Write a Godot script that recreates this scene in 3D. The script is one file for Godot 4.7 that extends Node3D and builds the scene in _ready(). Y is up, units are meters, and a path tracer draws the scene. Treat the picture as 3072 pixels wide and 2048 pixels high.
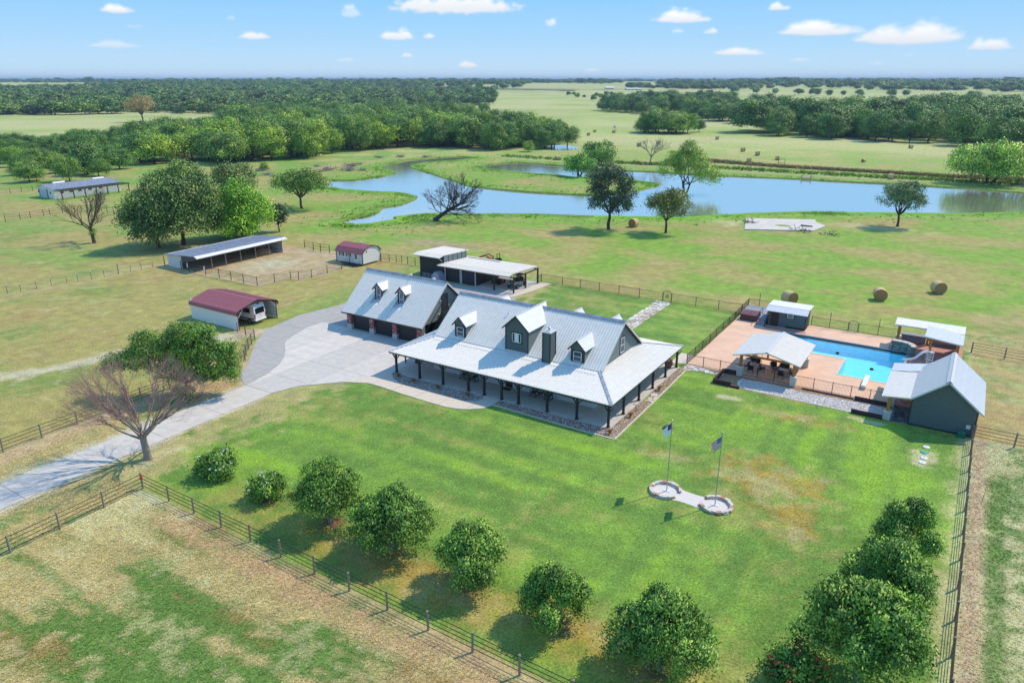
extends Node3D

# World: a = along the house front (x), b = towards the back of the plot (-z), h = up, metres.

const K := 0.78          # how far the base colours stay below the brightness that sunlit surfaces show
var M := {}              # materials
var mean_of := {}
var T := {}              # textures
var names := {}
var rng := RandomNumberGenerator.new()
var nz := FastNoiseLite.new()
var nz2 := FastNoiseLite.new()
var nz3 := FastNoiseLite.new()


func V(a: float, h: float, b: float) -> Vector3:
	return Vector3(a, h, -b)


class Mb:
	var P := PackedVector3Array()
	var N := PackedVector3Array()
	var C := PackedColorArray()
	var I := PackedInt32Array()
	var col := Color(1, 1, 1)
	var flip := false

	func quad(a: Vector3, b: Vector3, c: Vector3, d: Vector3) -> void:
		var n := (c - a).cross(d - b)
		n = n.normalized()
		if flip: n = -n
		var k := P.size()
		P.append(a); P.append(b); P.append(c); P.append(d)
		for i in 4:
			N.append(n); C.append(col)
		if flip:
			I.append_array(PackedInt32Array([k, k + 1, k + 2, k, k + 2, k + 3]))
		else:
			I.append_array(PackedInt32Array([k, k + 2, k + 1, k, k + 3, k + 2]))

	func tri(a: Vector3, b: Vector3, c: Vector3) -> void:
		var n := (b - a).cross(c - a).normalized()
		var k := P.size()
		P.append(a); P.append(b); P.append(c)
		for i in 3:
			N.append(n); C.append(col)
		I.append_array(PackedInt32Array([k, k + 2, k + 1]))

	func obox(t: Transform3D, s: Vector3) -> void:
		var x := t.basis.x * s.x * 0.5
		var y := t.basis.y * s.y * 0.5
		var z := t.basis.z * s.z * 0.5
		var o := t.origin
		quad(o - x - y + z, o + x - y + z, o + x + y + z, o - x + y + z)
		quad(o + x - y - z, o - x - y - z, o - x + y - z, o + x + y - z)
		quad(o + x - y + z, o + x - y - z, o + x + y - z, o + x + y + z)
		quad(o - x - y - z, o - x - y + z, o - x + y + z, o - x + y - z)
		quad(o - x + y + z, o + x + y + z, o + x + y - z, o - x + y - z)
		quad(o - x - y - z, o + x - y - z, o + x - y + z, o - x - y + z)

	# a0..a1, h0..h1, b0..b1
	func bx(a0: float, a1: float, h0: float, h1: float, b0: float, b1: float) -> void:
		obox(Transform3D(Basis(), Vector3((a0 + a1) / 2, (h0 + h1) / 2, -(b0 + b1) / 2)), Vector3(absf(a1 - a0), absf(h1 - h0), absf(b1 - b0)))

	func beam(p: Vector3, q: Vector3, w: float, t: float) -> void:
		var y := q - p
		var l := y.length()
		if l < 1e-5: return
		y /= l
		var x := y.cross(Vector3.UP)
		if x.length() < 0.05: x = Vector3.RIGHT
		x = x.normalized()
		var z := x.cross(y)
		obox(Transform3D(Basis(x, y, z), (p + q) / 2), Vector3(w, l, t))

	func tube(p: Vector3, q: Vector3, r0: float, r1: float, n := 6, caps := true) -> void:
		var y := q - p
		if y.length() < 1e-5: return
		y = y.normalized()
		var x := y.cross(Vector3.UP)
		if x.length() < 0.05: x = y.cross(Vector3.RIGHT)
		x = x.normalized()
		var z := x.cross(y)
		var k := P.size()
		for i in n:
			var t := TAU * i / n
			var d := x * cos(t) + z * sin(t)
			P.append(p + d * r0); N.append(d); C.append(col)
			P.append(q + d * r1); N.append(d); C.append(col)
		for i in n:
			var a := k + 2 * i
			var b := k + 2 * ((i + 1) % n)
			I.append_array(PackedInt32Array([a, b + 1, a + 1, a, b, b + 1]))
		if caps:
			for e in 2:
				var c: Vector3 = p if e == 0 else q
				var r: float = r0 if e == 0 else r1
				if r < 0.002: continue
				var s: float = -1.0 if e == 0 else 1.0
				var kk := P.size()
				for i in n:
					var t := TAU * i / n
					P.append(c + (x * cos(t) + z * sin(t)) * r); N.append(y * s); C.append(col)
				for i in range(1, n - 1):
					if e == 0: I.append_array(PackedInt32Array([kk, kk + i + 1, kk + i]))
					else: I.append_array(PackedInt32Array([kk, kk + i, kk + i + 1]))

	# profile of (radius, height) turned about a vertical axis at o
	func lathe(prof: Array, o: Vector3, n := 16, ax := Vector3.UP) -> void:
		var y := ax.normalized()
		var x := y.cross(Vector3.UP)
		if x.length() < 0.05: x = Vector3.RIGHT
		x = x.normalized()
		var z := x.cross(y)
		for j in prof.size() - 1:
			var a: Vector2 = prof[j]
			var b: Vector2 = prof[j + 1]
			var sl := Vector2(b.y - a.y, a.x - b.x).normalized()
			var k := P.size()
			for i in n:
				var t := TAU * i / n
				var d := x * cos(t) + z * sin(t)
				var nn := (d * sl.x + y * sl.y).normalized()
				P.append(o + d * a.x + y * a.y); N.append(nn); C.append(col)
				P.append(o + d * b.x + y * b.y); N.append(nn); C.append(col)
			for i in n:
				var p := k + 2 * i
				var q := k + 2 * ((i + 1) % n)
				I.append_array(PackedInt32Array([p, q + 1, p + 1, p, q, q + 1]))

	# outline in the plane (ux, uy) at o, thickness w
	func ext(poly: PackedVector2Array, o: Vector3, ux: Vector3, uy: Vector3, w: Vector3) -> void:
		var tr := Geometry2D.triangulate_polygon(poly)
		var nn := w.normalized()
		for side in 2:
			var k := P.size()
			for p in poly:
				P.append(o + ux * p.x + uy * p.y + (w if side == 1 else Vector3.ZERO)); N.append(nn if side == 1 else -nn); C.append(col)
			for i in range(0, tr.size(), 3):
				var q := PackedInt32Array([k + tr[i], k + tr[i + 1], k + tr[i + 2]])
				var g := (P[q[1]] - P[q[0]]).cross(P[q[2]] - P[q[0]])
				if (g.dot(N[q[0]]) > 0): q = PackedInt32Array([q[0], q[2], q[1]])
				I.append_array(q)
		var cw := Geometry2D.is_polygon_clockwise(poly)
		var hand := ux.cross(uy).dot(w) > 0.0
		for i in poly.size():
			var p := poly[i]
			var q := poly[(i + 1) % poly.size()]
			var a := o + ux * p.x + uy * p.y
			var b := o + ux * q.x + uy * q.y
			if cw == hand: quad(b, a, a + w, b + w)
			else: quad(a, b, b + w, a + w)

	func slab(poly: PackedVector2Array, h0: float, h1: float) -> void:
		ext(poly, Vector3(0, h0, 0), Vector3(1, 0, 0), Vector3(0, 0, -1), Vector3(0, h1 - h0, 0))

	# flat sheet of (a, b) outline at height h
	func sheet(poly: PackedVector2Array, h: float) -> void:
		var tr := Geometry2D.triangulate_polygon(poly)
		var k := P.size()
		for p in poly:
			P.append(Vector3(p.x, h, -p.y)); N.append(Vector3.UP); C.append(col)
		for i in range(0, tr.size(), 3):
			var q := PackedInt32Array([k + tr[i], k + tr[i + 1], k + tr[i + 2]])
			if (P[q[1]] - P[q[0]]).cross(P[q[2]] - P[q[0]]).y > 0: q = PackedInt32Array([q[0], q[2], q[1]])
			I.append_array(q)

	# a closed tube ring
	func ring(o: Vector3, nrm: Vector3, r: float, t: float, n := 20) -> void:
		var x := nrm.cross(Vector3.UP)
		if x.length() < 0.05: x = Vector3.RIGHT
		x = x.normalized()
		var z := x.cross(nrm).normalized()
		for i in n:
			var a := TAU * i / n
			var b := TAU * (i + 1) / n
			tube(o + (x * cos(a) + z * sin(a)) * r, o + (x * cos(b) + z * sin(b)) * r, t, t, 5, false)

	func done() -> ArrayMesh:
		var m := ArrayMesh.new()
		if P.is_empty(): return m
		var arr := []
		arr.resize(Mesh.ARRAY_MAX)
		arr[Mesh.ARRAY_VERTEX] = P
		arr[Mesh.ARRAY_NORMAL] = N
		arr[Mesh.ARRAY_COLOR] = C
		arr[Mesh.ARRAY_INDEX] = I
		m.add_surface_from_arrays(Mesh.PRIMITIVE_TRIANGLES, arr)
		return m


# ---------------------------------------------------------------- naming and grouping
func numbered(n: String) -> String:
	if not names.has(n):
		names[n] = 0
		return n
	names[n] += 1
	return "%s_%03d" % [n, names[n]]


func tag(o: Node, label := "", category := "", group := "", kind := "") -> void:
	if label: o.set_meta("label", label)
	if category: o.set_meta("category", category)
	if group: o.set_meta("group", group)
	if kind: o.set_meta("kind", kind)


func thing(called: String, label: String, category: String, at: Vector3, group := "", turn := 0.0) -> Node3D:
	var o := Node3D.new()
	o.name = numbered(called)
	add_child(o)
	o.position = at
	o.rotation.y = turn
	tag(o, label, category, group)
	return o


# a part whose mesh is drawn in world places (root unturned) or, with local, in the thing's own axes
func part(root: Node3D, called: String, m, mat: Material, local := false) -> MeshInstance3D:
	var o := MeshInstance3D.new()
	o.name = called
	o.mesh = m.done() if m is Mb else m
	o.material_override = mat
	root.add_child(o, true)
	if not local:
		var p := Vector3.ZERO
		var r: Node = root
		while r is Node3D and r != self:
			p += r.position
			r = r.get_parent()
		o.position = -p
	return o


func sub(p: Node3D, called: String, m, mat: Material) -> MeshInstance3D:   # sub-part, shares its part's axes
	var o := MeshInstance3D.new()
	o.name = called
	o.mesh = m.done() if m is Mb else m
	o.material_override = mat
	p.add_child(o, true)
	return o


func single(called: String, m, mat: Material, label := "", category := "", group := "", kind := "") -> MeshInstance3D:
	var o := MeshInstance3D.new()
	o.name = numbered(called)
	o.mesh = m.done() if m is Mb else m
	o.material_override = mat
	add_child(o)
	tag(o, label, category, group, kind)
	return o


func copy(o: Node3D, called: String, label: String, at: Vector3, turn := 0.0, scl := Vector3.ONE) -> Node3D:
	var c: Node3D = o.duplicate()
	c.name = numbered(called)
	add_child(c)
	c.position = at
	c.rotation.y = turn
	c.scale = scl
	if label: c.set_meta("label", label)
	return c


func pv(l: Array) -> PackedVector2Array:
	var p := PackedVector2Array()
	for i in range(0, l.size(), 2): p.append(Vector2(l[i], l[i + 1]))
	return p


func rect(a0: float, b0: float, a1: float, b1: float) -> PackedVector2Array:
	return PackedVector2Array([Vector2(a0, b0), Vector2(a1, b0), Vector2(a1, b1), Vector2(a0, b1)])


# smooth closed curve through the given points
func smooth(p: PackedVector2Array, n := 6) -> PackedVector2Array:
	var o := PackedVector2Array()
	var c := p.size()
	for i in c:
		for j in n:
			o.append(p[i].cubic_interpolate(p[(i + 1) % c], p[(i + c - 1) % c], p[(i + 2) % c], float(j) / n))
	return o


# ---------------------------------------------------------------- materials
func lin(r: float, g: float, b: float, k := K) -> Color:   # sunlit look 0..255 -> linear base colour
	var c := Color(r / 255.0, g / 255.0, b / 255.0).srgb_to_linear()
	return Color(c.r * k, c.g * k, c.b * k)


func noise_tex(freq: float, oct: int, ramp: Array, size := 512, type := FastNoiseLite.TYPE_SIMPLEX_SMOOTH, sd := 1, norm := false) -> NoiseTexture2D:
	var n := FastNoiseLite.new()
	n.seed = sd
	n.noise_type = type
	n.frequency = freq
	n.fractal_octaves = oct
	n.fractal_gain = 0.62
	var t := NoiseTexture2D.new()
	t.width = size; t.height = size
	t.seamless = true
	t.generate_mipmaps = false
	t.noise = n
	mean_of[t] = 1.0 if norm else pow((ramp[0] + ramp[1]) / 2.0, 2.2)
	if norm:
		t.as_normal_map = true
		t.bump_strength = 4.0
	else:
		var g := Gradient.new()
		g.offsets = PackedFloat32Array([0.0, 1.0])
		g.colors = PackedColorArray([Color(ramp[0], ramp[0], ramp[0]), Color(ramp[1], ramp[1], ramp[1])])
		t.color_ramp = g
	return t


func mat(r: float, g: float, b: float, rough := 0.7, metal := 0.0, tex = null, scale := 1.0, k := K) -> StandardMaterial3D:
	var m := StandardMaterial3D.new()
	if tex: k /= mean_of[tex]   # the texture only varies the colour about its mean
	m.albedo_color = lin(r, g, b, k).linear_to_srgb()
	m.roughness = rough
	m.metallic = metal
	if tex:
		m.albedo_texture = tex
		m.uv1_triplanar = true
		m.uv1_world_triplanar = true
		m.uv1_scale = Vector3.ONE * scale
	return m


func vmat(rough := 0.8, tex = null, scale := 1.0, tint := Color(1, 1, 1)) -> StandardMaterial3D:
	var m := StandardMaterial3D.new()
	m.vertex_color_use_as_albedo = true
	if tex and tex != T.grass: tint = tint * (1.0 / mean_of[tex])
	m.albedo_color = Color(tint.r, tint.g, tint.b).linear_to_srgb()
	m.roughness = rough
	if tex:
		m.albedo_texture = tex
		m.uv1_triplanar = true
		m.uv1_world_triplanar = true
		m.uv1_scale = Vector3.ONE * scale
	return m


func make_materials() -> void:
	T.soft = noise_tex(0.012, 6, [0.90, 1.0])
	T.blotch = noise_tex(0.02, 5, [0.62, 1.0], 512, FastNoiseLite.TYPE_SIMPLEX_SMOOTH, 5)
	T.grain = noise_tex(0.12, 3, [0.55, 1.0], 512, FastNoiseLite.TYPE_SIMPLEX_SMOOTH, 3)
	T.grass = noise_tex(0.055, 6, [0.60, 1.0], 1024, FastNoiseLite.TYPE_SIMPLEX_SMOOTH, 11)
	T.grass2 = noise_tex(0.03, 6, [0.76, 1.0], 1024, FastNoiseLite.TYPE_PERLIN, 23)
	T.cell = noise_tex(0.06, 2, [0.45, 1.0], 512, FastNoiseLite.TYPE_CELLULAR, 8)
	T.bark = noise_tex(0.05, 4, [0.5, 1.0], 256, FastNoiseLite.TYPE_SIMPLEX_SMOOTH, 9)
	M.roof = mat(255, 249, 240, 0.5, 0.0, T.soft, 0.25)
	M.roof_dull = mat(226, 222, 216, 0.55, 0.1, T.soft, 0.2)
	M.roof_white = mat(250, 250, 252, 0.5, 0.0, T.soft, 0.3)
	M.roof_old = mat(158, 166, 184, 0.6, 0.15, T.blotch, 0.12)
	M.trim_light = mat(225, 226, 230, 0.5, 0.0)
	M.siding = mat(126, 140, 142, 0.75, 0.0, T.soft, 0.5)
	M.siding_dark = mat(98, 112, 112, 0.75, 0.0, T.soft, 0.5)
	M.black = mat(44, 46, 50, 0.5, 0.0)
	M.black_wall = mat(40, 43, 50, 0.55, 0.0, T.soft, 0.3)
	M.iron = mat(42, 36, 36, 0.5, 0.2)
	M.wall_pale = mat(236, 236, 240, 0.8, 0.0, T.soft, 0.4)
	M.concrete = mat(222, 214, 206, 0.85, 0.0, T.soft, 0.12)
	M.concrete_b = mat(214, 207, 200, 0.85, 0.0, T.soft, 0.17)
	M.concrete_c = mat(228, 219, 210, 0.85, 0.0, T.soft, 0.1)
	M.asphalt = mat(188, 184, 180, 0.9, 0.0, T.soft, 0.15)
	M.walk = mat(230, 214, 196, 0.88, 0.0, T.soft, 0.3)
	M.glass = mat(70, 86, 104, 0.06, 0.0)
	M.glass_black = mat(30, 34, 40, 0.05, 0.0)
	M.white = mat(252, 252, 252, 0.45, 0.0)
	M.white_dull = mat(240, 238, 236, 0.7, 0.0, T.soft, 0.6)
	M.wood_post = mat(158, 146, 134, 0.9, 0.0, T.bark, 2.0)
	M.cedar = mat(206, 134, 66, 0.7, 0.0, T.bark, 1.5)
	M.stone_white = mat(232, 228, 220, 0.85, 0.0, T.cell, 1.6)
	M.stone_mix = mat(190, 176, 160, 0.9, 0.0, T.blotch, 1.5)
	M.deck = mat(246, 202, 172, 0.8, 0.0, T.soft, 0.06)
	M.deck_red = mat(206, 146, 130, 0.8, 0.0, T.soft, 0.2)
	M.red_roof = mat(186, 104, 108, 0.45, 0.0, T.soft, 0.3)
	M.red_rust = mat(128, 62, 58, 0.8, 0.0)
	M.brick = vmat(0.9, T.grain, 2.0)
	M.leaf = vmat(0.55)
	M.leaf.backlight = Color(0.5, 0.5, 0.2)
	M.bark = mat(110, 98, 88, 0.95, 0.0, T.bark, 1.2)
	M.bark_pale = mat(168, 156, 148, 0.95, 0.0, T.bark, 1.5)
	M.bark_dark = mat(86, 74, 72, 0.95, 0.0, T.bark, 1.5)
	M.twig = mat(176, 140, 136, 0.95, 0.0)
	M.straw = vmat(0.95, T.grain, 1.5)
	M.rust_pipe = mat(104, 74, 62, 0.8, 0.1)
	M.rail_dark = mat(58, 52, 50, 0.7, 0.1)
	M.vert = vmat(0.8)
	M.tub = mat(104, 66, 62, 0.7, 0.0, T.soft, 1.0)
	M.tub_lid = mat(112, 62, 74, 0.55, 0.0, T.soft, 1.0)
	M.grey_deck = mat(158, 160, 172, 0.8, 0.0, T.soft, 0.8)
	M.soil = mat(186, 142, 104, 0.95, 0.0, T.blotch, 0.4)
	M.gravel = mat(236, 228, 222, 0.95, 0.0, T.grain, 0.9)
	M.timber_dark = mat(70, 50, 48, 0.85, 0.0)
	M.rock = vmat(0.9, T.grain, 3.0)
	M.rubber = mat(36, 36, 38, 0.85, 0.0)
	M.steel = mat(200, 204, 212, 0.35, 0.6)
	M.flag = vmat(0.85)
	M.flag.backlight = Color(1, 1, 1)
	M.grass = vmat(0.9)
	M.grass.backlight = Color(0.4, 0.4, 0.2)
	M.ground = vmat(0.95, T.grass, 0.075)
	M.ground.detail_enabled = true
	M.ground.detail_blend_mode = BaseMaterial3D.BLEND_MODE_MUL
	M.ground.detail_uv_layer = BaseMaterial3D.DETAIL_UV_2
	M.ground.detail_albedo = T.grass2
	M.ground.uv2_triplanar = true
	M.ground.uv2_world_triplanar = true
	M.ground.uv2_scale = Vector3.ONE * 0.021
	M.water = mat(255, 247, 234, 0.08, 0.86, null, 1.0, 0.95)
	M.water.normal_enabled = true
	M.water.normal_texture = noise_tex(0.02, 3, [0, 1], 512, FastNoiseLite.TYPE_SIMPLEX_SMOOTH, 31, true)
	M.water.normal_scale = 0.07
	M.water.uv1_triplanar = true
	M.water.uv1_world_triplanar = true
	M.water.uv1_scale = Vector3.ONE * 0.12
	M.leaf_flat = mat(150, 160, 84, 0.95, 0.0, T.grain, 1.0)
	M.pool_water = StandardMaterial3D.new()
	M.pool_water.albedo_color = Color(0.55, 0.9, 1.0, 0.08)
	M.pool_water.transparency = BaseMaterial3D.TRANSPARENCY_ALPHA
	M.pool_water.roughness = 0.03
	M.pool_water.normal_enabled = true
	M.pool_water.normal_texture = M.water.normal_texture
	M.pool_water.normal_scale = 0.12
	M.pool_water.uv1_triplanar = true
	M.pool_water.uv1_world_triplanar = true
	M.pool_water.uv1_scale = Vector3.ONE * 0.3


# ---------------------------------------------------------------- camera, sky, sun
const EXPOSURE := 2.2
const EYE_A := 24.754
const EYE_B := -55.894

func make_view() -> void:
	var cam := Camera3D.new()
	cam.name = "camera"
	add_child(cam)
	cam.fov = 49.92
	cam.far = 30000.0
	cam.near = 0.5
	cam.position = V(EYE_A, 30.0, EYE_B)
	cam.rotation = Vector3(-deg_to_rad(19.614), deg_to_rad(32.2), 0)
	cam.current = true
	var we := WorldEnvironment.new()
	we.name = "world_environment"
	var e := Environment.new()
	e.tonemap_mode = Environment.TONE_MAPPER_LINEAR
	e.tonemap_exposure = EXPOSURE
	e.background_mode = Environment.BG_SKY
	e.sdfgi_enabled = true
	e.ssao_enabled = true
	e.ssil_enabled = true
	var sky := Sky.new()
	var sm := PanoramaSkyMaterial.new()
	sm.panorama = ImageTexture.create_from_image(sky_image())
	sm.energy_multiplier = 0.49
	sky.sky_material = sm
	e.sky = sky
	e.fog_enabled = true
	e.fog_density = 0.00012
	e.fog_light_color = Color(0.74, 0.86, 1.0)
	we.environment = e
	add_child(we)
	var sun := DirectionalLight3D.new()
	sun.name = "sun"
	sun.light_energy = 0.61
	sun.light_color = Color(1.0, 0.94, 0.84)
	sun.light_angular_distance = 0.5
	sun.shadow_enabled = true
	add_child(sun)
	sun.look_at_from_position(Vector3.ZERO, -V(0.42, 1.0, 0.72))


# the direction (azimuth east of the view axis, elevation) in degrees -> panorama pixel
func sky_image() -> Image:
	var w := 4096
	var h := 2048
	var im := Image.create(w, h, false, Image.FORMAT_RGB8)
	var g := Gradient.new()
	g.offsets = PackedFloat32Array([0.0, 0.010, 0.03, 0.07, 0.16, 0.4, 1.0])
	g.colors = PackedColorArray([Color8(212, 234, 248), Color8(198, 228, 249), Color8(172, 216, 250), Color8(138, 200, 248), Color8(130, 190, 244), Color8(122, 180, 240), Color8(116, 174, 238)])
	for y in h:
		var el := 90.0 - (y + 0.5) * 180.0 / h
		var c: Color = g.sample(clampf(el / 90.0, 0, 1))
		if el < 0: c = Color8(206, 222, 226).lerp(Color8(150, 160, 130), clampf(-el / 25.0, 0, 1))
		im.fill_rect(Rect2i(0, y, w, 1), c)
	# clouds: azimuth off the view axis, elevation of the base line, width, height (degrees), whiteness
	var cl := [
		[-26.2, 4.15, 2.3, 0.62, 1.0, 0.3], [-18.0, 2.75, 2.4, 0.62, 1.0, 0.2], [-26.8, 2.05, 3.6, 0.5, 0.5, 0.5], [-25.4, 3.25, 1.3, 0.3, 0.3, 0.5],
		[-8.2, 2.85, 3.0, 0.9, 1.0, 0.35], [-6.0, 2.9, 1.0, 0.4, 0.9, 0.4], [-4.0, 4.75, 10.5, 1.9, 1.0, 0.5], [-11.4, 4.3, 1.6, 1.1, 0.6, 0.6], [2.8, 3.75, 1.0, 0.75, 0.75, 0.6],
		[-7.6, 1.62, 1.0, 0.35, 0.8, 0.3], [-3.2, 0.95, 1.75, 0.5, 1.0, 0.25], [5.8, 0.62, 1.2, 0.3, 0.8, 0.3], [-12.0, 1.3, 1.7, 0.3, 0.45, 0.4], [-19.4, 3.9, 0.8, 0.3, 0.35, 0.4],
		[12.0, 3.95, 4.8, 1.1, 1.0, 0.4], [14.0, 3.15, 1.3, 0.5, 0.85, 0.4], [11.8, 3.2, 1.0, 0.3, 0.6, 0.4], [18.4, 4.55, 1.7, 0.6, 0.95, 0.45], [15.8, 5.2, 0.9, 0.25, 0.3, 0.4],
		[16.2, 1.75, 4.4, 0.6, 1.0, 0.2], [21.2, 3.0, 6.2, 1.1, 1.0, 0.25], [26.6, 2.45, 7.4, 1.75, 1.0, 0.2], [31.2, 1.9, 3.0, 0.8, 0.9, 0.35], [20.2, 1.25, 1.7, 0.25, 0.5, 0.4],
		[25.0, 1.0, 1.2, 0.28, 0.45, 0.4], [26.8, 1.5, 0.8, 0.25, 0.35, 0.4]]
	var r := RandomNumberGenerator.new()
	r.seed = 77
	for i in 90:   # the same kind of small fair-weather clouds all round and higher up
		var az := r.randf_range(38, 322)
		if i > 60: az = r.randf_range(-38, 38)
		var el := r.randf_range(0.8, 8.0) if i < 45 else r.randf_range(8.5, 42.0)
		var sz := r.randf_range(1.5, 5.0) * (1.0 + el / 14.0)
		cl.append([az, el, sz, sz * r.randf_range(0.2, 0.36), r.randf_range(0.6, 1.0), r.randf_range(0.2, 0.45)])
	var cn := FastNoiseLite.new()
	cn.noise_type = FastNoiseLite.TYPE_SIMPLEX_SMOOTH
	cn.fractal_octaves = 3
	cn.frequency = 1.0
	cn.seed = 5
	for q in cl:
		var az0: float = q[0]
		var el0: float = q[1]
		var cw: float = q[2]
		var ch: float = q[3]
		var px := w / 360.0
		# view axis (-0.5329, -0.8462 in x,z): panorama column of a direction
		var mid := fposmod(az0 - 32.2, 360.0)
		var x0 := int((mid - cw * 0.7) * px)
		var x1 := int((mid + cw * 0.7) * px)
		var y0 := int((90.0 - el0 - ch * 1.5) * px)
		var y1 := int((90.0 - el0 + ch * 0.55) * px)
		for y in range(y0, y1 + 1):
			var el := 90.0 - (y + 0.5) / px
			for x in range(x0, x1 + 1):
				var az := (x + 0.5) / px - mid
				var u := az / (cw * 0.5)
				var v := (el - el0) / ch
				var sx := cn.get_noise_2d(az * 0.42 / maxf(cw * 0.25, 0.25) + az0 * 7.0, el0 * 3.0)
				var top := (1.0 - pow(absf(u), 2.2)) * (0.78 + 0.38 * sx)
				var n := cn.get_noise_2d(az * 1.1 + az0 * 9.0, el * 2.6) * float(q[5]) * 1.1
				var dens := minf((top - v) * 1.7, (v + 0.22 * (1.0 - u * u)) * 6.0) + n
				dens = clampf(dens * 1.25, 0, 1)
				dens = dens * dens * (3 - 2 * dens) * float(q[4])
				dens *= clampf((1.15 - absf(u)) * 4.0, 0, 1)
				if dens > 0.004:
					var xx := posmod(x, w)
					var shade := clampf(v * 1.8 + 0.35, 0, 1)
					var cc := Color8(226, 230, 238).lerp(Color8(255, 254, 252), shade)
					im.set_pixel(xx, y, im.get_pixel(xx, y).lerp(cc, dens * 0.96))
	return im


# ---------------------------------------------------------------- land
func terr(a: float, b: float) -> float:
	var d := Vector2(a - 20.0, b + 50.0).length()
	if d < 650.0: return 0.0
	var u := clampf((d - 650.0) / 2200.0, 0, 1)
	return 20.0 * u * u * (3 - 2 * u) + 3.0 * u * nz.get_noise_2d(a * 0.05, b * 0.05) * 2.0


var pond := PackedVector2Array()
var pond_arm := PackedVector2Array()
var small_pond := PackedVector2Array()
var creek := PackedVector2Array()
var water_box := Rect2(-175, 55, 235, 150)


func shore_dist(p: Vector2) -> float:
	var best := 1e9
	for poly in [pond, pond_arm, small_pond]:
		for i in poly.size():
			var q := Geometry2D.get_closest_point_to_segment(p, poly[i], poly[(i + 1) % poly.size()])
			best = minf(best, q.distance_squared_to(p))
	return sqrt(best)


func sst(e0: float, e1: float, x: float) -> float:
	return smoothstep(e0, e1, x)


func seg(p: Vector2, l: PackedVector2Array) -> float:
	var best := 1e9
	for i in l.size() - 1:
		best = minf(best, Geometry2D.get_closest_point_to_segment(p, l[i], l[i + 1]).distance_squared_to(p))
	return sqrt(best)


var G := {}
var track := PackedVector2Array()
var shrub_feet := [Vector2(-23.05, -24.5), Vector2(-16.85, -24.8), Vector2(-10.4, -24.5), Vector2(-4.45, -24.7), Vector2(2.05, -24.7), Vector2(8.3, -25.05), Vector2(14.8, -25.05), Vector2(24.8, -6.5), Vector2(24.5, -14.0)]
var dam := PackedVector2Array()
var ditch := PackedVector2Array()


func blob(p: Vector2, a: float, b: float, ra: float, rb: float) -> float:
	var q := Vector2((p.x - a) / ra, (p.y - b) / rb)
	return clampf(1.0 - q.length() + 0.55 * nz2.get_noise_2d(p.x * 1.6 + 30, p.y * 1.6), 0, 1)


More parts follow.
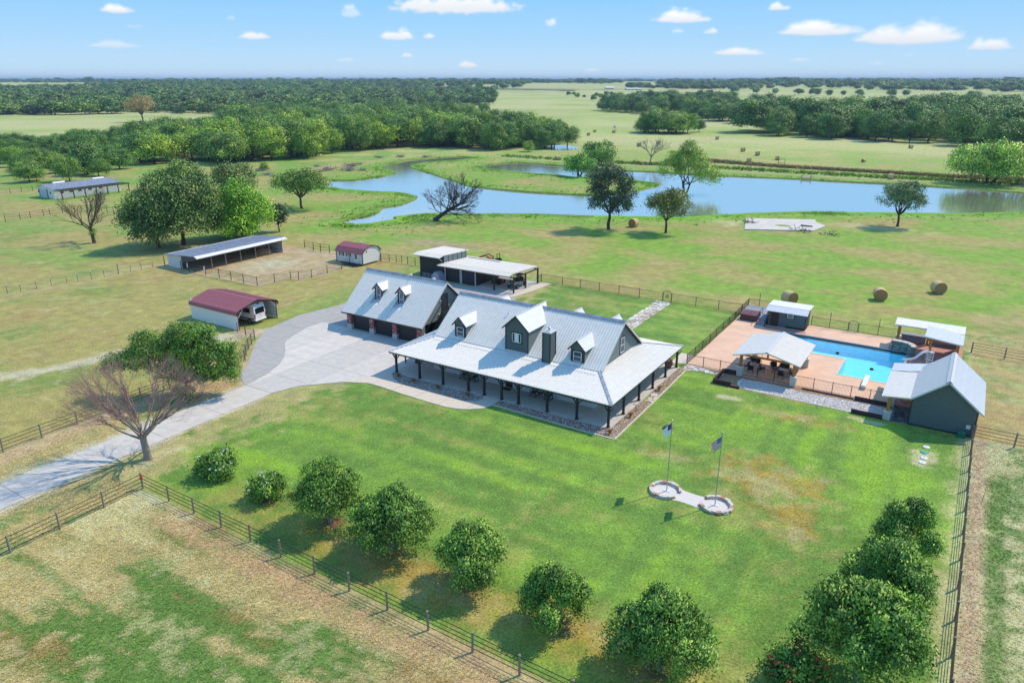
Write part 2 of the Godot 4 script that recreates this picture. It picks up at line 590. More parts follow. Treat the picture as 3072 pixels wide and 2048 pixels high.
# what grows or lies at (a, b): base colour
func ground_colour(a: float, b: float) -> Color:
	var p := Vector2(a, b)
	var n1 := nz.get_noise_2d(a, b)                 # 30 m patches
	var n2 := nz2.get_noise_2d(a, b) + 0.6 * nz2.get_noise_2d(a * 3.1 + 40, b * 3.1)   # 3 m and 1 m patches
	var st := nz3.get_noise_2d(a * 0.22, b * 1.5)   # streaks along the house axis
	var sb := nz3.get_noise_2d(a * 1.5 + 500, b * 0.22)
	var c: Color
	if b < -28.95 and a > -26.3 and a < 28.2:      # mown paddock in front
		var t := 0.72 + n1 * 0.6 + n2 * 0.4 + st * 0.95
		c = G.straw.lerp(G.green_mid, sst(0.44, 0.86, t))
		c = c.lerp(G.brown, sst(0.08, 0.5, -n1 * 0.6 + n2 * 0.35 + st * 0.55 + nz.get_noise_2d(a * 2.0 + 90, b * 2.0) * 0.6) * 0.75)
		c = c.lerp(G.straw_pale, sst(0.1, 0.45, n2 - st * 0.3) * 0.45)
		c = c.lerp(G.dirt_red, clampf(1.25 - absf(b + 30.6) / 1.5, 0, 1) * clampf(0.75 + n2 * 1.1, 0, 1) * sst(-27, -18, a))
		c = c.lerp(G.straw_pale, clampf(1.2 - Vector2((a + 25.5) / 6.0, (b + 31.0) / 4.5).length() + n2 * 0.5, 0, 1))
	elif a > 28.1 and b < 15.5:                     # strip beside the right fence
		var t := 0.5 + n2 * 0.6 + n1 * 0.5
		c = G.straw_pale.lerp(G.green_grey, sst(0.3, 0.8, t))
		c = c.lerp(G.green_mid, clampf(1.5 - absf(a - 30.1) / 0.6 + n2 * 0.8, 0, 1) * 0.8 * sst(12, 6, b))
		c = c.lerp(G.dirt_tan, clampf(1.4 - absf(a - 28.85) / 0.55 + n2 * 0.5, 0, 1) * 0.9)
	elif a > 27.6 and b < 60.0 and b >= 15.5 or (a > 22 and b > 42 and b < 50):
		var t := 0.5 + n2 * 0.5 + n1 * 0.7 + st * 0.4
		c = G.tan.lerp(G.green_dull, sst(0.45, 0.85, t))
		c = c.lerp(G.straw_pale, sst(0.1, 0.5, n2 + st * 0.3) * 0.45)
		c = c.lerp(G.brown, sst(0.15, 0.5, -n1 + n2 * 0.4) * 0.5)
	elif a > -32.5 and a <= 28.1 and b <= 41.6 and b > -28.95:   # lawns
		var stripe := sin((b + n1 * 0.6) * 2.35) * 0.5 if a < 9.0 else sin((a + n1 * 0.6) * 2.35) * 0.5
		var t := 0.5 + n1 * 0.55 + n2 * 0.3 + (st if a < 9.0 else sb) * 0.75 + stripe * 0.14
		c = G.lawn_dark.lerp(G.lawn, sst(0.15, 0.75, t))
		c = c.lerp(G.lawn_bright, sst(0.62, 1.05, t))
		c = c.lerp(G.lawn_dry, sst(0.08, 0.55, -n1 * 0.8 + n2 * 0.45 + st * 0.4) * 0.6)
		var y: float = maxf(maxf(blob(p, 14.5, -1.5, 7.5, 5.5), blob(p, 17.5, -6.0, 4, 5) * 0.9), maxf(blob(p, 6.5, -2.0, 6, 2.2) * 0.6, blob(p, 11, -24.5, 11, 3.5) * 0.8))
		y = maxf(y, blob(p, -2.0, -26.2, 14, 3.2) * 0.9)
		y = maxf(y, blob(p, 14, 11.5, 9, 2.2) * 0.7)
		c = c.lerp(G.orange_dry.lerp(G.straw, clampf(0.5 + n2 * 1.6, 0, 1)), sst(0.12, 0.75, y) * 0.8)
		var bare := maxf(maxf(blob(p, 7.6, 12.7, 2.2, 0.9), blob(p, 19.6, 14.2, 2.4, 0.7)), blob(p, 24.8, 9.0, 1.5, 2.2))
		bare = maxf(bare, blob(p, -30.0, -25.0, 1.6, 5.0))
		bare = maxf(bare, blob(p, -28.4, -10.5, 1.4, 1.0) * 0.7)
		c = c.lerp(G.straw_pale, sst(0.15, 0.6, bare))
		if a < -24:
			c = c.lerp(G.straw, sst(0.3, 0.8, clampf((-24 - a) / 6.0, 0, 1) * 0.9 + n2 * 0.8) * 0.7)
		c = c.lerp(G.sand, clampf(1.0 - (a + 32.4) / 0.9 + n2 * 0.9, 0, 1) * clampf((-11.5 - b) * 0.5, 0, 1))
		c = c.lerp(G.orange_dry, clampf(1.0 - absf(b + 26.3) / 3.0 + n2 * 0.5 + n1 * 0.4, 0, 1) * 0.4 * sst(-24, -16, a))
		if a > 26.0: c = c.lerp(G.straw_pale, sst(26.6, 27.8, a + n2 * 0.9) * 0.6)
		if b < -3.0:   # bare earth at the foot of the shrubs
			for q in shrub_feet: c = c.lerp(G.earth, clampf(1.5 - p.distance_to(q) / 0.75 + n2 * 0.5, 0, 1) * 0.85)
		if b > 18.0 and a < 0.5:   # lawn behind the house
			c = c.lerp(G.tan, sst(0.2, 0.6, n1 + n2 * 0.5 + st * 0.3) * 0.4)
			c = c.lerp(G.sand, clampf(1.0 - absf(a + 31.2 - (b - 41) * 0.0) / 1.6, 0, 1) * clampf((b - 30) * 0.5, 0, 1))
	elif a > -42.4 and a <= -26.0 and b < -8.0 + (a + 39.0) * -0.6:   # verges of the drive
		var t := 0.45 + n2 * 0.55 + n1 * 0.4
		c = G.straw.lerp(G.green_mid, sst(0.4, 0.75, t))
		var near: float = minf(absf(a + 36.6), absf(a + 32.2))
		c = c.lerp(G.sand, clampf(1.1 - near / 1.0 + n2 * 0.8, 0, 1))
		c = c.lerp(G.dirt_tan, clampf(1.4 - absf(a + 40.9) / 1.0 + n2 * 0.8, 0, 1) * 0.8)
		c = c.lerp(G.dirt_red, blob(p, -39.0, -13.5, 3.0, 5.5) * 1.3)
		c = c.lerp(G.straw_pale, sst(0.2, 0.6, n2) * 0.4)
	elif b < 41.5:                                  # left pasture, pens and yard
		var t := 0.5 + n1 * 0.7 + n2 * 0.4 + sb * 0.35
		c = G.past_yellow.lerp(G.green_dull, sst(0.5, 1.0, t))
		c = c.lerp(G.brown, sst(0.12, 0.55, n2 * 0.45 - n1 * 0.5 + sb * 0.6) * 0.6)
		c = c.lerp(G.straw_pale, sst(0.25, 0.6, n2 + sb * 0.2) * 0.35)
		if a < -92.0:
			c = c.lerp(G.past_green, sst(-0.1, 0.5, nz.get_noise_2d(a * 0.7, b * 0.7 + 70) + sb * 0.4) * 0.8)
		if a > -55.0 and b > -2.0: c = c.lerp(G.past_green, 0.45)
		var tr := seg(p, track)
		c = c.lerp(G.sand, clampf(1.6 - tr / 1.1 + n2 * 1.1, 0, 1) * 0.85)
		if a > -92.5 and a < -63.4 and b > 15.8 and b < 39.5:   # pen of bare earth
			var e := clampf(0.85 + n2 * 1.0 - sst(-68, -64, a) * 0.2, 0, 1)
			if b < 16.0 + (a + 92) * 0.0: e = 0
			if a > -66.5 and b < 22.0: e = 0
			c = c.lerp(G.dirt_tan, e * 0.9)
			c = c.lerp(G.sand, blob(p, -77, 27, 5, 6))
			if a < -81.0: c = c.lerp(G.dirt_red, 0.75)
		if absf(a + 93.2) < 2.2 and b < 16: c = c.lerp(G.straw, clampf(1.2 - absf(a + 93.0) / 2.0 + n2, 0, 1) * 0.8)
		c = c.lerp(G.dirt_tan, blob(p, -50.6, 0.3, 3.2, 2.2) * 1.1)
		c = c.lerp(G.sand, blob(p, -50.2, -3.5, 3.0, 3.0) * 0.8)
	else:                                           # meadow down to the pond and far fields
		var d := Vector2(a - EYE_A, b - EYE_B).length()
		var t := 0.5 + n1 * 0.7 + n2 * 0.25 + st * 0.5
		c = G.past_yellow.lerp(G.meadow, sst(0.25, 0.7, t))
		c = c.lerp(G.tan, sst(0.1, 0.55, -n1 * 0.7 + st * 0.6 + n2 * 0.3) * 0.65)
		c = c.lerp(G.tan, clampf(1.2 - absf(b - 46.0) / 5.0 + n2 * 0.6, 0, 1) * 0.45)
		c = c.lerp(G.brown_grey, blob(p, -62, 56, 13, 5) * 1.0)
		c = c.lerp(G.brown_grey, blob(p, -39, 87, 7, 4) * 0.6)
		c = c.lerp(G.straw_pale, maxf(blob(p, -21, 108, 6, 5), blob(p, 8, 119, 12, 3.5)) * 1.0)
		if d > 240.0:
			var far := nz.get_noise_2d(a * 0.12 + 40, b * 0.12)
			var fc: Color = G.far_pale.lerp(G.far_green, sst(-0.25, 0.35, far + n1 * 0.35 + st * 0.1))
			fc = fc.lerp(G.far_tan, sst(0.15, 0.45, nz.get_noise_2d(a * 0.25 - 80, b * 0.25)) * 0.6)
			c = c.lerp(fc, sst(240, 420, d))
		if a > -140.0 and a < 120.0 and b > 180.0 and b < 270.0:   # track on the far dam and the weedy ditch behind it
			var rd := seg(p, dam)
			c = c.lerp(G.dirt_tan, clampf(1.5 - rd / 1.6 + n2 * 0.5, 0, 1) * 0.75)
			c = c.lerp(G.past_green, clampf(1.6 - absf(rd - 6.0) / 4.0 + n2 * 0.6, 0, 1) * 0.7)
			c = c.lerp(G.weed, clampf(1.6 - seg(p, ditch) / 1.7 + n2 * 0.9, 0, 1) * 0.9)
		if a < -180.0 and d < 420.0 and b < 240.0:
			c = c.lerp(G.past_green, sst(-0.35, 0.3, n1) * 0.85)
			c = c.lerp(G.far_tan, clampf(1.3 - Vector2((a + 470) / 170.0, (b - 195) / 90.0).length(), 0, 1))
	if water_box.grow(14).has_point(p) and b > 41.5:
		var s := shore_dist(p)
		if s < 16.0:
			var e := clampf(1.25 - s / 9.0 + n2 * 0.7, 0, 1)
			c = c.lerp(G.bank.lerp(G.bank_dark, clampf(0.45 + n2 * 1.6, 0, 1)), e * 0.85)
			c = c.lerp(G.mud, clampf(1.0 - s / 1.2, 0, 1) * clampf(0.5 + n1, 0, 1))
	var j := 1.0 + rng.randf_range(-0.07, 0.07)
	return Color(c.r * j, c.g * j, c.b * j)


func make_land() -> void:
	nz.seed = 4; nz.frequency = 0.045; nz.fractal_octaves = 4
	nz2.seed = 9; nz2.frequency = 0.28; nz2.fractal_octaves = 4
	nz3.seed = 17; nz3.frequency = 0.16; nz3.fractal_octaves = 4
	var gl := {"straw": [196, 180, 124], "straw_pale": [220, 206, 156], "brown": [176, 138, 88], "green_mid": [110, 144, 64], "green_grey": [134, 160, 88], "green_dull": [136, 156, 72], "dirt_red": [202, 172, 128],
			"sand": [222, 202, 168], "tan": [190, 172, 112], "lawn": [134, 172, 64], "lawn_dark": [114, 152, 60], "lawn_bright": [146, 186, 56], "lawn_dry": [172, 168, 92], "orange_dry": [188, 154, 68],
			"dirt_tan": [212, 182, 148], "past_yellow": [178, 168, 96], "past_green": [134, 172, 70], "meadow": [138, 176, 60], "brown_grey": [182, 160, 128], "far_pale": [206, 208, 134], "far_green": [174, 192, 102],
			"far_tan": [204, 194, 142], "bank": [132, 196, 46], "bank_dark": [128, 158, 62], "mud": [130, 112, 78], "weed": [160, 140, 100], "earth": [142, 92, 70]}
	for key in gl:
		var q: Array = gl[key]
		G[key] = lin(q[0], q[1], q[2], K / 0.47)
	track = pv([-66, -32, -60.6, -23.5, -58.3, -19.2, -57, -14, -53.4, -7, -50.9, -1.6, -49.5, 1.0])
	pond = pv([-94, 60.8, -90, 61.5, -87.7, 63.9, -87.1, 67.9, -86, 70.1, -88.9, 72.9, -87.5, 76.4, -85.6, 80.6, -72.3, 88.5, -63.4, 94.2, -50.1, 99, -32, 108.1, -21.8, 120.4, -10.5, 131.2, -4.2, 133.9, 8, 140.4, 20, 146.7, 34.9, 158.5, 60, 168, 62, 192, 35.6, 196.6, 21.3, 198.2, 9.7, 198.4, -1.9, 197, -14.9, 195.1, -26, 194.6, -41.8, 191.5, -53.8, 188.6, -68.4, 189.2, -80.5, 186.7, -105.7, 187.5, -117, 189.8, -127.3, 190, -131.3, 183.7, -132.1, 172.8, -125.9, 166.9, -118, 164.9, -106.6, 163.2, -96.6, 163.2, -88.4, 161.5, -82.8, 163.3, -73.3, 171.6, -67.5, 164.1, -58.1, 161.7, -57, 152, -58, 138, -65, 128.3, -70, 126.4, -79, 124.2, -89.2, 123.6, -96.4, 123.8, -104.6, 125, -113.8, 131.2, -122.9, 136.7, -133.9, 143.9, -144.7, 150.4, -152.2, 155.2, -155.5, 160.6, -158, 172.3, -152, 187.5, -148.9, 195.4, -158.7, 196.7, -164.5, 188.7, -168, 174.4, -166.3, 161.7, -163.7, 153, -157.3, 145.8, -149.4, 142.9, -144.5, 138.5, -142, 130.5, -142.9, 124, -142.6, 116.7, -149.7, 112.2, -153.8, 109.6, -150, 103, -140.9, 98.9, -135.8, 101.1, -131, 100.4, -122, 101.4, -115, 104.3, -109.7, 103.4, -104.5, 101, -101, 95.2, -99, 87.8, -99.7, 81.6, -96.7, 76.9, -94.8, 70.8, -95.4, 65.5])
	dam = pv([-148, 202.5, -114, 203.5, -92, 204.6, -75, 206, -53, 206.5, -31, 207.6, -4, 208.6, 13, 211.5, 36, 213, 70, 216])
	ditch = pv([-70, 236, -59, 232.5, -36, 229, -11, 229.5, 16, 228.5, 40, 230])
	small_pond = smooth(pv([-156.7, 262.4, -150.8, 271.2, -138.9, 263.8, -135.5, 252, -137.4, 246.3, -146.1, 245.2]), 3)
	creek = smooth(pv([-307, 130.6, -305, 138, -290, 131, -276, 121, -279.9, 114.6, -292, 121]), 3)
	ground_grid("ground", Rect2(-78, -52, 124, 102), 0.34, 0)
	ground_grid("ground_beyond_yard", Rect2(-330, -110, 470, 420), 2.0, 1)
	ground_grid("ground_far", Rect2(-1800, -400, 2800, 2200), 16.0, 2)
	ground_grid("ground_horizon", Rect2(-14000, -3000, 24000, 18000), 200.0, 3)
	# water
	for w in [["pond_water", pond], ["small_pond_water", small_pond], ["creek_water", creek]]:
		var m := Mb.new()
		m.sheet(w[1], 0.012)
		single(w[0], m, M.water, "", "", "", "structure")
	# grassy lip of the pond's shore
	var m := Mb.new()
	var poly := pond
	var n := poly.size()
	var cw := Geometry2D.is_polygon_clockwise(poly)
	var ring0 := []
	for i in n:
		var a := poly[(i + n - 1) % n]
		var b := poly[(i + 1) % n]
		var d := (b - a).normalized()
		var o := Vector2(d.y, -d.x) if not cw else Vector2(-d.y, d.x)
		var w := 1.0 + 0.5 * nz2.get_noise_2d(poly[i].x, poly[i].y)
		ring0.append([poly[i] - o * 0.12, poly[i] + o * 0.45 * w, poly[i] + o * 1.9 * w, w])
	for i in n:
		var p: Array = ring0[i]
		var q: Array = ring0[(i + 1) % n]
		m.col = G.bank.lerp(G.mud, 0.7)
		var h: float = 0.34 * p[3]
		var g: float = 0.34 * q[3]
		m.quad(V(p[0].x, -0.05, p[0].y), V(q[0].x, -0.05, q[0].y), V(q[1].x, g, q[1].y), V(p[1].x, h, p[1].y))
		m.col = G.bank_dark.lerp(G.bank, rng.randf())
		m.quad(V(p[1].x, h, p[1].y), V(q[1].x, g, q[1].y), V(q[2].x, 0.008, q[2].y), V(p[2].x, 0.008, p[2].y))
	single("pond_bank", m, M.ground, "", "", "", "structure")


# a sheet of ground over r (a0, b0, da, db), with a hole where the finer sheet lies
func ground_grid(called: String, r: Rect2, step: float, level: int) -> void:
	var nx := int(ceil(r.size.x / step))
	var ny := int(ceil(r.size.y / step))
	var hole := Rect2()
	if level == 1: hole = Rect2(-78, -52, 124, 102)
	if level == 2: hole = Rect2(-330, -110, 470, 420)
	if level == 3: hole = Rect2(-1800, -400, 2800, 2200)
	var P := PackedVector3Array()
	var N := PackedVector3Array()
	var C := PackedColorArray()
	var I := PackedInt32Array()
	P.resize((nx + 1) * (ny + 1)); N.resize(P.size()); C.resize(P.size())
	var inner := hole.grow(-step * 1.01) if level > 0 else Rect2(1e7, 1e7, 1, 1)
	for j in ny + 1:
		for i in nx + 1:
			var a := r.position.x + minf(i * step, r.size.x)
			var b := r.position.y + minf(j * step, r.size.y)
			var k := j * (nx + 1) + i
			var h := terr(a, b) if level > 1 else 0.0
			if level > 0 and hole.has_point(Vector2(a, b)): h -= 0.05 * level
			P[k] = Vector3(a, h, -b)
			N[k] = Vector3.UP
			if inner.has_point(Vector2(a, b)): continue
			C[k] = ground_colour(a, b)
	for j in ny:
		for i in nx:
			var k := j * (nx + 1) + i
			if level == 0:   # the swimming pool's basin is cut out
				var cell := Rect2(r.position + Vector2(i, j) * step, Vector2.ONE * step)
				if cell.intersects(Rect2(6.86, 30.56, 14.2, 5.9)) or cell.intersects(Rect2(15.42, 25.12, 5.65, 11)): continue
			if level > 0:
				var a := r.position.x + i * step
				var b := r.position.y + j * step
				if hole.has_point(Vector2(a, b)) and hole.has_point(Vector2(a + step, b + step)) and inner.encloses(Rect2(a, b, step, step)): continue
			I.append_array(PackedInt32Array([k, k + nx + 2, k + 1, k, k + nx + 1, k + nx + 2]))
	var arr := []
	arr.resize(Mesh.ARRAY_MAX)
	arr[Mesh.ARRAY_VERTEX] = P
	arr[Mesh.ARRAY_NORMAL] = N
	arr[Mesh.ARRAY_COLOR] = C
	arr[Mesh.ARRAY_INDEX] = I
	var m := ArrayMesh.new()
	m.add_surface_from_arrays(Mesh.PRIMITIVE_TRIANGLES, arr)
	single(called, m, M.ground, "", "", "", "structure")


# ---------------------------------------------------------------- building helpers
# ribbed metal sheet: o + u*x + v*y, outline poly in (x, y) (x along the eave, y up the slope), ribs run up the slope
func ribbed(m: Mb, o: Vector3, u: Vector3, v: Vector3, poly: PackedVector2Array, pitch := 0.31, rise := 0.045, thick := 0.07) -> void:
	u = u.normalized()
	v = v.normalized()
	var n := u.cross(v).normalized()
	if n.y < 0: n = -n
	var lo := 1e9
	var hi := -1e9
	for p in poly:
		lo = minf(lo, p.x); hi = maxf(hi, p.x)
	var xs := []
	for p in poly: xs.append(p.x)
	var x := lo
	while x < hi:
		for q in [0.0, 0.60, 0.70, 0.88, 0.98]:
			if x + q * pitch < hi: xs.append(x + q * pitch)
		x += pitch
	xs.append(hi)
	xs.sort()
	var prev := []
	for xx: float in xs:
		var y0 := 1e9
		var y1 := -1e9
		for i in poly.size():
			var p := poly[i]
			var q := poly[(i + 1) % poly.size()]
			if (p.x <= xx + 1e-6 and q.x >= xx - 1e-6) or (q.x <= xx + 1e-6 and p.x >= xx - 1e-6):
				if absf(p.x - q.x) < 1e-5:
					y0 = minf(y0, minf(p.y, q.y)); y1 = maxf(y1, maxf(p.y, q.y))
				else:
					var y := lerpf(p.y, q.y, (xx - p.x) / (q.x - p.x))
					y0 = minf(y0, y); y1 = maxf(y1, y)
		var f := fposmod(xx - lo + 1e-6, pitch) / pitch
		var h := 0.0
		if f > 0.595 and f < 0.70: h = (f - 0.60) / 0.10
		elif f >= 0.70 and f < 0.885: h = 1.0
		elif f >= 0.885 and f < 0.98: h = 1.0 - (f - 0.88) / 0.10
		h = clampf(h, 0, 1) * rise
		var a := o + u * xx + v * y0 + n * h
		var b := o + u * xx + v * y1 + n * h
		if prev and a.distance_squared_to(prev[0]) + b.distance_squared_to(prev[1]) > 1e-7:
			if u.cross(v).y > 0: m.quad(prev[0], a, b, prev[1])
			else: m.quad(a, prev[0], prev[1], b)
		prev = [a, b]
	m.ext(poly, o - n * 0.012, u, v, -n * thick)


func window(root: Node3D, c: Vector3, right: Vector3, up: Vector3, w: float, h: float, trim: Material, style := "double", called := "window") -> MeshInstance3D:
	var out := right.cross(up).normalized()
	var m := Mb.new()
	var bs := func(x: float, y: float, sx: float, sy: float, d: float, o: float) -> void:
		m.obox(Transform3D(Basis(right, up, out), c + right * x + up * y + out * (o + d / 2)), Vector3(sx, sy, d))
	var t := 0.065
	bs.call(0, h / 2 - t / 2, w, t, 0.06, 0.0)
	bs.call(0, -h / 2 + t / 2, w, t, 0.06, 0.0)
	bs.call(-w / 2 + t / 2, 0, t, h - 2 * t, 0.06, 0.0)
	bs.call(w / 2 - t / 2, 0, t, h - 2 * t, 0.06, 0.0)
	if style == "double":
		bs.call(0, 0, w - 2 * t, 0.05, 0.05, 0.0)
	elif style == "grid":
		bs.call(0, 0, w - 2 * t, 0.05, 0.05, 0.0)
		bs.call(0, 0, 0.025, h - 2 * t, 0.04, 0.0)
		bs.call(0, h / 4, w - 2 * t, 0.025, 0.04, 0.0)
		bs.call(0, -h / 4, w - 2 * t, 0.025, 0.04, 0.0)
	elif style == "triple":
		bs.call(-w * 0.2, 0, 0.06, h - 2 * t, 0.05, 0.0)
		bs.call(w * 0.2, 0, 0.06, h - 2 * t, 0.05, 0.0)
	var win := part(root, called, m, M.white)
	if trim:
		var f := Mb.new()
		var g := 0.11
		for q in [[0, h / 2 + g / 2, w + 2 * g, g], [0, -h / 2 - g / 2, w + 2 * g, g], [-w / 2 - g / 2, 0, g, h], [w / 2 + g / 2, 0, g, h]]:
			f.obox(Transform3D(Basis(right, up, out), c + right * q[0] + up * q[1] + out * 0.022), Vector3(q[2], q[3], 0.045))
		sub(win, "frame", f, trim)
	for half in 2:
		var y := (h / 4) * (1 if half == 0 else -1)
		if style == "triple": break
		var p := Mb.new()
		p.obox(Transform3D(Basis(right, up, out), c + up * y + out * 0.012), Vector3(w - 2 * t, h / 2 - t, 0.02))
		sub(win, "pane", p, M.glass)
	if style == "triple":
		for i in 3:
			var p := Mb.new()
			var x: float = [-0.35, 0.0, 0.35][i] * w
			p.obox(Transform3D(Basis(right, up, out), c + right * x + out * 0.012), Vector3(w * (0.24 if i != 1 else 0.34), h - 2 * t, 0.02))
			sub(win, "shutter" if i == 1 else "pane", p, M.white if i == 1 else M.glass_black)
	return win


# gabled dormer looking towards -b (dir = 1) or +b (dir = -1)
func dormer(root: Node3D, a0: float, a1: float, bf: float, bw: float, bp: float, h0: float, he: float, hp: float, dir: float, win: String, mats: Array) -> void:
	var mid := (a0 + a1) / 2
	# walls: front with gable, two cheeks running back into the roof
	var m := Mb.new()
	m.ext(pv([a0, h0, a1, h0, a1, he, mid, hp - 0.05, a0, he]), V(0, 0, bf), Vector3(1, 0, 0), Vector3.UP, V(0, 0, 0.12 * dir))
	var d := part(root, "dormer", m, mats[0])
	for s in [0, 1]:
		var ck := Mb.new()
		var x: float = a0 if s == 0 else a1 - 0.1
		ck.bx(x, x + 0.1, h0 - 0.3, he + 0.03, minf(bf + 0.12 * dir, bw), maxf(bf + 0.12 * dir, bw))
		sub(d, "cheek", ck, mats[1])
	# roof: two ribbed slopes, overhanging the face
	var ov := 0.28
	var run := (a1 - a0) / 2 + 0.22
	var rise: float = (hp - he) / ((a1 - a0) / 2) * run
	for s in [-1, 1]:
		var r := Mb.new()
		var eave := V(mid + s * run, hp + 0.08 - rise, bf - ov * dir)
		var v := V(-s * run, rise, 0)
		var sl := v.length()
		var len_e := absf(bw - bf) + ov + 0.5
		var len_p := absf(bp - bf) + ov
		ribbed(r, eave, V(0, 0, dir), v, pv([0, 0, len_e, 0, len_p, sl, 0, sl]), 0.2, 0.02, 0.06)
		sub(d, "roof_slope", r, mats[2])
	var cap := Mb.new()
	cap.beam(V(mid, hp + 0.1, bf - ov * dir), V(mid, hp + 0.1, bp), 0.16, 0.03)
	sub(d, "ridge_cap", cap, M.trim_light)
	var tr := Mb.new()
	for s in [-1, 1]:
		tr.beam(V(mid + s * run, hp + 0.02 - rise, bf - (ov + 0.012) * dir), V(mid, hp + 0.02, bf - (ov + 0.012) * dir), 0.022, 0.14)
		var x: float = mid + s * (a1 - a0 - 0.1) / 2
		tr.bx(x - 0.06, x + 0.06, h0, he, bf - 0.025 * dir, bf - 0.003 * dir)
	sub(d, "trim", tr, M.black)
	if win == "": return
	var right := Vector3(1, 0, 0) * dir
	var cy := (h0 + he) / 2
	if win == "arch":
		var w := 0.62
		var f := Mb.new()
		var pnt := []
		for i in 13:
			var t := PI * i / 12.0
			pnt.append(Vector2(cos(t), sin(t)))
		var ring := func(rad: float, wid: float, dep: float, off: float, mb: Mb) -> void:
			for i in 12:
				var p: Vector2 = pnt[i] * rad
				var q: Vector2 = pnt[i + 1] * rad
				mb.beam(V(mid + p.x, he - 0.05 + p.y, bf - off * dir), V(mid + q.x, he - 0.05 + q.y, bf - off * dir), wid, dep)
		ring.call(w / 2, 0.05, 0.08, 0.03, f)
		for x in [-w / 2, w / 2]:
			f.bx(mid + x - 0.035, mid + x + 0.035, h0 + 0.12, he - 0.05, bf - 0.06 * dir, bf)
		f.bx(mid - w / 2, mid + w / 2, h0 + 0.10, h0 + 0.18, bf - 0.065 * dir, bf)
		f.bx(mid - w / 2, mid + w / 2, h0 + 0.7, h0 + 0.77, bf - 0.06 * dir, bf)
		for x in [-0.1, 0.1]:
			f.bx(mid + x - 0.012, mid + x + 0.012, h0 + 0.18, he + 0.22, bf - 0.05 * dir, bf)
		f.bx(mid - w / 2, mid + w / 2, he - 0.07, he - 0.04, bf - 0.05 * dir, bf)
		var win_o := sub(d, "window", f, M.white)
		var g := Mb.new()
		var op := PackedVector2Array([Vector2(mid - w / 2, h0 + 0.12), Vector2(mid + w / 2, h0 + 0.12)])
		for q in pnt: op.append(Vector2(mid + q.x * w / 2, he - 0.05 + q.y * w / 2))
		g.ext(op, V(0, 0, bf - 0.02 * dir), Vector3(1, 0, 0), Vector3.UP, V(0, 0, 0.03 * dir))
		win_o.name = "window"
		var gp := sub(d, "pane", g, M.glass)
		gp.name = "pane"
	else:
		var wm := Mb.new()
		# windows of dormers are built like the others, as sub-parts of the dormer
		var ww := 0.92
		var wh := 1.05
		var c := V(mid, h0 + 0.16 + wh / 2, bf)
		if win == "triple":
			ww = 1.1; wh = 1.0
			c = V(mid, h0 + 1.05 + wh / 2, bf)
		var out := V(0, 0, -dir)
		var up := Vector3.UP
		var t := 0.065
		for q in [[0, wh / 2 - t / 2, ww, t], [0, -wh / 2 + t / 2, ww, t], [-ww / 2 + t / 2, 0, t, wh], [ww / 2 - t / 2, 0, t, wh]]:
			wm.obox(Transform3D(Basis(right, up, out), c + right * q[0] + up * q[1] + out * 0.03), Vector3(q[2], q[3], 0.06))
		if win == "double": wm.obox(Transform3D(Basis(right, up, out), c + out * 0.026), Vector3(ww - 2 * t, 0.05, 0.05))
		else:
			for x in [-0.2, 0.2]: wm.obox(Transform3D(Basis(right, up, out), c + right * (x * ww) + out * 0.026), Vector3(0.06, wh - 2 * t, 0.05))
			wm.obox(Transform3D(Basis(right, up, out), c + out * 0.015), Vector3(ww * 0.34, wh - 2 * t, 0.03))
		sub(d, "window", wm, M.white)
		var f := Mb.new()
		var g := 0.1
		for q in [[0, wh / 2 + g / 2, ww + 2 * g, g], [0, -wh / 2 - g / 2, ww + 2 * g, g], [-ww / 2 - g / 2, 0, g, wh], [ww / 2 + g / 2, 0, g, wh]]:
			f.obox(Transform3D(Basis(right, up, out), c + right * q[0] + up * q[1] + out * 0.022), Vector3(q[2], q[3], 0.044))
		sub(d, "window_frame", f, M.black)
		var p := Mb.new()
		p.obox(Transform3D(Basis(right, up, out), c + out * 0.005), Vector3(ww - 2 * t, wh - 2 * t, 0.02))
		sub(d, "pane", p, M.glass if win == "double" else M.glass_black)


func porch_post(root: Node3D, a: float, b: float, h: float, brace_a: bool, brace_b: bool) -> void:
	var m := Mb.new()
	m.bx(a - 0.1, a + 0.1, 0.1, h, b - 0.1, b + 0.1)
	m.bx(a - 0.16, a + 0.16, 0.1, 0.17, b - 0.16, b + 0.16)
	var p := part(root, "porch_post", m, M.black)
	var k := Mb.new()
	for s in [-1, 1]:
		if brace_a: k.beam(V(a + s * 0.1, h - 0.5, b), V(a + s * 0.45, h - 0.06, b), 0.09, 0.09)
		if brace_b: k.beam(V(a, h - 0.5, b + s * 0.1), V(a, h - 0.06, b + s * 0.45), 0.09, 0.09)
	sub(p, "knee_brace", k, M.black)


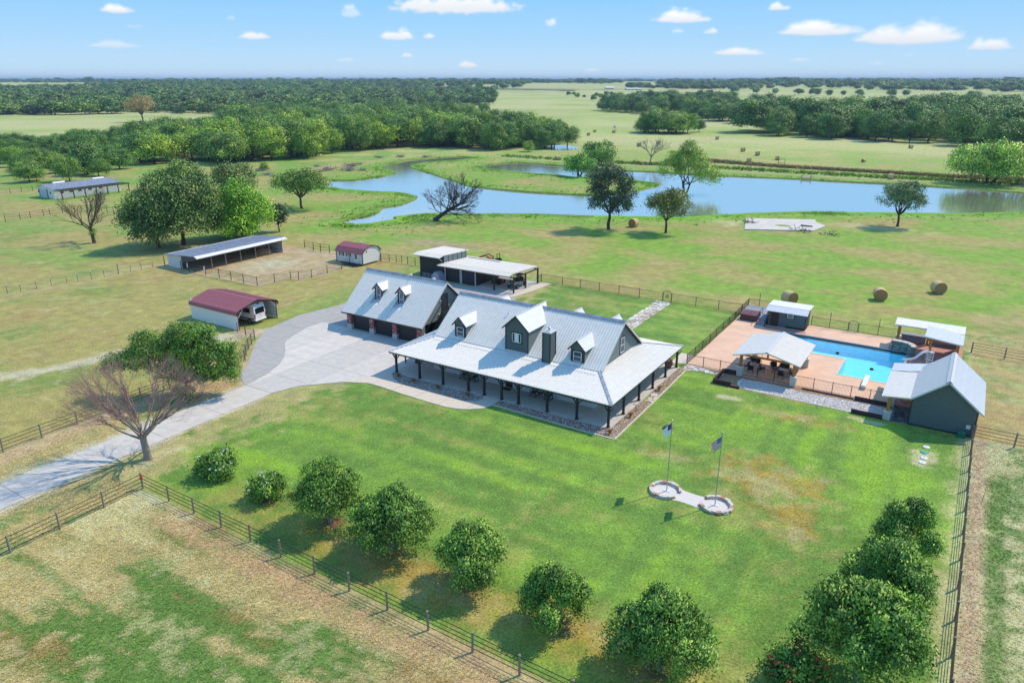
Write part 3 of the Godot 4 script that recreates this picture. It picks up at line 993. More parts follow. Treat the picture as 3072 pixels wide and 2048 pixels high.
func make_house() -> void:
	var root := thing("ranch_house", "long grey house with pale ribbed metal roof and a wraparound porch", "house", V(-12.5, 0, 8.8))
	var m := Mb.new()
	m.bx(-25.5, 0.22, 0.0, 0.1, -0.22, 17.9)
	part(root, "porch_floor", m, M.concrete_b)
	m = Mb.new()
	m.bx(-22.5, -2.96, 0.1, 3.55, 3.1, 14.4)
	part(root, "wall", m, M.wall_pale)
	# gable ends of the upper floor
	for x in [[-3.16, -2.96], [-22.5, -22.3]]:
		m = Mb.new()
		m.ext(pv([4.1, 3.5, 13.4, 3.5, 13.4, 3.6, 8.75, 7.22, 4.1, 3.6]), V(x[0], 0, 0), V(0, 0, 1), Vector3.UP, V(x[1] - x[0], 0, 0))
		part(root, "gable_wall", m, M.siding)
	# porch roof, four ribbed planes with hips
	var he := 2.55
	var hb := 3.72
	var A0 := -25.9
	var A1 := 0.4
	var B0 := -0.45
	var B1 := 18.05
	var I0 := -22.5
	var I1 := -3.0
	var J0 := 3.9
	var J1 := 13.6
	m = Mb.new()
	var v := V(0, hb - he, J0 - B0)
	ribbed(m, V(A0, he, B0), Vector3(1, 0, 0), v, pv([0, 0, A1 - A0, 0, I1 - A0, v.length(), I0 - A0, v.length()]))
	part(root, "porch_roof", m, M.roof)
	m = Mb.new()
	v = V(I1 - A1, hb - he, 0)
	ribbed(m, V(A1, he, B0), V(0, 0, 1), v, pv([0, 0, B1 - B0, 0, J1 - B0, v.length(), J0 - B0, v.length()]), 0.27, 0.035)
	part(root, "porch_roof", m, M.roof)
	m = Mb.new()
	v = V(0, hb - he, J1 - B1)
	ribbed(m, V(A0, he, B1), Vector3(1, 0, 0), v, pv([0, 0, A1 - A0, 0, I1 - A0, v.length(), I0 - A0, v.length()]))
	part(root, "porch_roof", m, M.roof)
	m = Mb.new()
	v = V(I0 - A0, hb - he, 0)
	ribbed(m, V(A0, he, B0), V(0, 0, 1), v, pv([0, 0, B1 - B0, 0, J1 - B0, v.length(), J0 - B0, v.length()]))
	part(root, "porch_roof", m, M.roof)
	for q in [[A1, B0, I1, J0], [A1, B1, I1, J1], [A0, B0, I0, J0], [A0, B1, I0, J1]]:
		m = Mb.new()
		m.beam(V(q[0], he + 0.045, q[1]), V(q[2], hb + 0.045, q[3]), 0.3, 0.02)
		part(root, "hip_cap", m, M.roof_old if q[1] < 0 and q[0] > 0 else M.trim_light)
	m = Mb.new()
	m.bx(A0 + 0.02, A1 - 0.02, he - 0.2, he - 0.085, B0 + 0.02, B0 + 0.05)
	m.bx(A0 + 0.02, A1 - 0.02, he - 0.2, he - 0.085, B1 - 0.05, B1 - 0.02)
	m.bx(A0 + 0.02, A0 + 0.05, he - 0.2, he - 0.085, B0 + 0.05, B1 - 0.05)
	m.bx(A1 - 0.05, A1 - 0.02, he - 0.2, he - 0.085, B0 + 0.05, B1 - 0.05)
	part(root, "fascia", m, M.black)
	m = Mb.new()
	m.bx(-25.35, 0.05, 2.2, 2.42, -0.08, 0.08)
	m.bx(-25.35, 0.05, 2.2, 2.42, 17.52, 17.68)
	m.bx(-25.33, -25.17, 2.2, 2.42, 0.08, 17.52)
	m.bx(-0.12, 0.04, 2.2, 2.42, 0.08, 17.52)
	part(root, "porch_beam", m, M.black)
	var fa := [-25.25, -22.05, -18.93, -15.7, -13.75, -11.66, -9.69, -6.47, -3.28, -0.05]
	for x in fa:
		porch_post(root, x, 0.0, 2.2, true, false)
		porch_post(root, x, 17.6, 2.2, true, false)
	for y in [3.36, 7.07, 10.67, 14.25]:
		porch_post(root, -0.05, y, 2.2, false, true)
		porch_post(root, -25.25, y, 2.2, false, true)
	# upper roof
	var rb := 8.75
	var rh := 7.4
	for s in [0, 1]:
		m = Mb.new()
		var b0: float = 3.82 if s == 0 else 13.68
		v = V(0, rh - 3.72, rb - b0)
		ribbed(m, V(-22.86, 3.73, b0), Vector3(1, 0, 0), v, pv([0, 0, 20.25, 0, 20.25, v.length(), 0, v.length()]))
		part(root, "roof_slope", m, M.roof)
	m = Mb.new()
	for s in [-1, 1]:
		m.obox(Transform3D(Basis.from_euler(Vector3(s * 0.64, 0, 0)), V(-12.73, rh + 0.02, rb - s * 0.13)), Vector3(20.3, 0.02, 0.3))
	part(root, "ridge_cap", m, M.roof_old)
	for x in [-22.88, -2.6]:
		m = Mb.new()
		for s in [-1, 1]:
			m.beam(V(x, 3.64, rb + s * 4.93), V(x, rh - 0.08, rb), 0.03, 0.17)
		part(root, "rake_board", m, M.trim_light)
	m = Mb.new()
	for s in [-1, 1]:
		m.beam(V(-2.79, 3.55, rb + s * 4.85), V(-2.79, rh - 0.16, rb), 0.3, 0.03)
	part(root, "soffit", m, M.black)
	m = Mb.new()
	m.bx(-22.6, -2.9, 3.70, 3.76, 3.72, 3.86)
	part(root, "flashing", m, M.trim_light)
	# dormers
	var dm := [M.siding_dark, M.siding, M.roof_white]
	dormer(root, -6.24, -4.76, 4.18, 6.0, 7.4, 3.9, 5.46, 6.22, 1.0, "double", dm)
	dormer(root, -20.33, -18.9, 4.18, 6.0, 7.4, 3.9, 5.46, 6.22, 1.0, "double", dm)
	dormer(root, -13.74, -10.98, 3.95, 7.2, 9.9, 3.75, 6.34, 7.62, 1.0, "triple", dm)
	for x in [-19.5, -9.9, -5.4]:
		dormer(root, x - 0.73, x + 0.73, 13.3, 11.5, 9.9, 3.9, 5.46, 6.35, -1.0, "double", dm)
	# chimney
	m = Mb.new()
	m.bx(-8.94, -8.1, 3.2, 6.7, 3.3, 4.4)
	var ch := part(root, "chimney", m, M.siding_dark)
	m = Mb.new()
	for q in [[-8.94, 3.3], [-8.1, 3.3], [-8.1, 4.4], [-8.94, 4.4]]:
		m.bx(q[0] - 0.05, q[0] + 0.05, 3.2, 6.69, q[1] - 0.05, q[1] + 0.05)
	sub(ch, "corner_trim", m, M.black)
	m = Mb.new()
	m.bx(-9.02, -8.02, 6.7, 6.78, 3.22, 4.48)
	m.bx(-8.9, -8.14, 6.78, 6.84, 3.34, 4.36)
	sub(ch, "cap", m, M.trim_light)
	m = Mb.new()
	m.lathe([Vector2(0.001, 0), Vector2(0.1, 0), Vector2(0.1, 0.25), Vector2(0.18, 0.25), Vector2(0.18, 0.3), Vector2(0.001, 0.42)], V(-8.52, 6.84, 3.85), 10)
	sub(ch, "flue", m, M.steel)
	m = Mb.new()
	m.tube(V(-15.5, 6.0, 7.3), V(-15.5, 6.65, 7.3), 0.06, 0.06, 8)
	part(root, "vent_pipe", m, M.trim_light)
	# doors and windows
	window(root, V(-2.96, 4.78, 9.05), V(0, 0, 1), Vector3.UP, 0.95, 1.6, M.black)
	for q in [[-19.75, 1.9], [-10.75, 1.3], [-5.9, 1.3], [-16.4, 1.3], [-3.75, 0.9], [-21.8, 0.7]]:
		window(root, V(q[0], 1.4, 3.1), Vector3(1, 0, 0), Vector3.UP, q[1], 1.4, M.timber_dark, "grid")
	for q in [5.5, 9.0, 12.5]:
		window(root, V(-2.96, 1.5, q), V(0, 0, 1), Vector3.UP, 1.2, 1.4, M.timber_dark, "grid")
	m = Mb.new()
	m.bx(-13.15, -12.25, 0.1, 2.15, 3.03, 3.1)
	var dr := part(root, "front_door", m, M.timber_dark)
	m = Mb.new()
	m.bx(-13.25, -13.15, 0.1, 2.25, 3.0, 3.1)
	m.bx(-12.25, -12.15, 0.1, 2.25, 3.0, 3.1)
	m.bx(-13.15, -12.25, 2.15, 2.25, 3.0, 3.1)
	sub(dr, "door_frame", m, M.white)
	m = Mb.new()
	m.lathe([Vector2(0.001, -0.03), Vector2(0.03, 0), Vector2(0.001, 0.03)], V(-12.35, 1.05, 2.98), 8)
	sub(dr, "door_handle", m, M.steel)
	# doormat
	m = Mb.new()
	m.bx(-13.2, -12.2, 0.1, 0.115, 2.2, 2.8)
	tag_single("door_mat", m, M.timber_dark, "dark door mat before the front door under the porch", "mat")


func tag_single(called: String, m, mt: Material, label: String, category: String, group := "") -> MeshInstance3D:
	return single(called, m, mt, label, category, group)


func bricks(m: Mb, a0: float, a1: float, h0: float, h1: float, b0: float, b1: float) -> void:
	# courses of bricks standing 6 mm proud of the mortar core
	var hh := 0.075
	var y := h0
	var row := 0
	var cols := [lin(176, 70, 78), lin(196, 92, 96), lin(150, 58, 66), lin(206, 112, 110), lin(232, 200, 196)]
	while y < h1 - 0.02:
		var yt := minf(y + hh - 0.012, h1)
		for side in 4:
			var l0: float = a0 if side % 2 == 0 else b0
			var l1: float = a1 if side % 2 == 0 else b1
			var x := l0 - (0.11 if row % 2 else 0.0)
			while x < l1:
				var x0 := maxf(x, l0)
				var x1 := minf(x + 0.208, l1)
				if x1 - x0 > 0.03:
					m.col = cols[rng.randi_range(0, 3) if rng.randf() < 0.86 else 4]
					if side == 0: m.bx(x0, x1, y, yt, b0 - 0.006, b0 + 0.01)
					elif side == 2: m.bx(x0, x1, y, yt, b1 - 0.01, b1 + 0.006)
					elif side == 1: m.bx(a1 - 0.01, a1 + 0.006, y, yt, x0, x1)
					else: m.bx(a0 - 0.006, a0 + 0.01, y, yt, x0, x1)
				x += 0.22
		y += hh
		row += 1


func make_garage() -> void:
	var root := thing("garage_building", "three-bay garage with dark doors, brick piers and an outside stair", "garage", V(-34.5, 0, 13.1))
	var m := Mb.new()
	m.bx(-40.6, -28.5, 0.02, 2.3, 9.1, 17.9)
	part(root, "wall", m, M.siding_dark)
	for x in [-28.7, -40.6]:
		m = Mb.new()
		m.ext(pv([8.42, 0.02, 17.9, 0.02, 17.9, 2.6, 13.1, 6.62, 8.42, 2.7]), V(x, 0, 0), V(0, 0, 1), Vector3.UP, V(0.2, 0, 0))
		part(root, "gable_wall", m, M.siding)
	m = Mb.new()
	m.bx(-40.6, -28.6, 2.12, 2.45, 8.43, 8.8)
	part(root, "lintel", m, M.black)
	# brick piers on stone bases
	var pier := [[-40.65, -39.92], [-36.87, -36.19], [-33.1, -32.43], [-29.3, -28.52]]
	for p in pier:
		var core := Mb.new()
		core.bx(p[0] + 0.01, p[1] - 0.01, 0.65, 2.12, 8.41, 9.09)
		var po := part(root, "pier", core, M.white_dull)
		var bm := Mb.new()
		bricks(bm, p[0], p[1], 0.68, 2.12, 8.4, 9.1)
		var bo := sub(po, "brickwork", bm, M.brick)
		tag(bo, "", "", "", "stuff")
		for j in 3:
			for i in 2:
				var st := Mb.new()
				var w: float = (p[1] - p[0] + 0.06) / 2
				var x: float = p[0] - 0.03 + i * w
				st.bx(x + 0.006, x + w - 0.006, 0.02 + j * 0.215, 0.225 + j * 0.215, 8.36 - 0.004 * ((i + j) % 2), 9.12)
				sub(po, "stone", st, M.stone_white)
	# doors of four sections
	for i in 3:
		var x0: float = pier[i][1]
		var x1: float = pier[i + 1][0]
		m = Mb.new()
		m.bx(x0, x1, 0.02, 2.12, 8.78, 8.84)
		var d := part(root, "garage_door", m, M.black)
		for s in 4:
			var q := Mb.new()
			q.bx(x0 + 0.03, x1 - 0.03, 0.04 + s * 0.52, 0.535 + s * 0.52, 8.745, 8.79)
			for k in 5:
				var w := (x1 - x0 - 0.06) / 5
				q.bx(x0 + 0.1 + k * w, x0 + 0.0 + (k + 1) * w - 0.04, 0.14 + s * 0.52, 0.44 + s * 0.52, 8.73, 8.746)
			sub(d, "door_panel", q, M.black)
	# roof
	for s in [-1, 1]:
		m = Mb.new()
		var b0: float = 13.1 + s * 5.22
		var v := V(0, 6.8 - 2.35, 13.1 - b0)
		if s > 0:
			ribbed(m, V(-41.1, 2.35, b0), Vector3(1, 0, 0), v, pv([0, 0, 13.1, 0, 13.1, v.length(), 0, v.length()]))
		else:   # open notches in front of the two dormers
			var l := v.length()
			var y0 := l * (9.35 - 7.88) / 5.22
			var y1 := l * (10.5 - 7.88) / 5.22
			for q in [[0.0, 3.6, 0.0, l], [3.6, 4.9, 0.0, y0], [3.6, 4.9, y1, l], [4.9, 7.35, 0.0, l], [7.35, 8.65, 0.0, y0], [7.35, 8.65, y1, l], [8.65, 13.1, 0.0, l]]:
				ribbed(m, V(-41.1, 2.35, b0), Vector3(1, 0, 0), v, pv([q[0], q[2], q[1], q[2], q[1], q[3], q[0], q[3]]))
		part(root, "roof_slope", m, M.roof)
		m = Mb.new()
		m.bx(-41.08, -28.02, 2.13, 2.26, b0 - 0.02, b0 + 0.02)
		part(root, "fascia", m, M.black)
		for x in [-41.1, -27.99]:
			m = Mb.new()
			m.beam(V(x, 2.27, b0), V(x, 6.72, 13.1), 0.03, 0.16)
			part(root, "rake_board", m, M.trim_light)
		m = Mb.new()
		m.beam(V(-28.25, 2.16, b0), V(-28.25, 6.62, 13.1), 0.46, 0.03)
		part(root, "soffit", m, M.black)
	m = Mb.new()
	for s in [-1, 1]:
		m.obox(Transform3D(Basis.from_euler(Vector3(s * 0.7, 0, 0)), V(-34.55, 6.83, 13.1 - s * 0.13)), Vector3(13.15, 0.02, 0.3))
	part(root, "ridge_cap", m, M.roof_old)
	var dm := [M.siding_dark, M.siding, M.roof_white]
	for x in [-36.85, -33.1]:
		dormer(root, x - 0.62, x + 0.62, 10.45, 11.7, 12.5, 3.8, 5.4, 6.05, 1.0, "arch", dm)
	for x in [-36.0, -32.2]:
		dormer(root, x - 0.6, x + 0.6, 15.75, 14.6, 13.6, 4.05, 5.3, 6.05, -1.0, "", dm)
	# recessed sill roofs before the dormers
	for x in [-36.85, -33.1]:
		m = Mb.new()
		ribbed(m, V(x - 0.65, 3.56, 9.33), Vector3(1, 0, 0), V(0, 0.3, 1.15), pv([0, 0, 1.3, 0, 1.3, 1.2, 0, 1.2]), 0.2, 0.02, 0.04)
		part(root, "sill_roof", m, M.roof)
		for sd in [-0.65, 0.62]:
			m = Mb.new()
			m.ext(pv([9.35, 3.5, 10.5, 3.8, 10.5, 4.55, 9.35, 3.58]), V(x + sd, 0, 0), V(0, 0, 1), Vector3.UP, V(0.03, 0, 0))
			part(root, "notch_cheek", m, M.trim_light)
	# gable door, lights
	m = Mb.new()
	m.bx(-28.5, -28.44, 3.15, 5.2, 12.55, 13.6)
	var d := part(root, "door", m, M.black_wall)
	m = Mb.new()
	m.bx(-28.5, -28.42, 3.15, 5.3, 12.45, 12.55)
	m.bx(-28.5, -28.42, 3.15, 5.3, 13.6, 13.7)
	m.bx(-28.5, -28.42, 5.2, 5.3, 12.55, 13.6)
	sub(d, "door_frame", m, M.black)
	for q in [[6.0, 13.3], [1.3, 8.9], [3.0, 11.8], [4.6, 12.2]]:
		m = Mb.new()
		m.lathe([Vector2(0.001, -0.09), Vector2(0.08, -0.05), Vector2(0.09, 0.05), Vector2(0.001, 0.09)], V(-28.42, q[0], q[1]), 8)
		part(root, "wall_lamp", m, M.white)
	# stair and landing along the gable
	m = Mb.new()
	m.bx(-28.48, -27.3, 3.0, 3.12, 12.3, 15.2)
	var land := part(root, "landing", m, M.black)
	for q in [[-27.4, 12.4], [-27.4, 15.1], [-28.4, 15.1]]:
		var p := Mb.new()
		p.bx(q[0] - 0.06, q[0] + 0.06, 0.02, 4.1, q[1] - 0.06, q[1] + 0.06)
		sub(land, "post", p, M.black)
	var lat := Mb.new()
	lat.bx(-27.45, -27.35, 4.02, 4.1, 12.46, 15.04)
	lat.bx(-28.34, -27.46, 4.02, 4.1, 15.05, 15.15)
	for i in 11:
		var y := 12.5 + i * 0.23
		lat.beam(V(-27.4, 3.15, y), V(-27.4, 4.02, minf(y + 0.6, 15.0)), 0.02, 0.05)
		lat.beam(V(-27.38, 4.02, y), V(-27.38, 3.15, minf(y + 0.6, 15.0)), 0.02, 0.05)
	sub(land, "lattice", lat, M.black)
	var stair := Mb.new()
	for x in [-28.35, -27.4]:
		stair.beam(V(x, 0.1, 9.0), V(x, 3.05, 12.3), 0.06, 0.28)
	var st := part(root, "stair", stair, M.black)
	for i in 15:
		var s := Mb.new()
		var t := (i + 0.5) / 15.0
		s.bx(-28.32, -27.43, 0.2 + t * 2.85, 0.245 + t * 2.85, 9.0 + t * 3.3 - 0.14, 9.0 + t * 3.3 + 0.14)
		sub(st, "tread", s, M.black)
	var hr := Mb.new()
	hr.beam(V(-27.36, 1.05, 9.0), V(-27.36, 4.0, 12.3), 0.07, 0.07)
	for i in 14:
		var t := (i + 0.5) / 14.0
		hr.bx(-27.39, -27.33, 0.1 + t * 2.95, 1.02 + t * 2.95, 9.0 + t * 3.3 - 0.03, 9.0 + t * 3.3 + 0.03)
	hr.beam(V(-28.45, 1.45, 9.1), V(-28.45, 4.1, 12.3), 0.06, 0.08)
	sub(st, "handrail", hr, M.black)


# ---------------------------------------------------------------- paving
func panels(root: Node3D, called: String, poly: PackedVector2Array, cuts_a: Array, cuts_b: Array, h0: float, h1: float, mats: Array) -> void:
	for i in cuts_a.size() - 1:
		for j in cuts_b.size() - 1:
			var cell := rect(cuts_a[i] + 0.02, cuts_b[j] + 0.02, cuts_a[i + 1] - 0.02, cuts_b[j + 1] - 0.02)
			for q in Geometry2D.intersect_polygons(poly, cell):
				if q.size() < 3: continue
				var m := Mb.new()
				m.slab(q, h0, h1)
				part(root, called, m, mats[(i * 7 + j * 3) % mats.size()])


func structure(called: String) -> Node3D:
	var o := Node3D.new()
	o.name = numbered(called)
	add_child(o)
	tag(o, "", "", "", "structure")
	return o


# irregular flagstones filling an outline
func flags(root: Node3D, poly: PackedVector2Array, size: float, h: float, mats: Array, sd: int) -> void:
	var r := RandomNumberGenerator.new()
	r.seed = sd
	var bb := Rect2(poly[0], Vector2.ZERO)
	for p in poly: bb = bb.expand(p)
	var nx := int(ceil(bb.size.x / size)) + 1
	var ny := int(ceil(bb.size.y / size)) + 1
	var pt := {}
	for j in range(-1, ny + 2):
		for i in range(-1, nx + 2):
			pt[Vector2i(i, j)] = bb.position + Vector2((i + (0.5 if j % 2 else 0.0) + r.randf_range(-0.3, 0.3)) * size, (j + r.randf_range(-0.3, 0.3)) * size)
	for j in ny + 1:
		for i in nx + 1:
			var q := PackedVector2Array([pt[Vector2i(i, j)], pt[Vector2i(i + 1, j)], pt[Vector2i(i + 1, j + 1)], pt[Vector2i(i, j + 1)]])
			if Geometry2D.triangulate_polygon(q).is_empty(): continue
			for s in Geometry2D.offset_polygon(q, -size * 0.055):
				for z in Geometry2D.intersect_polygons(poly, s):
					if z.size() < 3 or absf(area(z)) < size * size * 0.08: continue
					var m := Mb.new()
					m.slab(z, 0.01, h + r.randf_range(0.0, 0.014))
					part(root, "flagstone", m, mats[r.randi_range(0, mats.size() - 1)])


func area(p: PackedVector2Array) -> float:
	var s := 0.0
	for i in p.size(): s += p[i].cross(p[(i + 1) % p.size()])
	return s / 2.0


func make_paving() -> void:
	var d := structure("driveway")
	var drive := pv([-36.4, -70, -32.4, -70, -32.4, -11.05, -36.3, -11.05])
	var cb := []
	var b := -70.0
	while b < -11.2:
		cb.append(b)
		b += 5.9
	cb.append(-11.0)
	panels(d, "concrete_panel", drive, [-36.5, -32.3], cb, 0.004, 0.05, [M.concrete, M.concrete_c, M.concrete_b])
	var old := pv([-36.35, -11.04, -32.4, -11.04, -31.5, -8.2, -28.4, -4.9, -25.9, -3.4, -25.6, 0.0, -25.6, 8.35, -28.4, 8.35, -28.4, 19, -28.4, 30, -31.0, 32.2, -31.0, 33.6, -48.9, 33.6, -48.9, 15.5, -50.1, 8.7, -49.1, 2.3, -47.8, 0.6, -46.6, -1.2, -44.3, -3.7, -40.8, -7.3, -39.2, -9.5, -37, -10.8])
	panels(d, "old_slab", old, [-51, -44.5, -38.0, -25], [-12, -3, 5, 14, 24, 34], 0.004, 0.035, [M.asphalt])
	var apron := pv([-36.16, -11.0, -32.45, -11.0, -31.5, -8.3, -28.45, -5.05, -25.95, -3.85, -25.6, -1.0, -25.6, 8.38, -41.2, 8.38, -42.6, 9.2, -45.15, 8.2, -45.2, 5.8, -44.7, 3.9, -43.5, 0.8, -42.7, -0.2, -40.9, -1.7, -39.3, -3.3, -38.1, -5, -37, -7.4])
	panels(d, "concrete_panel", apron, [-46, -40.8, -36.0, -31.0, -25.5], [-12, -7.4, -2.5, 3.0, 8.5], 0.006, 0.055, [M.concrete, M.concrete_c, M.concrete_b])
	# front walk
	var w := structure("front_walk")
	var walk := pv([-28.4, -5.0, -27.57, -4.5, -25.9, -3.82, -24, -3.84, -21.2, -4.08, -18, -4.23, -15.4, -4.26, -14.2, -4.0, -13.3, -3.6, -12.16, -2.61, -11.8, -1.6, -11.75, -0.23, -13.5, -0.23, -13.5, -1.0, -13.75, -1.75, -14.77, -2.2, -22.85, -2.14, -24.6, -1.4, -25.3, -0.6, -26.0, -0.4])
	panels(w, "walk_panel", walk, [-29, -25.4, -22.5, -19.4, -16.4, -13.4, -11], [-6, 1], 0.005, 0.06, [M.walk])
	# stone beds round the porch
	bed("river_rock_bed", pv([-25.05, -1.1, -25.3, -0.5, -25.1, -0.24, -13.55, -0.24, -13.55, -1.0, -13.8, -1.72, -14.8, -2.16, -22.83, -2.1, -24.5, -1.4]), 2600, 31, [[172, 156, 152], [212, 202, 198], [140, 122, 120], [188, 166, 152], [238, 232, 226]])
	bed("river_rock_bed", pv([-11.7, -1.25, -11.5, -0.24, 0.24, -0.24, 0.24, -1.6, -2, -1.55]), 2300, 32, [[162, 134, 124], [208, 188, 178], [136, 108, 102], [188, 148, 128], [236, 226, 214]])
	bed("river_rock_bed", pv([0.26, -1.6, 1.36, -1.55, 1.2, 7.3, 0.26, 7.3]), 1300, 33, [[206, 182, 150], [186, 152, 116], [226, 210, 186], [170, 128, 96], [232, 226, 214]])
	bed("river_rock_bed", pv([0.26, 9.8, 1.2, 9.8, 1.0, 17.6, 0.26, 17.6]), 1300, 34, [[206, 182, 150], [186, 152, 116], [226, 210, 186], [170, 128, 96], [232, 226, 214]])
	var e := structure("bed_edging")
	for q in [[1.4, -1.75, 1.28, 9.0], [1.28, 9.0, 1.1, 17.4], [-2.0, -1.75, 1.4, -1.75], [-11.7, -1.4, -2.0, -1.75]]:
		var m := Mb.new()
		m.beam(V(q[0], 0.03, q[1]), V(q[2], 0.03, q[3]), 0.14, 0.09)
		part(e, "edging_stone", m, M.walk)
	var f := structure("side_path")
	flags(f, pv([0.26, 7.35, 1.2, 7.35, 1.18, 9.75, 0.26, 9.75]), 0.55, 0.06, [M.walk, M.white_dull, M.stone_mix], 3)
	f = structure("corner_path")
	flags(f, pv([0.3, 17.7, 0.5, 19.2, 2.6, 18.9, 5.0, 18.6, 5.0, 17.9, 2.0, 17.9, 1.2, 17.3]), 0.6, 0.05, [M.walk, M.white_dull, M.stone_mix], 4)
	f = structure("garden_walk")
	flags(f, pv([-11.9, 41.3, -9.5, 41.3, -9.5, 18.4, -11.3, 18.4]), 0.62, 0.05, [M.walk, M.white_dull, M.stone_mix, M.walk], 5)
	var patio := structure("patio_edge")
	var m := Mb.new()
	m.slab(pv([-31.0, 41.3, -29.2, 41.3, -29.6, 36, -30.2, 32.4, -31.2, 31.0, -31.0, 33.4]), 0.004, 0.04)
	part(patio, "paving", m, M.walk)
	m = Mb.new()
	m.slab(pv([-0.4, 19.1, 0.5, 19.3, 0.5, 22.5, -1.2, 22.5, -1.2, 18.3]), 0.004, 0.04)
	part(patio, "paving", m, M.walk)
	# old foundation by the pond
	var s := structure("concrete_slab")
	panels(s, "concrete_panel", pv([-19.2, 114.8, -9, 119.5, -5.5, 121.5, -4.8, 118.5, -2.0, 114.6, -3.2, 107.5, -15.9, 101.4]), [-20, -13.5, -8, -1], [100, 108, 115, 123], 0.004, 0.22, [M.concrete, M.concrete_c])
	m = Mb.new()
	m.slab(smooth(pv([-11.5, 109.4, -10.4, 110.7, -8.9, 110.6, -8.2, 109.6, -9.0, 108.9, -10.6, 108.8])), 0.1, 0.232)
	part(s, "grass_patch", m, M.leaf_flat)


func bed(called: String, poly: PackedVector2Array, count: int, sd: int, cols: Array) -> void:
	var r := RandomNumberGenerator.new()
	r.seed = sd
	var m := Mb.new()
	m.sheet(poly, 0.02)
	single("bed_soil", m, M.soil, "", "", "", "structure")
	var rock := Mb.new()
	var ic := []
	for k in 8:
		ic.append(Vector3(1 if k & 1 else -1, 1 if k & 2 else -1, 1 if k & 4 else -1).normalized() * Vector3(1, 0.62, 0.85) * r.randf_range(0.8, 1.1))
	for q in [[0, 2, 3, 1], [4, 5, 7, 6], [0, 1, 5, 4], [2, 6, 7, 3], [0, 4, 6, 2], [1, 3, 7, 5]]:
		rock.quad(ic[q[0]], ic[q[1]], ic[q[2]], ic[q[3]])
	scatter(called, rock.done(), M.rock, poly, count, sd, cols, 0.05, 0.10, 0.03, "", true)


func scatter(called: String, mesh: Mesh, mt: Material, poly: PackedVector2Array, count: int, sd: int, cols: Array, s0: float, s1: float, h: float, group := "", tilt := false) -> MultiMeshInstance3D:
	var r := RandomNumberGenerator.new()
	r.seed = sd
	var bb := Rect2(poly[0], Vector2.ZERO)
	for p in poly: bb = bb.expand(p)
	var tr := []
	while tr.size() < count:
		var p := bb.position + Vector2(r.randf() * bb.size.x, r.randf() * bb.size.y)
		if Geometry2D.is_point_in_polygon(p, poly): tr.append(p)
	var mm := MultiMesh.new()
	mm.transform_format = MultiMesh.TRANSFORM_3D
	mm.use_colors = true
	mm.mesh = mesh
	mm.instance_count = tr.size()
	for i in tr.size():
		var bs := Basis.from_euler(Vector3(r.randf_range(-0.5, 0.5) if tilt else 0.0, r.randf() * TAU, r.randf_range(-0.5, 0.5) if tilt else 0.0)).scaled(Vector3.ONE * r.randf_range(s0, s1))
		mm.set_instance_transform(i, Transform3D(bs, V(tr[i].x, h, tr[i].y)))
		var c: Array = cols[r.randi_range(0, cols.size() - 1)]
		mm.set_instance_color(i, lin(c[0], c[1], c[2]) * r.randf_range(0.85, 1.15))
	var o := MultiMeshInstance3D.new()
	o.name = numbered(called)
	o.multimesh = mm
	o.material_override = mt
	add_child(o)
	tag(o, "", "", group, "stuff")
	return o


# ---------------------------------------------------------------- fences
# iron railing: posts at the given (a, b) points, rails and close pickets between them
func iron_fence(called: String, label: String, pts: Array, h := 1.2, group := "iron fences") -> Node3D:
	var root := thing(called, label, "fence", V(pts[0], 0, pts[1]), group)
	var n := pts.size() / 2
	var pk := Mb.new()
	for i in n:
		var m := Mb.new()
		m.bx(pts[2 * i] - 0.035, pts[2 * i] + 0.035, 0.02, h + 0.08, pts[2 * i + 1] - 0.035, pts[2 * i + 1] + 0.035)
		part(root, "post", m, M.iron)
		if i == n - 1: break
		var p := V(pts[2 * i], 0, pts[2 * i + 1])
		var q := V(pts[2 * i + 2], 0, pts[2 * i + 3])
		for y in [0.12, h]:
			var r := Mb.new()
			r.beam(p + Vector3.UP * y, q + Vector3.UP * y, 0.035, 0.035)
			part(root, "rail", r, M.iron)
		var l := p.distance_to(q)
		var k := int(l / 0.125)
		for j in range(1, k):
			var c := p.lerp(q, float(j) / k)
			pk.obox(Transform3D(Basis(), c + Vector3.UP * (h / 2 + 0.07)), Vector3(0.014, h - 0.12, 0.014))
	var o := part(root, "pickets", pk, M.iron)
	tag(o, "", "", "", "stuff")
	return root


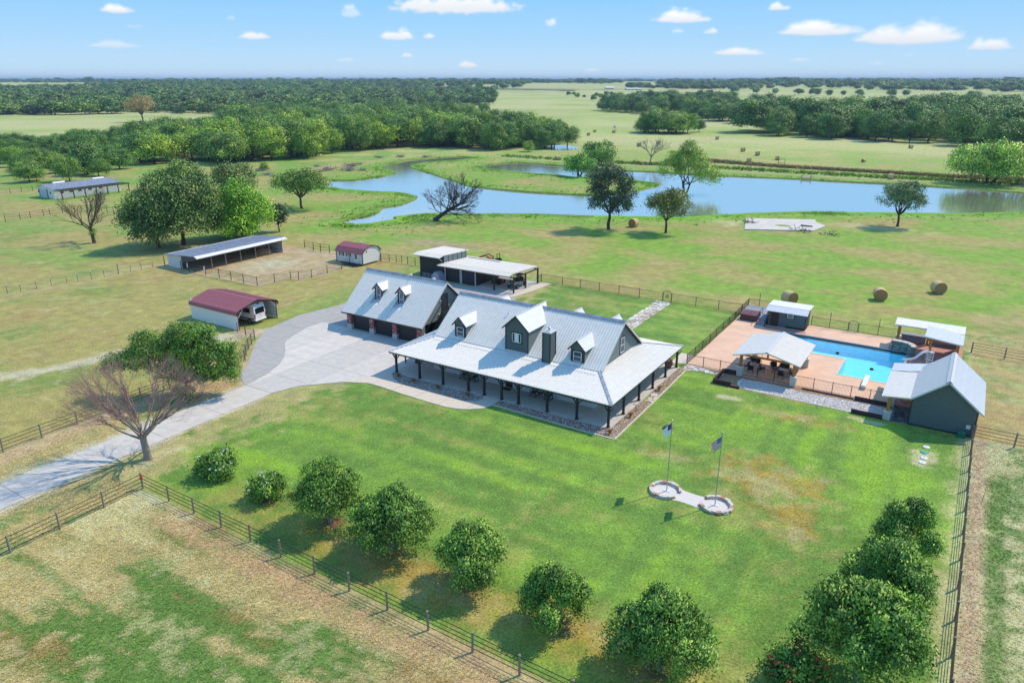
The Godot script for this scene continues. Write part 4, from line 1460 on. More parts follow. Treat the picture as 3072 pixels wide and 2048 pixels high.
func iron_gate(label: String, a0: float, a1: float, b: float, h: float, emblem: Material) -> void:
	var root := thing("garden_gate", label, "gate", V((a0 + a1) / 2, 0, b))
	var m := Mb.new()
	for x in [a0 + 0.05, a1 - 0.05]: m.bx(x - 0.025, x + 0.025, 0.08, h + 0.1, b - 0.02, b + 0.02)
	m.bx(a0 + 0.075, a1 - 0.075, 0.08, 0.12, b - 0.02, b + 0.02)
	part(root, "gate_frame", m, M.iron)
	m = Mb.new()
	for i in 8:
		var t0 := i / 8.0
		var t1 := (i + 1) / 8.0
		m.beam(V(lerpf(a0 + 0.05, a1 - 0.05, t0), h + 0.1 + 0.22 * sin(t0 * PI), b), V(lerpf(a0 + 0.05, a1 - 0.05, t1), h + 0.1 + 0.22 * sin(t1 * PI), b), 0.035, 0.04)
	part(root, "arched_top", m, M.iron)
	m = Mb.new()
	for i in 8:
		var t := (i + 1) / 9.0
		var x := lerpf(a0 + 0.05, a1 - 0.05, t)
		m.bx(x - 0.01, x + 0.01, 0.12, h + 0.1 + 0.22 * sin(t * PI), b - 0.01, b + 0.01)
	tag(part(root, "pickets", m, M.iron), "", "", "", "stuff")
	m = Mb.new()
	var c := V((a0 + a1) / 2, h * 0.62, b - 0.03)
	m.ring(c, V(0, 0, -1), 0.24, 0.022, 18)
	for i in 5:   # five-pointed star in the ring
		var t := PI / 2 + TAU * i / 5
		var u := PI / 2 + TAU * (i + 2) / 5
		m.beam(c + Vector3(cos(t), sin(t), 0) * 0.23, c + Vector3(cos(u), sin(u), 0) * 0.23, 0.03, 0.02)
	part(root, "star_emblem", m, emblem)


# post and rail ranch fence
func ranch_fence(label: String, pts: Array, group := "ranch fences round the yard", h := 1.38, rails := [0.28, 0.6, 0.92, 1.24], pm: Material = null, r := 0.075, rr := 0.024) -> Node3D:
	var root := thing("ranch_fence", label, "fence", V(pts[0], 0, pts[1]), group)
	var n := pts.size() / 2
	for i in n:
		var m := Mb.new()
		var p := V(pts[2 * i], 0, pts[2 * i + 1])
		var lean := Vector3(rng.randf_range(-0.03, 0.03), 0, rng.randf_range(-0.03, 0.03))
		m.tube(p, p + lean + Vector3.UP * (h + rng.randf_range(-0.04, 0.04)), r, r * 0.92, 8)
		part(root, "post", m, pm if pm else M.wood_post)
		if i == n - 1: break
		var q := V(pts[2 * i + 2], 0, pts[2 * i + 3])
		for y in rails:
			var t := Mb.new()
			t.tube(p + Vector3.UP * (y + rng.randf_range(-0.012, 0.012)), q + Vector3.UP * (y + rng.randf_range(-0.012, 0.012)), rr, rr, 6, false)
			part(root, "rail", t, M.rail_dark)
	return root


func line_pts(a0: float, b0: float, a1: float, b1: float, n: int) -> Array:
	var o := []
	for i in n + 1:
		o.append(lerpf(a0, a1, float(i) / n)); o.append(lerpf(b0, b1, float(i) / n))
	return o


func make_fences() -> void:
	ranch_fence("dark rail fence along the lawn's front edge below the row of shrubs", [-26.28, -28.9, -22.88, -28.95, -19.84, -28.97, -16.64, -29.05, -13.46, -29.1, -10.32, -29.17, -7.1, -29.22, -4.0, -29.27, -0.84, -29.31, 2.32, -29.38, 5.49, -29.43, 8.59, -29.48, 11.8, -29.5, 15.0, -29.5, 18.2, -29.5, 21.4, -29.5, 24.7, -29.5, 28.06, -29.5])
	ranch_fence("dark rail fence running from the corner post along the drive to lower left", [-26.28, -28.9, -26.18, -32.07, -26.12, -35.31, -26.1, -38.57, -26.1, -41.8, -26.1, -45.0, -26.1, -48.2])
	ranch_fence("dark rail fence on the far side of the concrete drive behind the bare tree", line_pts(-41.8, -41.3, -42.15, -6.4, 11))
	ranch_fence("short rail fence curving beside the grey drive next to the carport", [-42.15, -6.4, -43.6, -5.1, -45.12, -3.5, -46.2, -2.2, -47.14, -0.94])
	ranch_fence("dark rail fence along the right side of the lawn below the dark shed", line_pts(28.15, 15.3, 28.07, -29.4, 13))
	ranch_fence("rail fence leaving the dark shed towards the right edge", [28.3, 15.45, 31.34, 15.4, 34.5, 15.4, 37.7, 15.35, 41.0, 15.3])
	ranch_fence("rail fence right of the pool bar across the brown field", [27.43, 40.7, 30.7, 40.34, 33.9, 40.1, 37.2, 39.8, 40.5, 39.5])
	var tagm := Mb.new()
	tagm.tube(V(-26.28, 0.85, -28.9), V(-26.28, 1.12, -28.9), 0.1, 0.1, 8)
	single("reflector_sleeve", tagm, mat(226, 60, 50, 0.6), "red sleeve on the corner post of the front fence", "sleeve")
	iron_fence("iron_fence", "black iron railing between the pool terrace and the front lawn", [0.55, 19.3, 2.42, 19.3, 4.3, 19.3, 6.25, 19.3, 8.3, 19.3, 10.05, 19.3, 11.8, 19.3, 14.0, 19.3, 15.8, 19.3, 17.56, 19.3, 19.3, 19.3, 21.2, 19.3])
	iron_fence("iron_fence", "black iron railing on the left side of the pool terrace", [0.55, 19.3, 0.55, 22.0, 0.55, 24.7, 0.55, 27.4, 0.5, 30.1, 0.5, 32.8, 0.5, 35.4, 0.5, 38.0, 0.4, 41.5, 0.3, 45.3])
	iron_fence("iron_fence", "black iron railing behind the hot tub and pool shed", [0.3, 45.3, 1.74, 45.35, 4.0, 45.3, 6.3, 45.3])
	iron_fence("iron_fence", "black iron railing behind the pool left of its arched gate", [9.48, 41.3, 11.69, 41.2, 13.89, 41.25])
	iron_fence("iron_fence", "black iron railing behind the pool between arched gate and bar", [15.09, 41.3, 17.34, 41.38, 19.5, 41.45])
	iron_gate("arched black gate with star emblem behind the swimming pool", 13.93, 15.05, 41.27, 1.2, M.white_dull)
	iron_fence("iron_fence", "long black iron railing along the back lawn from shop to garden gate", [-30.99, 41.3, -27.29, 41.42, -24.22, 41.5, -21.04, 41.55, -17.77, 41.45, -14.55, 41.48, -10.95, 41.45], 1.3)
	iron_fence("iron_fence", "black iron railing along the back lawn from garden gate to pool terrace", [-9.6, 41.5, -6.07, 41.6, -2.86, 41.7, 0.4, 41.6], 1.3)
	iron_gate("arched black garden gate with star emblem at the end of the flagstone walk", -10.9, -9.65, 41.47, 1.35, M.iron)
	iron_fence("iron_fence", "short black railing piece beside the open carport's rear corner", [-31.0, 40.1, -31.0, 41.3], 1.3)
	for q in [[11.69, 41.2], [17.34, 41.38], [1.74, 45.35]]:
		var m := Mb.new()
		m.bx(q[0] - 0.03, q[0] + 0.03, 1.28, 2.2, q[1] - 0.03, q[1] + 0.03)
		single("lamp_pole", m, M.iron, {11.69: "thin black pole rising from the railing left of the pool gate", 17.34: "thin black pole rising from the railing right of the pool gate", 1.74: "thin black pole rising from the railing behind the hot tub"}[q[0]], "pole", "thin poles on the railing")


# ---------------------------------------------------------------- pool terrace
func make_pool() -> void:
	var deck := structure("pool_deck")
	var outer := pv([0.45, 19.1, 21.3, 19.1, 21.3, 22.5, 26.6, 22.5, 26.6, 41.2, 9.4, 41.2, 4.0, 41.2, 0.45, 41.2])
	# terrace laid in big stamped fields round the L-shaped basin
	for q in [[0.45, 19.1, 6.2, 41.2, 0], [6.2, 36.75, 19.0, 41.2, 0], [6.2, 19.1, 15.15, 30.3, 0], [15.15, 19.1, 21.35, 24.85, 0], [21.35, 22.5, 26.6, 36.75, 1], [19.0, 36.75, 26.6, 41.2, 1]]:
		var m := Mb.new()
		m.slab(rect(q[0], q[1], q[2], q[3]), 0.004, 0.06)
		part(deck, "paving", m, M.deck if q[4] == 0 else M.deck_red)
	var m2 := Mb.new()
	m2.slab(rect(6.2, 30.3, 6.6, 36.75), 0.004, 0.06)
	part(deck, "paving", m2, M.deck)
	m2 = Mb.new()
	m2.slab(rect(21.3, 19.4, 22.9, 22.5), 0.004, 0.05)
	part(deck, "paving", m2, M.deck_red)
	m2 = Mb.new()
	m2.slab(rect(4.45, 36.95, 9.6, 37.9), 0.06, 0.064)
	part(deck, "apron", m2, M.deck_red)
	m2 = Mb.new()
	m2.slab(rect(0.3, 41.2, 4.4, 45.4), 0.004, 0.3)
	part(deck, "raised_platform", m2, M.grey_deck)
	# basin
	var pool := structure("swimming_pool")
	var L := pv([6.6, 30.3, 15.15, 30.3, 15.15, 24.85, 21.35, 24.85, 21.35, 36.75, 6.6, 36.75])
	var cop := [[6.6, 30.3, 15.15, 30.55], [15.15, 24.85, 15.4, 30.55], [15.4, 24.85, 21.35, 25.1], [21.1, 25.1, 21.35, 36.75], [6.6, 36.5, 21.1, 36.75], [6.6, 30.55, 6.85, 36.5]]
	for c in cop:
		var m := Mb.new()
		m.slab(rect(c[0], c[1], c[2], c[3]), -0.35, 0.085)
		part(pool, "coping", m, M.walk if c[3] < 36.6 else M.grey_deck)
	var m := Mb.new()
	m.slab(pv([6.7, 30.4, 15.25, 30.4, 15.25, 24.95, 21.25, 24.95, 21.25, 36.65, 6.7, 36.65]), -1.5, -1.4)
	var liner := mat(84, 228, 250, 0.6, 0.0, T.soft, 0.35, 1.0)
	part(pool, "floor", m, liner)
	m = Mb.new()
	m.bx(6.7, 21.25, -1.4, -0.02, 36.5, 36.6); m.bx(6.75, 6.85, -1.4, -0.02, 30.55, 36.5); m.bx(6.85, 15.3, -1.4, -0.02, 30.45, 30.55)
	m.bx(15.3, 15.4, -1.4, -0.02, 25.1, 30.45); m.bx(15.4, 21.1, -1.4, -0.02, 25.0, 25.1); m.bx(21.1, 21.2, -1.4, -0.02, 25.1, 36.5)
	part(pool, "wall", m, liner)
	m = Mb.new()
	m.sheet(pv([6.86, 30.56, 15.41, 30.56, 15.41, 25.11, 21.09, 25.11, 21.09, 36.49, 6.86, 36.49]), -0.07)
	part(pool, "water", m, M.pool_water)
	m = Mb.new()
	m.bx(6.86, 9.2, -1.4, -0.5, 30.56, 36.49); m.bx(6.86, 8.2, -0.5, -0.28, 30.56, 36.49)
	part(pool, "steps", m, liner)
	# things in and by the water
	for q in [[18.3, 28.9, "small dark pool cleaner in the middle of the pool's deep end"], [14.2, 32.3, "small dark pool cleaner near the inner corner of the pool"]]:
		var o := thing("pool_cleaner", q[2], "pool cleaner", V(q[0], 0, q[1]), "pool cleaners in the water")
		m = Mb.new()
		m.lathe([Vector2(0.001, 0.12), Vector2(0.16, 0.06), Vector2(0.22, -0.03), Vector2(0.18, -0.12), Vector2(0.001, -0.14)], Vector3.ZERO, 12)
		part(o, "body", m, M.rubber, true)
		m = Mb.new()
		for i in 10: m.tube(Vector3(0.1 + i * 0.1, -0.05, sin(i * 0.6) * 0.1), Vector3(0.2 + i * 0.1, -0.05, sin((i + 1) * 0.6) * 0.1), 0.03, 0.03, 5, false)
		part(o, "hose", m, M.white, true)
	var db := thing("diving_board", "white diving board on a low stand over the pool's near end", "diving board", V(18.35, 0.06, 22.3))
	m = Mb.new()
	m.obox(Transform3D(Basis.from_euler(Vector3(0.035, 0, 0)), Vector3(0, 0.48, -1.15)), Vector3(0.46, 0.055, 3.1))
	part(db, "board", m, M.white, true)
	m = Mb.new()
	m.bx(-0.21, 0.21, 0, 0.4, -0.35, 0.5)
	part(db, "stand", m, M.white_dull, true)
	m = Mb.new()
	m.bx(-0.2, 0.2, 0.0, 0.44, 0.85, 1.0)
	part(db, "fulcrum", m, M.steel, true)
	# slide
	var sl := thing("pool_slide", "white water slide with ladder beside the pool", "slide", V(23.2, 0.06, 33.2))
	m = Mb.new()
	var path := [Vector3(0.1, 1.62, 0.25), Vector3(-0.35, 1.55, 0.45), Vector3(-0.75, 1.15, 0.62), Vector3(-1.05, 0.78, 0.7), Vector3(-1.5, 0.52, 0.72), Vector3(-1.95, 0.4, 0.68), Vector3(-2.35, 0.36, 0.6)]
	var pr := []
	for i in path.size() * 3 - 2:
		var k := i / 3
		var f := (i % 3) / 3.0
		if k >= path.size() - 1: pr.append(path[-1])
		else: pr.append((path[k] as Vector3).cubic_interpolate(path[k + 1], path[maxi(k - 1, 0)], path[mini(k + 2, path.size() - 1)], f))
	for i in pr.size() - 1:
		var d: Vector3 = (pr[i + 1] - pr[i]).normalized()
		var x := d.cross(Vector3.UP).normalized() * 0.25
		var up := Vector3.UP * 0.16
		var p: Vector3 = pr[i]
		var q: Vector3 = pr[i + 1]
		for s in 4:
			var u0: float = [-1.0, -0.7, 0.0, 0.7][s]
			var u1: float = [-0.7, 0.0, 0.7, 1.0][s]
			var h0: float = [1.0, 0.2, 0.0, 0.2][s]
			var h1: float = [0.2, 0.0, 0.2, 1.0][s]
			m.quad(p + x * u0 + up * h0, p + x * u1 + up * h1, q + x * u1 + up * h1, q + x * u0 + up * h0)
			m.quad(p + x * u1 + up * h1 - Vector3(0, 0.03, 0), p + x * u0 + up * h0 - Vector3(0, 0.03, 0), q + x * u0 + up * h0 - Vector3(0, 0.03, 0), q + x * u1 + up * h1 - Vector3(0, 0.03, 0))
	part(sl, "chute", m, M.white, true)
	m = Mb.new()
	for x in [0.05, 0.6]:
		m.tube(Vector3(x, 0, 0.75), Vector3(x, 1.62, 0.25), 0.025, 0.025, 6)
		m.tube(Vector3(x, 0, -0.15), Vector3(x, 1.62, 0.2), 0.025, 0.025, 6)
	part(sl, "frame", m, M.white, true)
	for i in 5:
		m = Mb.new()
		var t := (i + 0.7) / 5.4
		m.beam(Vector3(0.05, t * 1.62, 0.75 - 0.5 * t), Vector3(0.6, t * 1.62, 0.75 - 0.5 * t), 0.1, 0.03)
		part(sl, "tread", m, M.white, true)
	m = Mb.new()
	m.bx(0.0, 0.65, 1.6, 1.66, -0.35, -0.02)
	part(sl, "platform", m, M.white, true)
	for x in [0.05, 0.6]:
		m = Mb.new()
		for i in 6:
			var t0 := PI * i / 6.0
			var t1 := PI * (i + 1) / 6.0
			m.tube(Vector3(x, 1.62 + sin(t0) * 0.42, 0.25 - cos(t0) * 0.22), Vector3(x, 1.62 + sin(t1) * 0.42, 0.25 - cos(t1) * 0.22), 0.022, 0.022, 6, false)
		part(sl, "grab_rail", m, M.white, true)
	m = Mb.new()
	m.tube(Vector3(-1.5, 0, 0.72), Vector3(-1.5, 0.5, 0.72), 0.03, 0.03, 6)
	m.tube(Vector3(-2.1, 0, 0.65), Vector3(-2.1, 0.36, 0.65), 0.03, 0.03, 6)
	part(sl, "leg", m, M.white, true)
	# raised stone fountain wall
	var fw := thing("fountain_wall", "curved stone fountain wall with pale cap at the pool's far corner", "wall", V(20.2, 0, 36.7))
	var front := [Vector2(19.35, 36.85), Vector2(20.4, 36.75), Vector2(21.15, 36.45), Vector2(21.6, 35.9), Vector2(21.75, 35.2)]
	m = Mb.new()
	var cap := Mb.new()
	for i in 4:
		var p: Vector2 = front[i]
		var q: Vector2 = front[i + 1]
		m.beam(V(p.x, 0.6, p.y), V(q.x, 0.6, q.y), 0.42, 1.2)
		cap.beam(V(p.x, 1.24, p.y), V(q.x, 1.24, q.y), 0.62, 0.09)
	part(fw, "stone_face", m, mat(122, 126, 120, 0.9, 0.0, T.cell, 0.9))
	part(fw, "cap", cap, M.walk)
	for i in 22:
		var p: Vector2 = front[i % 4]
		var q: Vector2 = front[i % 4 + 1]
		var c := p.lerp(q, rng.randf_range(0.15, 0.85))
		var nrm := (q - p).normalized().orthogonal()
		if nrm.y > 0: nrm = -nrm
		var s := Mb.new()
		s.obox(Transform3D(Basis(Vector3.UP, atan2(-(q - p).y, (q - p).x) * -1.0).rotated(Vector3.RIGHT, 0.0), V(c.x + nrm.x * 0.2, rng.randf_range(0.15, 1.05), c.y + nrm.y * 0.2)), Vector3(rng.randf_range(0.25, 0.5), rng.randf_range(0.12, 0.26), 0.1))
		part(fw, "stone", s, [M.stone_mix, mat(108, 116, 112, 0.9), mat(150, 150, 144, 0.9)][i % 3])


# post of cedar on a stone pier
func pier_post(root: Node3D, a: float, b: float, h: float, pier := 1.05, base := 0.06) -> void:
	var m := Mb.new()
	m.bx(a - 0.14, a + 0.14, base + pier, h, b - 0.14, b + 0.14)
	part(root, "post", m, M.cedar)
	m = Mb.new()
	m.bx(a - 0.27, a + 0.27, base, base + pier - 0.06, b - 0.27, b + 0.27)
	var p := part(root, "pier", m, M.stone_mix)
	m = Mb.new()
	m.bx(a - 0.33, a + 0.33, base + pier - 0.06, base + pier, b - 0.33, b + 0.33)
	sub(p, "pier_cap", m, M.white_dull)
	for j in 4:
		for side in 4:
			var n := 2 if (j + side) % 2 else 1
			var x := -0.28
			for i in n + 1:
				var w := 0.56 / (n + 1)
				m = Mb.new()
				var y0 := base + 0.01 + j * (pier - 0.08) / 4
				var y1 := y0 + (pier - 0.08) / 4 - 0.012
				var d := rng.randf_range(0.0, 0.014)
				if side == 0: m.bx(a + x + 0.006, a + x + w - 0.006, y0, y1, b - 0.285 - d, b - 0.26)
				elif side == 1: m.bx(a + 0.26, a + 0.285 + d, y0, y1, b + x + 0.006, b + x + w - 0.006)
				elif side == 2: m.bx(a + x + 0.006, a + x + w - 0.006, y0, y1, b + 0.26, b + 0.285 + d)
				else: m.bx(a - 0.285 - d, a - 0.26, y0, y1, b + x + 0.006, b + x + w - 0.006)
				sub(p, "stone", m, M.stone_white)
				x += w


func make_pavilion() -> void:
	var root := thing("pool_pavilion", "open pavilion with pale gabled roof on cedar posts beside the pool", "pavilion", V(9.2, 0, 22.2))
	for q in [[6.5, 19.15], [12.0, 19.15], [12.0, 25.4], [6.5, 25.4]]: pier_post(root, q[0], q[1], 2.35)
	for s in [-1, 1]:
		var m := Mb.new()
		var e := V(9.2 + s * 3.45, 2.55, 18.35)
		var v := V(-s * 3.45, 0.86, 0)
		ribbed(m, e, V(0, 0, 1), v, pv([0, 0, 7.75, 0, 7.75, v.length(), 0, v.length()]), 0.42 if s > 0 else 0.3, 0.025, 0.12)
		part(root, "roof_slope", m, M.roof_dull if s > 0 else M.roof)
	var m := Mb.new()
	m.beam(V(9.2, 3.44, 18.35), V(9.2, 3.44, 26.1), 0.3, 0.02)
	part(root, "ridge_cap", m, M.trim_light)
	for b in [19.15, 25.4]:
		m = Mb.new()
		m.bx(6.0, 12.4, 2.35, 2.52, b - 0.09, b + 0.09)
		part(root, "beam", m, M.cedar)
		m = Mb.new()
		m.bx(9.12, 9.28, 2.52, 3.25, b - 0.07, b + 0.07)
		part(root, "king_post", m, M.cedar)
	for x in [6.5, 12.0]:
		m = Mb.new()
		m.bx(x - 0.085, x + 0.085, 2.36, 2.51, 19.25, 25.3)
		part(root, "beam", m, M.cedar)
	# furniture under it
	patio_table("dark patio table with slatted top at the left under the pavilion", V(7.4, 0.06, 21.3), 0.2)
	patio_table("pale-topped patio table at the right under the pavilion", V(10.55, 0.06, 21.45), -0.1, M.trim_light)
	var ch := [[6.55, 21.1, 1.4], [7.3, 20.4, 0.1], [8.3, 21.5, -1.5], [7.5, 22.3, 3.1], [9.6, 21.7, 1.5], [10.5, 20.45, 0.0], [11.5, 21.5, -1.6], [10.6, 22.4, 3.2]]
	var cl := ["left of", "in front of", "right of", "behind"]
	for i in 8:
		patio_chair("black metal patio chair %s the %s table under the pavilion" % [cl[i % 4], "left" if i < 4 else "right"], V(ch[i][0], 0.06, ch[i][1]), ch[i][2])
	var lo := [[6.3, 23.9, 0.9, "dark sun lounger beside the pavilion's left post"], [8.9, 23.7, 0.35, "left of two dark sun loungers in the middle of the pavilion"], [9.9, 23.8, 0.3, "right of two dark sun loungers in the middle of the pavilion"]]
	for q in lo: lounger(q[3], V(q[0], 0.06, q[1]), q[2])
	var u := thing("patio_heater", "tall dark cabinet standing by the pavilion's right post", "heater", V(11.4, 0.06, 22.9))
	m = Mb.new()
	m.bx(-0.2, 0.2, 0.0, 0.9, -0.2, 0.2)
	part(u, "body", m, M.black, true)
	m = Mb.new()
	m.lathe([Vector2(0.22, 0.9), Vector2(0.27, 1.0), Vector2(0.27, 1.1), Vector2(0.001, 1.3)], Vector3.ZERO, 12)
	part(u, "lid", m, M.black, true)
	u = thing("ceiling_fan_pole", "thin pole with folded umbrella standing by the left patio table", "umbrella", V(8.0, 0.06, 22.0))
	m = Mb.new()
	m.tube(Vector3.ZERO, Vector3(0, 2.3, 0), 0.025, 0.02, 6)
	part(u, "pole", m, M.iron, true)
	m = Mb.new()
	m.lathe([Vector2(0.2, 0.0), Vector2(0.22, 0.06), Vector2(0.001, 0.12)], Vector3.ZERO, 12)
	part(u, "base", m, M.iron, true)
	u.name = numbered("patio_umbrella")


func patio_table(label: String, at: Vector3, turn: float, top: Material = null) -> void:
	var t := thing("patio_table", label, "table", at, "patio tables under the pavilion", turn)
	var m := Mb.new()
	m.bx(-0.55, 0.55, 0.68, 0.71, -0.4, 0.4)
	var tt := part(t, "tabletop", m, M.iron, true)
	for i in 9:
		var s := Mb.new()
		s.bx(-0.54 + i * 0.121, -0.45 + i * 0.121, 0.711, 0.73, -0.39, 0.39)
		sub(tt, "slat", s, top if top else M.steel)
	for q in [[-0.48, -0.33], [0.48, -0.33], [0.48, 0.33], [-0.48, 0.33]]:
		m = Mb.new()
		m.tube(Vector3(q[0] * 1.05, 0, q[1] * 1.05), Vector3(q[0], 0.68, q[1]), 0.022, 0.022, 6)
		part(t, "leg", m, M.iron, true)


var chair_proto: Node3D
func patio_chair(label: String, at: Vector3, turn: float) -> void:
	if chair_proto:
		copy(chair_proto, "patio_chair", label, at, turn)
		return
	var t := thing("patio_chair", label, "chair", at, "patio chairs under the pavilion", turn)
	chair_proto = t
	var m := Mb.new()
	m.bx(-0.26, 0.26, 0.42, 0.46, -0.24, 0.26)
	part(t, "seat", m, M.iron, true)
	m = Mb.new()
	m.obox(Transform3D(Basis.from_euler(Vector3(0.18, 0, 0)), Vector3(0, 0.74, -0.0 + 0.3)), Vector3(0.5, 0.55, 0.03))
	part(t, "backrest", m, M.iron, true)
	for s in [-1, 1]:
		m = Mb.new()
		m.tube(Vector3(s * 0.25, 0, -0.25), Vector3(s * 0.25, 0.64, -0.22), 0.016, 0.016, 5)
		part(t, "leg", m, M.iron, true)
		m = Mb.new()
		m.tube(Vector3(s * 0.25, 0, 0.3), Vector3(s * 0.25, 1.0, 0.34), 0.016, 0.016, 5)
		part(t, "leg", m, M.iron, true)
		m = Mb.new()
		m.beam(Vector3(s * 0.25, 0.65, -0.24), Vector3(s * 0.25, 0.66, 0.3), 0.05, 0.025)
		part(t, "armrest", m, M.iron, true)


func lounger(label: String, at: Vector3, turn: float) -> void:
	var t := thing("sun_lounger", label, "lounger", at, "loungers under the pavilion", turn)
	var m := Mb.new()
	m.bx(-0.32, 0.32, 0.3, 0.34, -1.0, 0.35)
	part(t, "seat", m, M.iron, true)
	m = Mb.new()
	m.obox(Transform3D(Basis.from_euler(Vector3(0.75, 0, 0)), Vector3(0, 0.56, 0.6)), Vector3(0.62, 0.04, 0.72))
	part(t, "backrest", m, M.rubber, true)
	for q in [[-0.28, -0.3], [0.28, -0.3], [-0.28, 0.9], [0.28, 0.9]]:
		m = Mb.new()
		m.tube(Vector3(q[0], 0, q[1]), Vector3(q[0], 0.3, q[1]), 0.02, 0.02, 5)
		part(t, "leg", m, M.iron, true)


func make_pool_buildings() -> void:
	# pool shed
	var root := thing("pool_shed", "small dark grey shed with white metal roof behind the pool", "shed", V(6.9, 0, 39.6))
	var m := Mb.new()
	m.bx(4.65, 9.25, 0.06, 2.3, 38.3, 41.0)
	part(root, "wall", m, M.siding_dark)
	m = Mb.new()
	for x in [4.65, 9.25]: m.bx(x - 0.06, x + 0.06, 0.06, 2.3, 38.26, 38.36)
	m.bx(6.9, 9.19, 0.06, 0.32, 38.26, 38.3)
	part(root, "trim", m, M.black)
	m = Mb.new()
	var v := V(0, 0.5, 0.95)
	ribbed(m, V(4.4, 2.2, 37.65), Vector3(1, 0, 0), v, pv([0, 0, 5.1, 0, 5.1, v.length(), 0, v.length()]), 0.3, 0.03, 0.06)
	part(root, "roof_slope", m, M.roof_white)
	m = Mb.new()
	v = V(0, -0.05, 2.75)
	ribbed(m, V(4.4, 2.72, 38.58), Vector3(1, 0, 0), v, pv([0, 0, 5.1, 0, 5.1, v.length(), 0, v.length()]), 0.3, 0.03, 0.06)
	part(root, "roof_slope", m, M.roof_white)
	for x in [4.66, 9.15]:
		m = Mb.new()
		m.ext(pv([38.3, 2.3, 41.0, 2.3, 41.0, 2.58, 38.75, 2.6]), V(x, 0, 0), V(0, 0, 1), Vector3.UP, V(0.1, 0, 0))
		part(root, "gable_wall", m, M.siding)
	m = Mb.new()
	m.bx(4.95, 5.95, 0.08, 2.05, 38.24, 38.3)
	var d := part(root, "door", m, M.timber_dark)
	m = Mb.new()
	m.lathe([Vector2(0.001, -0.03), Vector2(0.03, 0), Vector2(0.001, 0.03)], V(5.85, 1.0, 38.2), 8)
	sub(d, "door_handle", m, M.steel)
	window(root, V(7.35, 1.75, 38.3), Vector3(1, 0, 0), Vector3.UP, 0.75, 0.62, M.black)
	m = Mb.new()
	m.bx(9.25, 9.3, 0.08, 2.0, 39.0, 39.9)
	part(root, "side_door", m, M.black)
	# hot tub and its steps
	var tub := thing("hot_tub", "brown hot tub with closed folding cover in the terrace corner", "hot tub", V(2.05, 0, 39.85))
	m = Mb.new()
	m.bx(1.0, 3.1, 0.06, 0.82, 38.65, 40.95)
	part(tub, "cabinet", m, M.tub)
	for x in [[0.95, 2.03], [2.07, 3.15]]:
		m = Mb.new()
		m.ext(pv([38.6, 0.83, 41.0, 0.83, 41.0, 0.91, 39.8, 0.95, 38.6, 0.91]), V(x[0], 0, 0), V(0, 0, 1), Vector3.UP, V(x[1] - x[0], 0, 0))
		part(tub, "cover", m, M.tub_lid)
	for i in 13:
		m = Mb.new()
		m.bx(1.02 + i * 0.16, 1.16 + i * 0.16, 0.08, 0.8, 38.635, 38.65)
		part(tub, "cabinet_slat", m, M.tub)
	var st := thing("tub_steps", "grey steps leading up beside the hot tub", "steps", V(3.9, 0, 38.4))
	for i in 4:
		m = Mb.new()
		m.bx(3.5, 4.4, 0.06, 0.28 + i * 0.2, 37.4 + i * 0.3, 37.7 + i * 0.3 + (1.6 if i == 3 else 0.0))
		part(st, "step", m, M.grey_deck)
	m = Mb.new()
	for x in [3.45, 4.45]:
		m.beam(V(x, 1.0, 37.45), V(x, 1.7, 38.6), 0.05, 0.05)
		m.beam(V(x, 1.7, 38.6), V(x, 1.7, 40.2), 0.05, 0.05)
		for y in [37.5, 38.6, 40.2]: m.bx(x - 0.03, x + 0.03, 0.06, 1.7 if y > 38 else 1.0, y - 0.03, y + 0.03)
	part(st, "handrail", m, M.black)
	# swim-up bar
	root = thing("pool_bar", "L-shaped white-roofed outdoor bar at the far end of the pool", "bar", V(23, 0, 38))
	for q in [[19.7, 40.2], [23.3, 35.0], [25.9, 35.1]]: pier_post(root, q[0], q[1], 2.6, 0.85)
	for q in [[22.8, 40.6], [26.0, 40.6], [19.7, 38.9]]:
		m = Mb.new()
		m.bx(q[0] - 0.13, q[0] + 0.13, 0.06, 2.7, q[1] - 0.13, q[1] + 0.13)
		part(root, "post", m, M.cedar)
	m = Mb.new()
	v = V(0, 0.3, 2.1)
	ribbed(m, V(19.2, 2.68, 38.5), Vector3(1, 0, 0), v, pv([0, 0, 7.2, 0, 7.2, v.length(), 0, v.length()]), 0.23, 0.025, 0.12)
	part(root, "roof_slope", m, M.roof)
	m = Mb.new()
	v = V(3.8, -0.42, 0)
	ribbed(m, V(22.6, 3.02, 34.35), V(0, 0, 1), v, pv([0, 0, 4.35, 0, 4.35, v.length(), 0, v.length()]), 0.23, 0.025, 0.12)
	part(root, "roof_slope", m, M.roof_white)
	m = Mb.new()
	m.bx(19.5, 26.2, 2.45, 2.66, 38.8, 38.95)
	part(root, "beam", m, M.cedar)
	m = Mb.new()
	m.bx(22.9, 26.1, 2.35, 2.52, 34.95, 35.15)
	part(root, "beam", m, M.cedar)
	m = Mb.new()
	m.bx(20.0, 22.6, 0.06, 1.0, 40.7, 41.1)
	m.bx(23.0, 25.9, 0.06, 1.0, 40.9, 41.2)
	part(root, "counter", m, mat(150, 156, 170, 0.7, 0.0, T.soft, 0.6))
	m = Mb.new()
	m.bx(19.95, 22.65, 1.0, 1.06, 40.4, 41.3)
	part(root, "counter_top", m, M.grey_deck)
	m = Mb.new()
	m.bx(26.0, 26.1, 0.06, 2.3, 35.4, 40.9)
	part(root, "wall", m, M.siding_dark)
	# pool house
	root = thing("pool_house", "dark green-grey gabled building with white roof at the lawn's right corner", "pool house", V(25.6, 0, 19.8))
	m = Mb.new()
	m.ext(pv([23.05, 0.02, 28.25, 0.02, 28.25, 2.62, 25.66, 4.72, 23.05, 2.66]), V(0, 0, 15.6), Vector3(1, 0, 0), Vector3.UP, V(0, 0, 8.0))
	part(root, "wall", m, M.siding_dark)
	m = Mb.new()
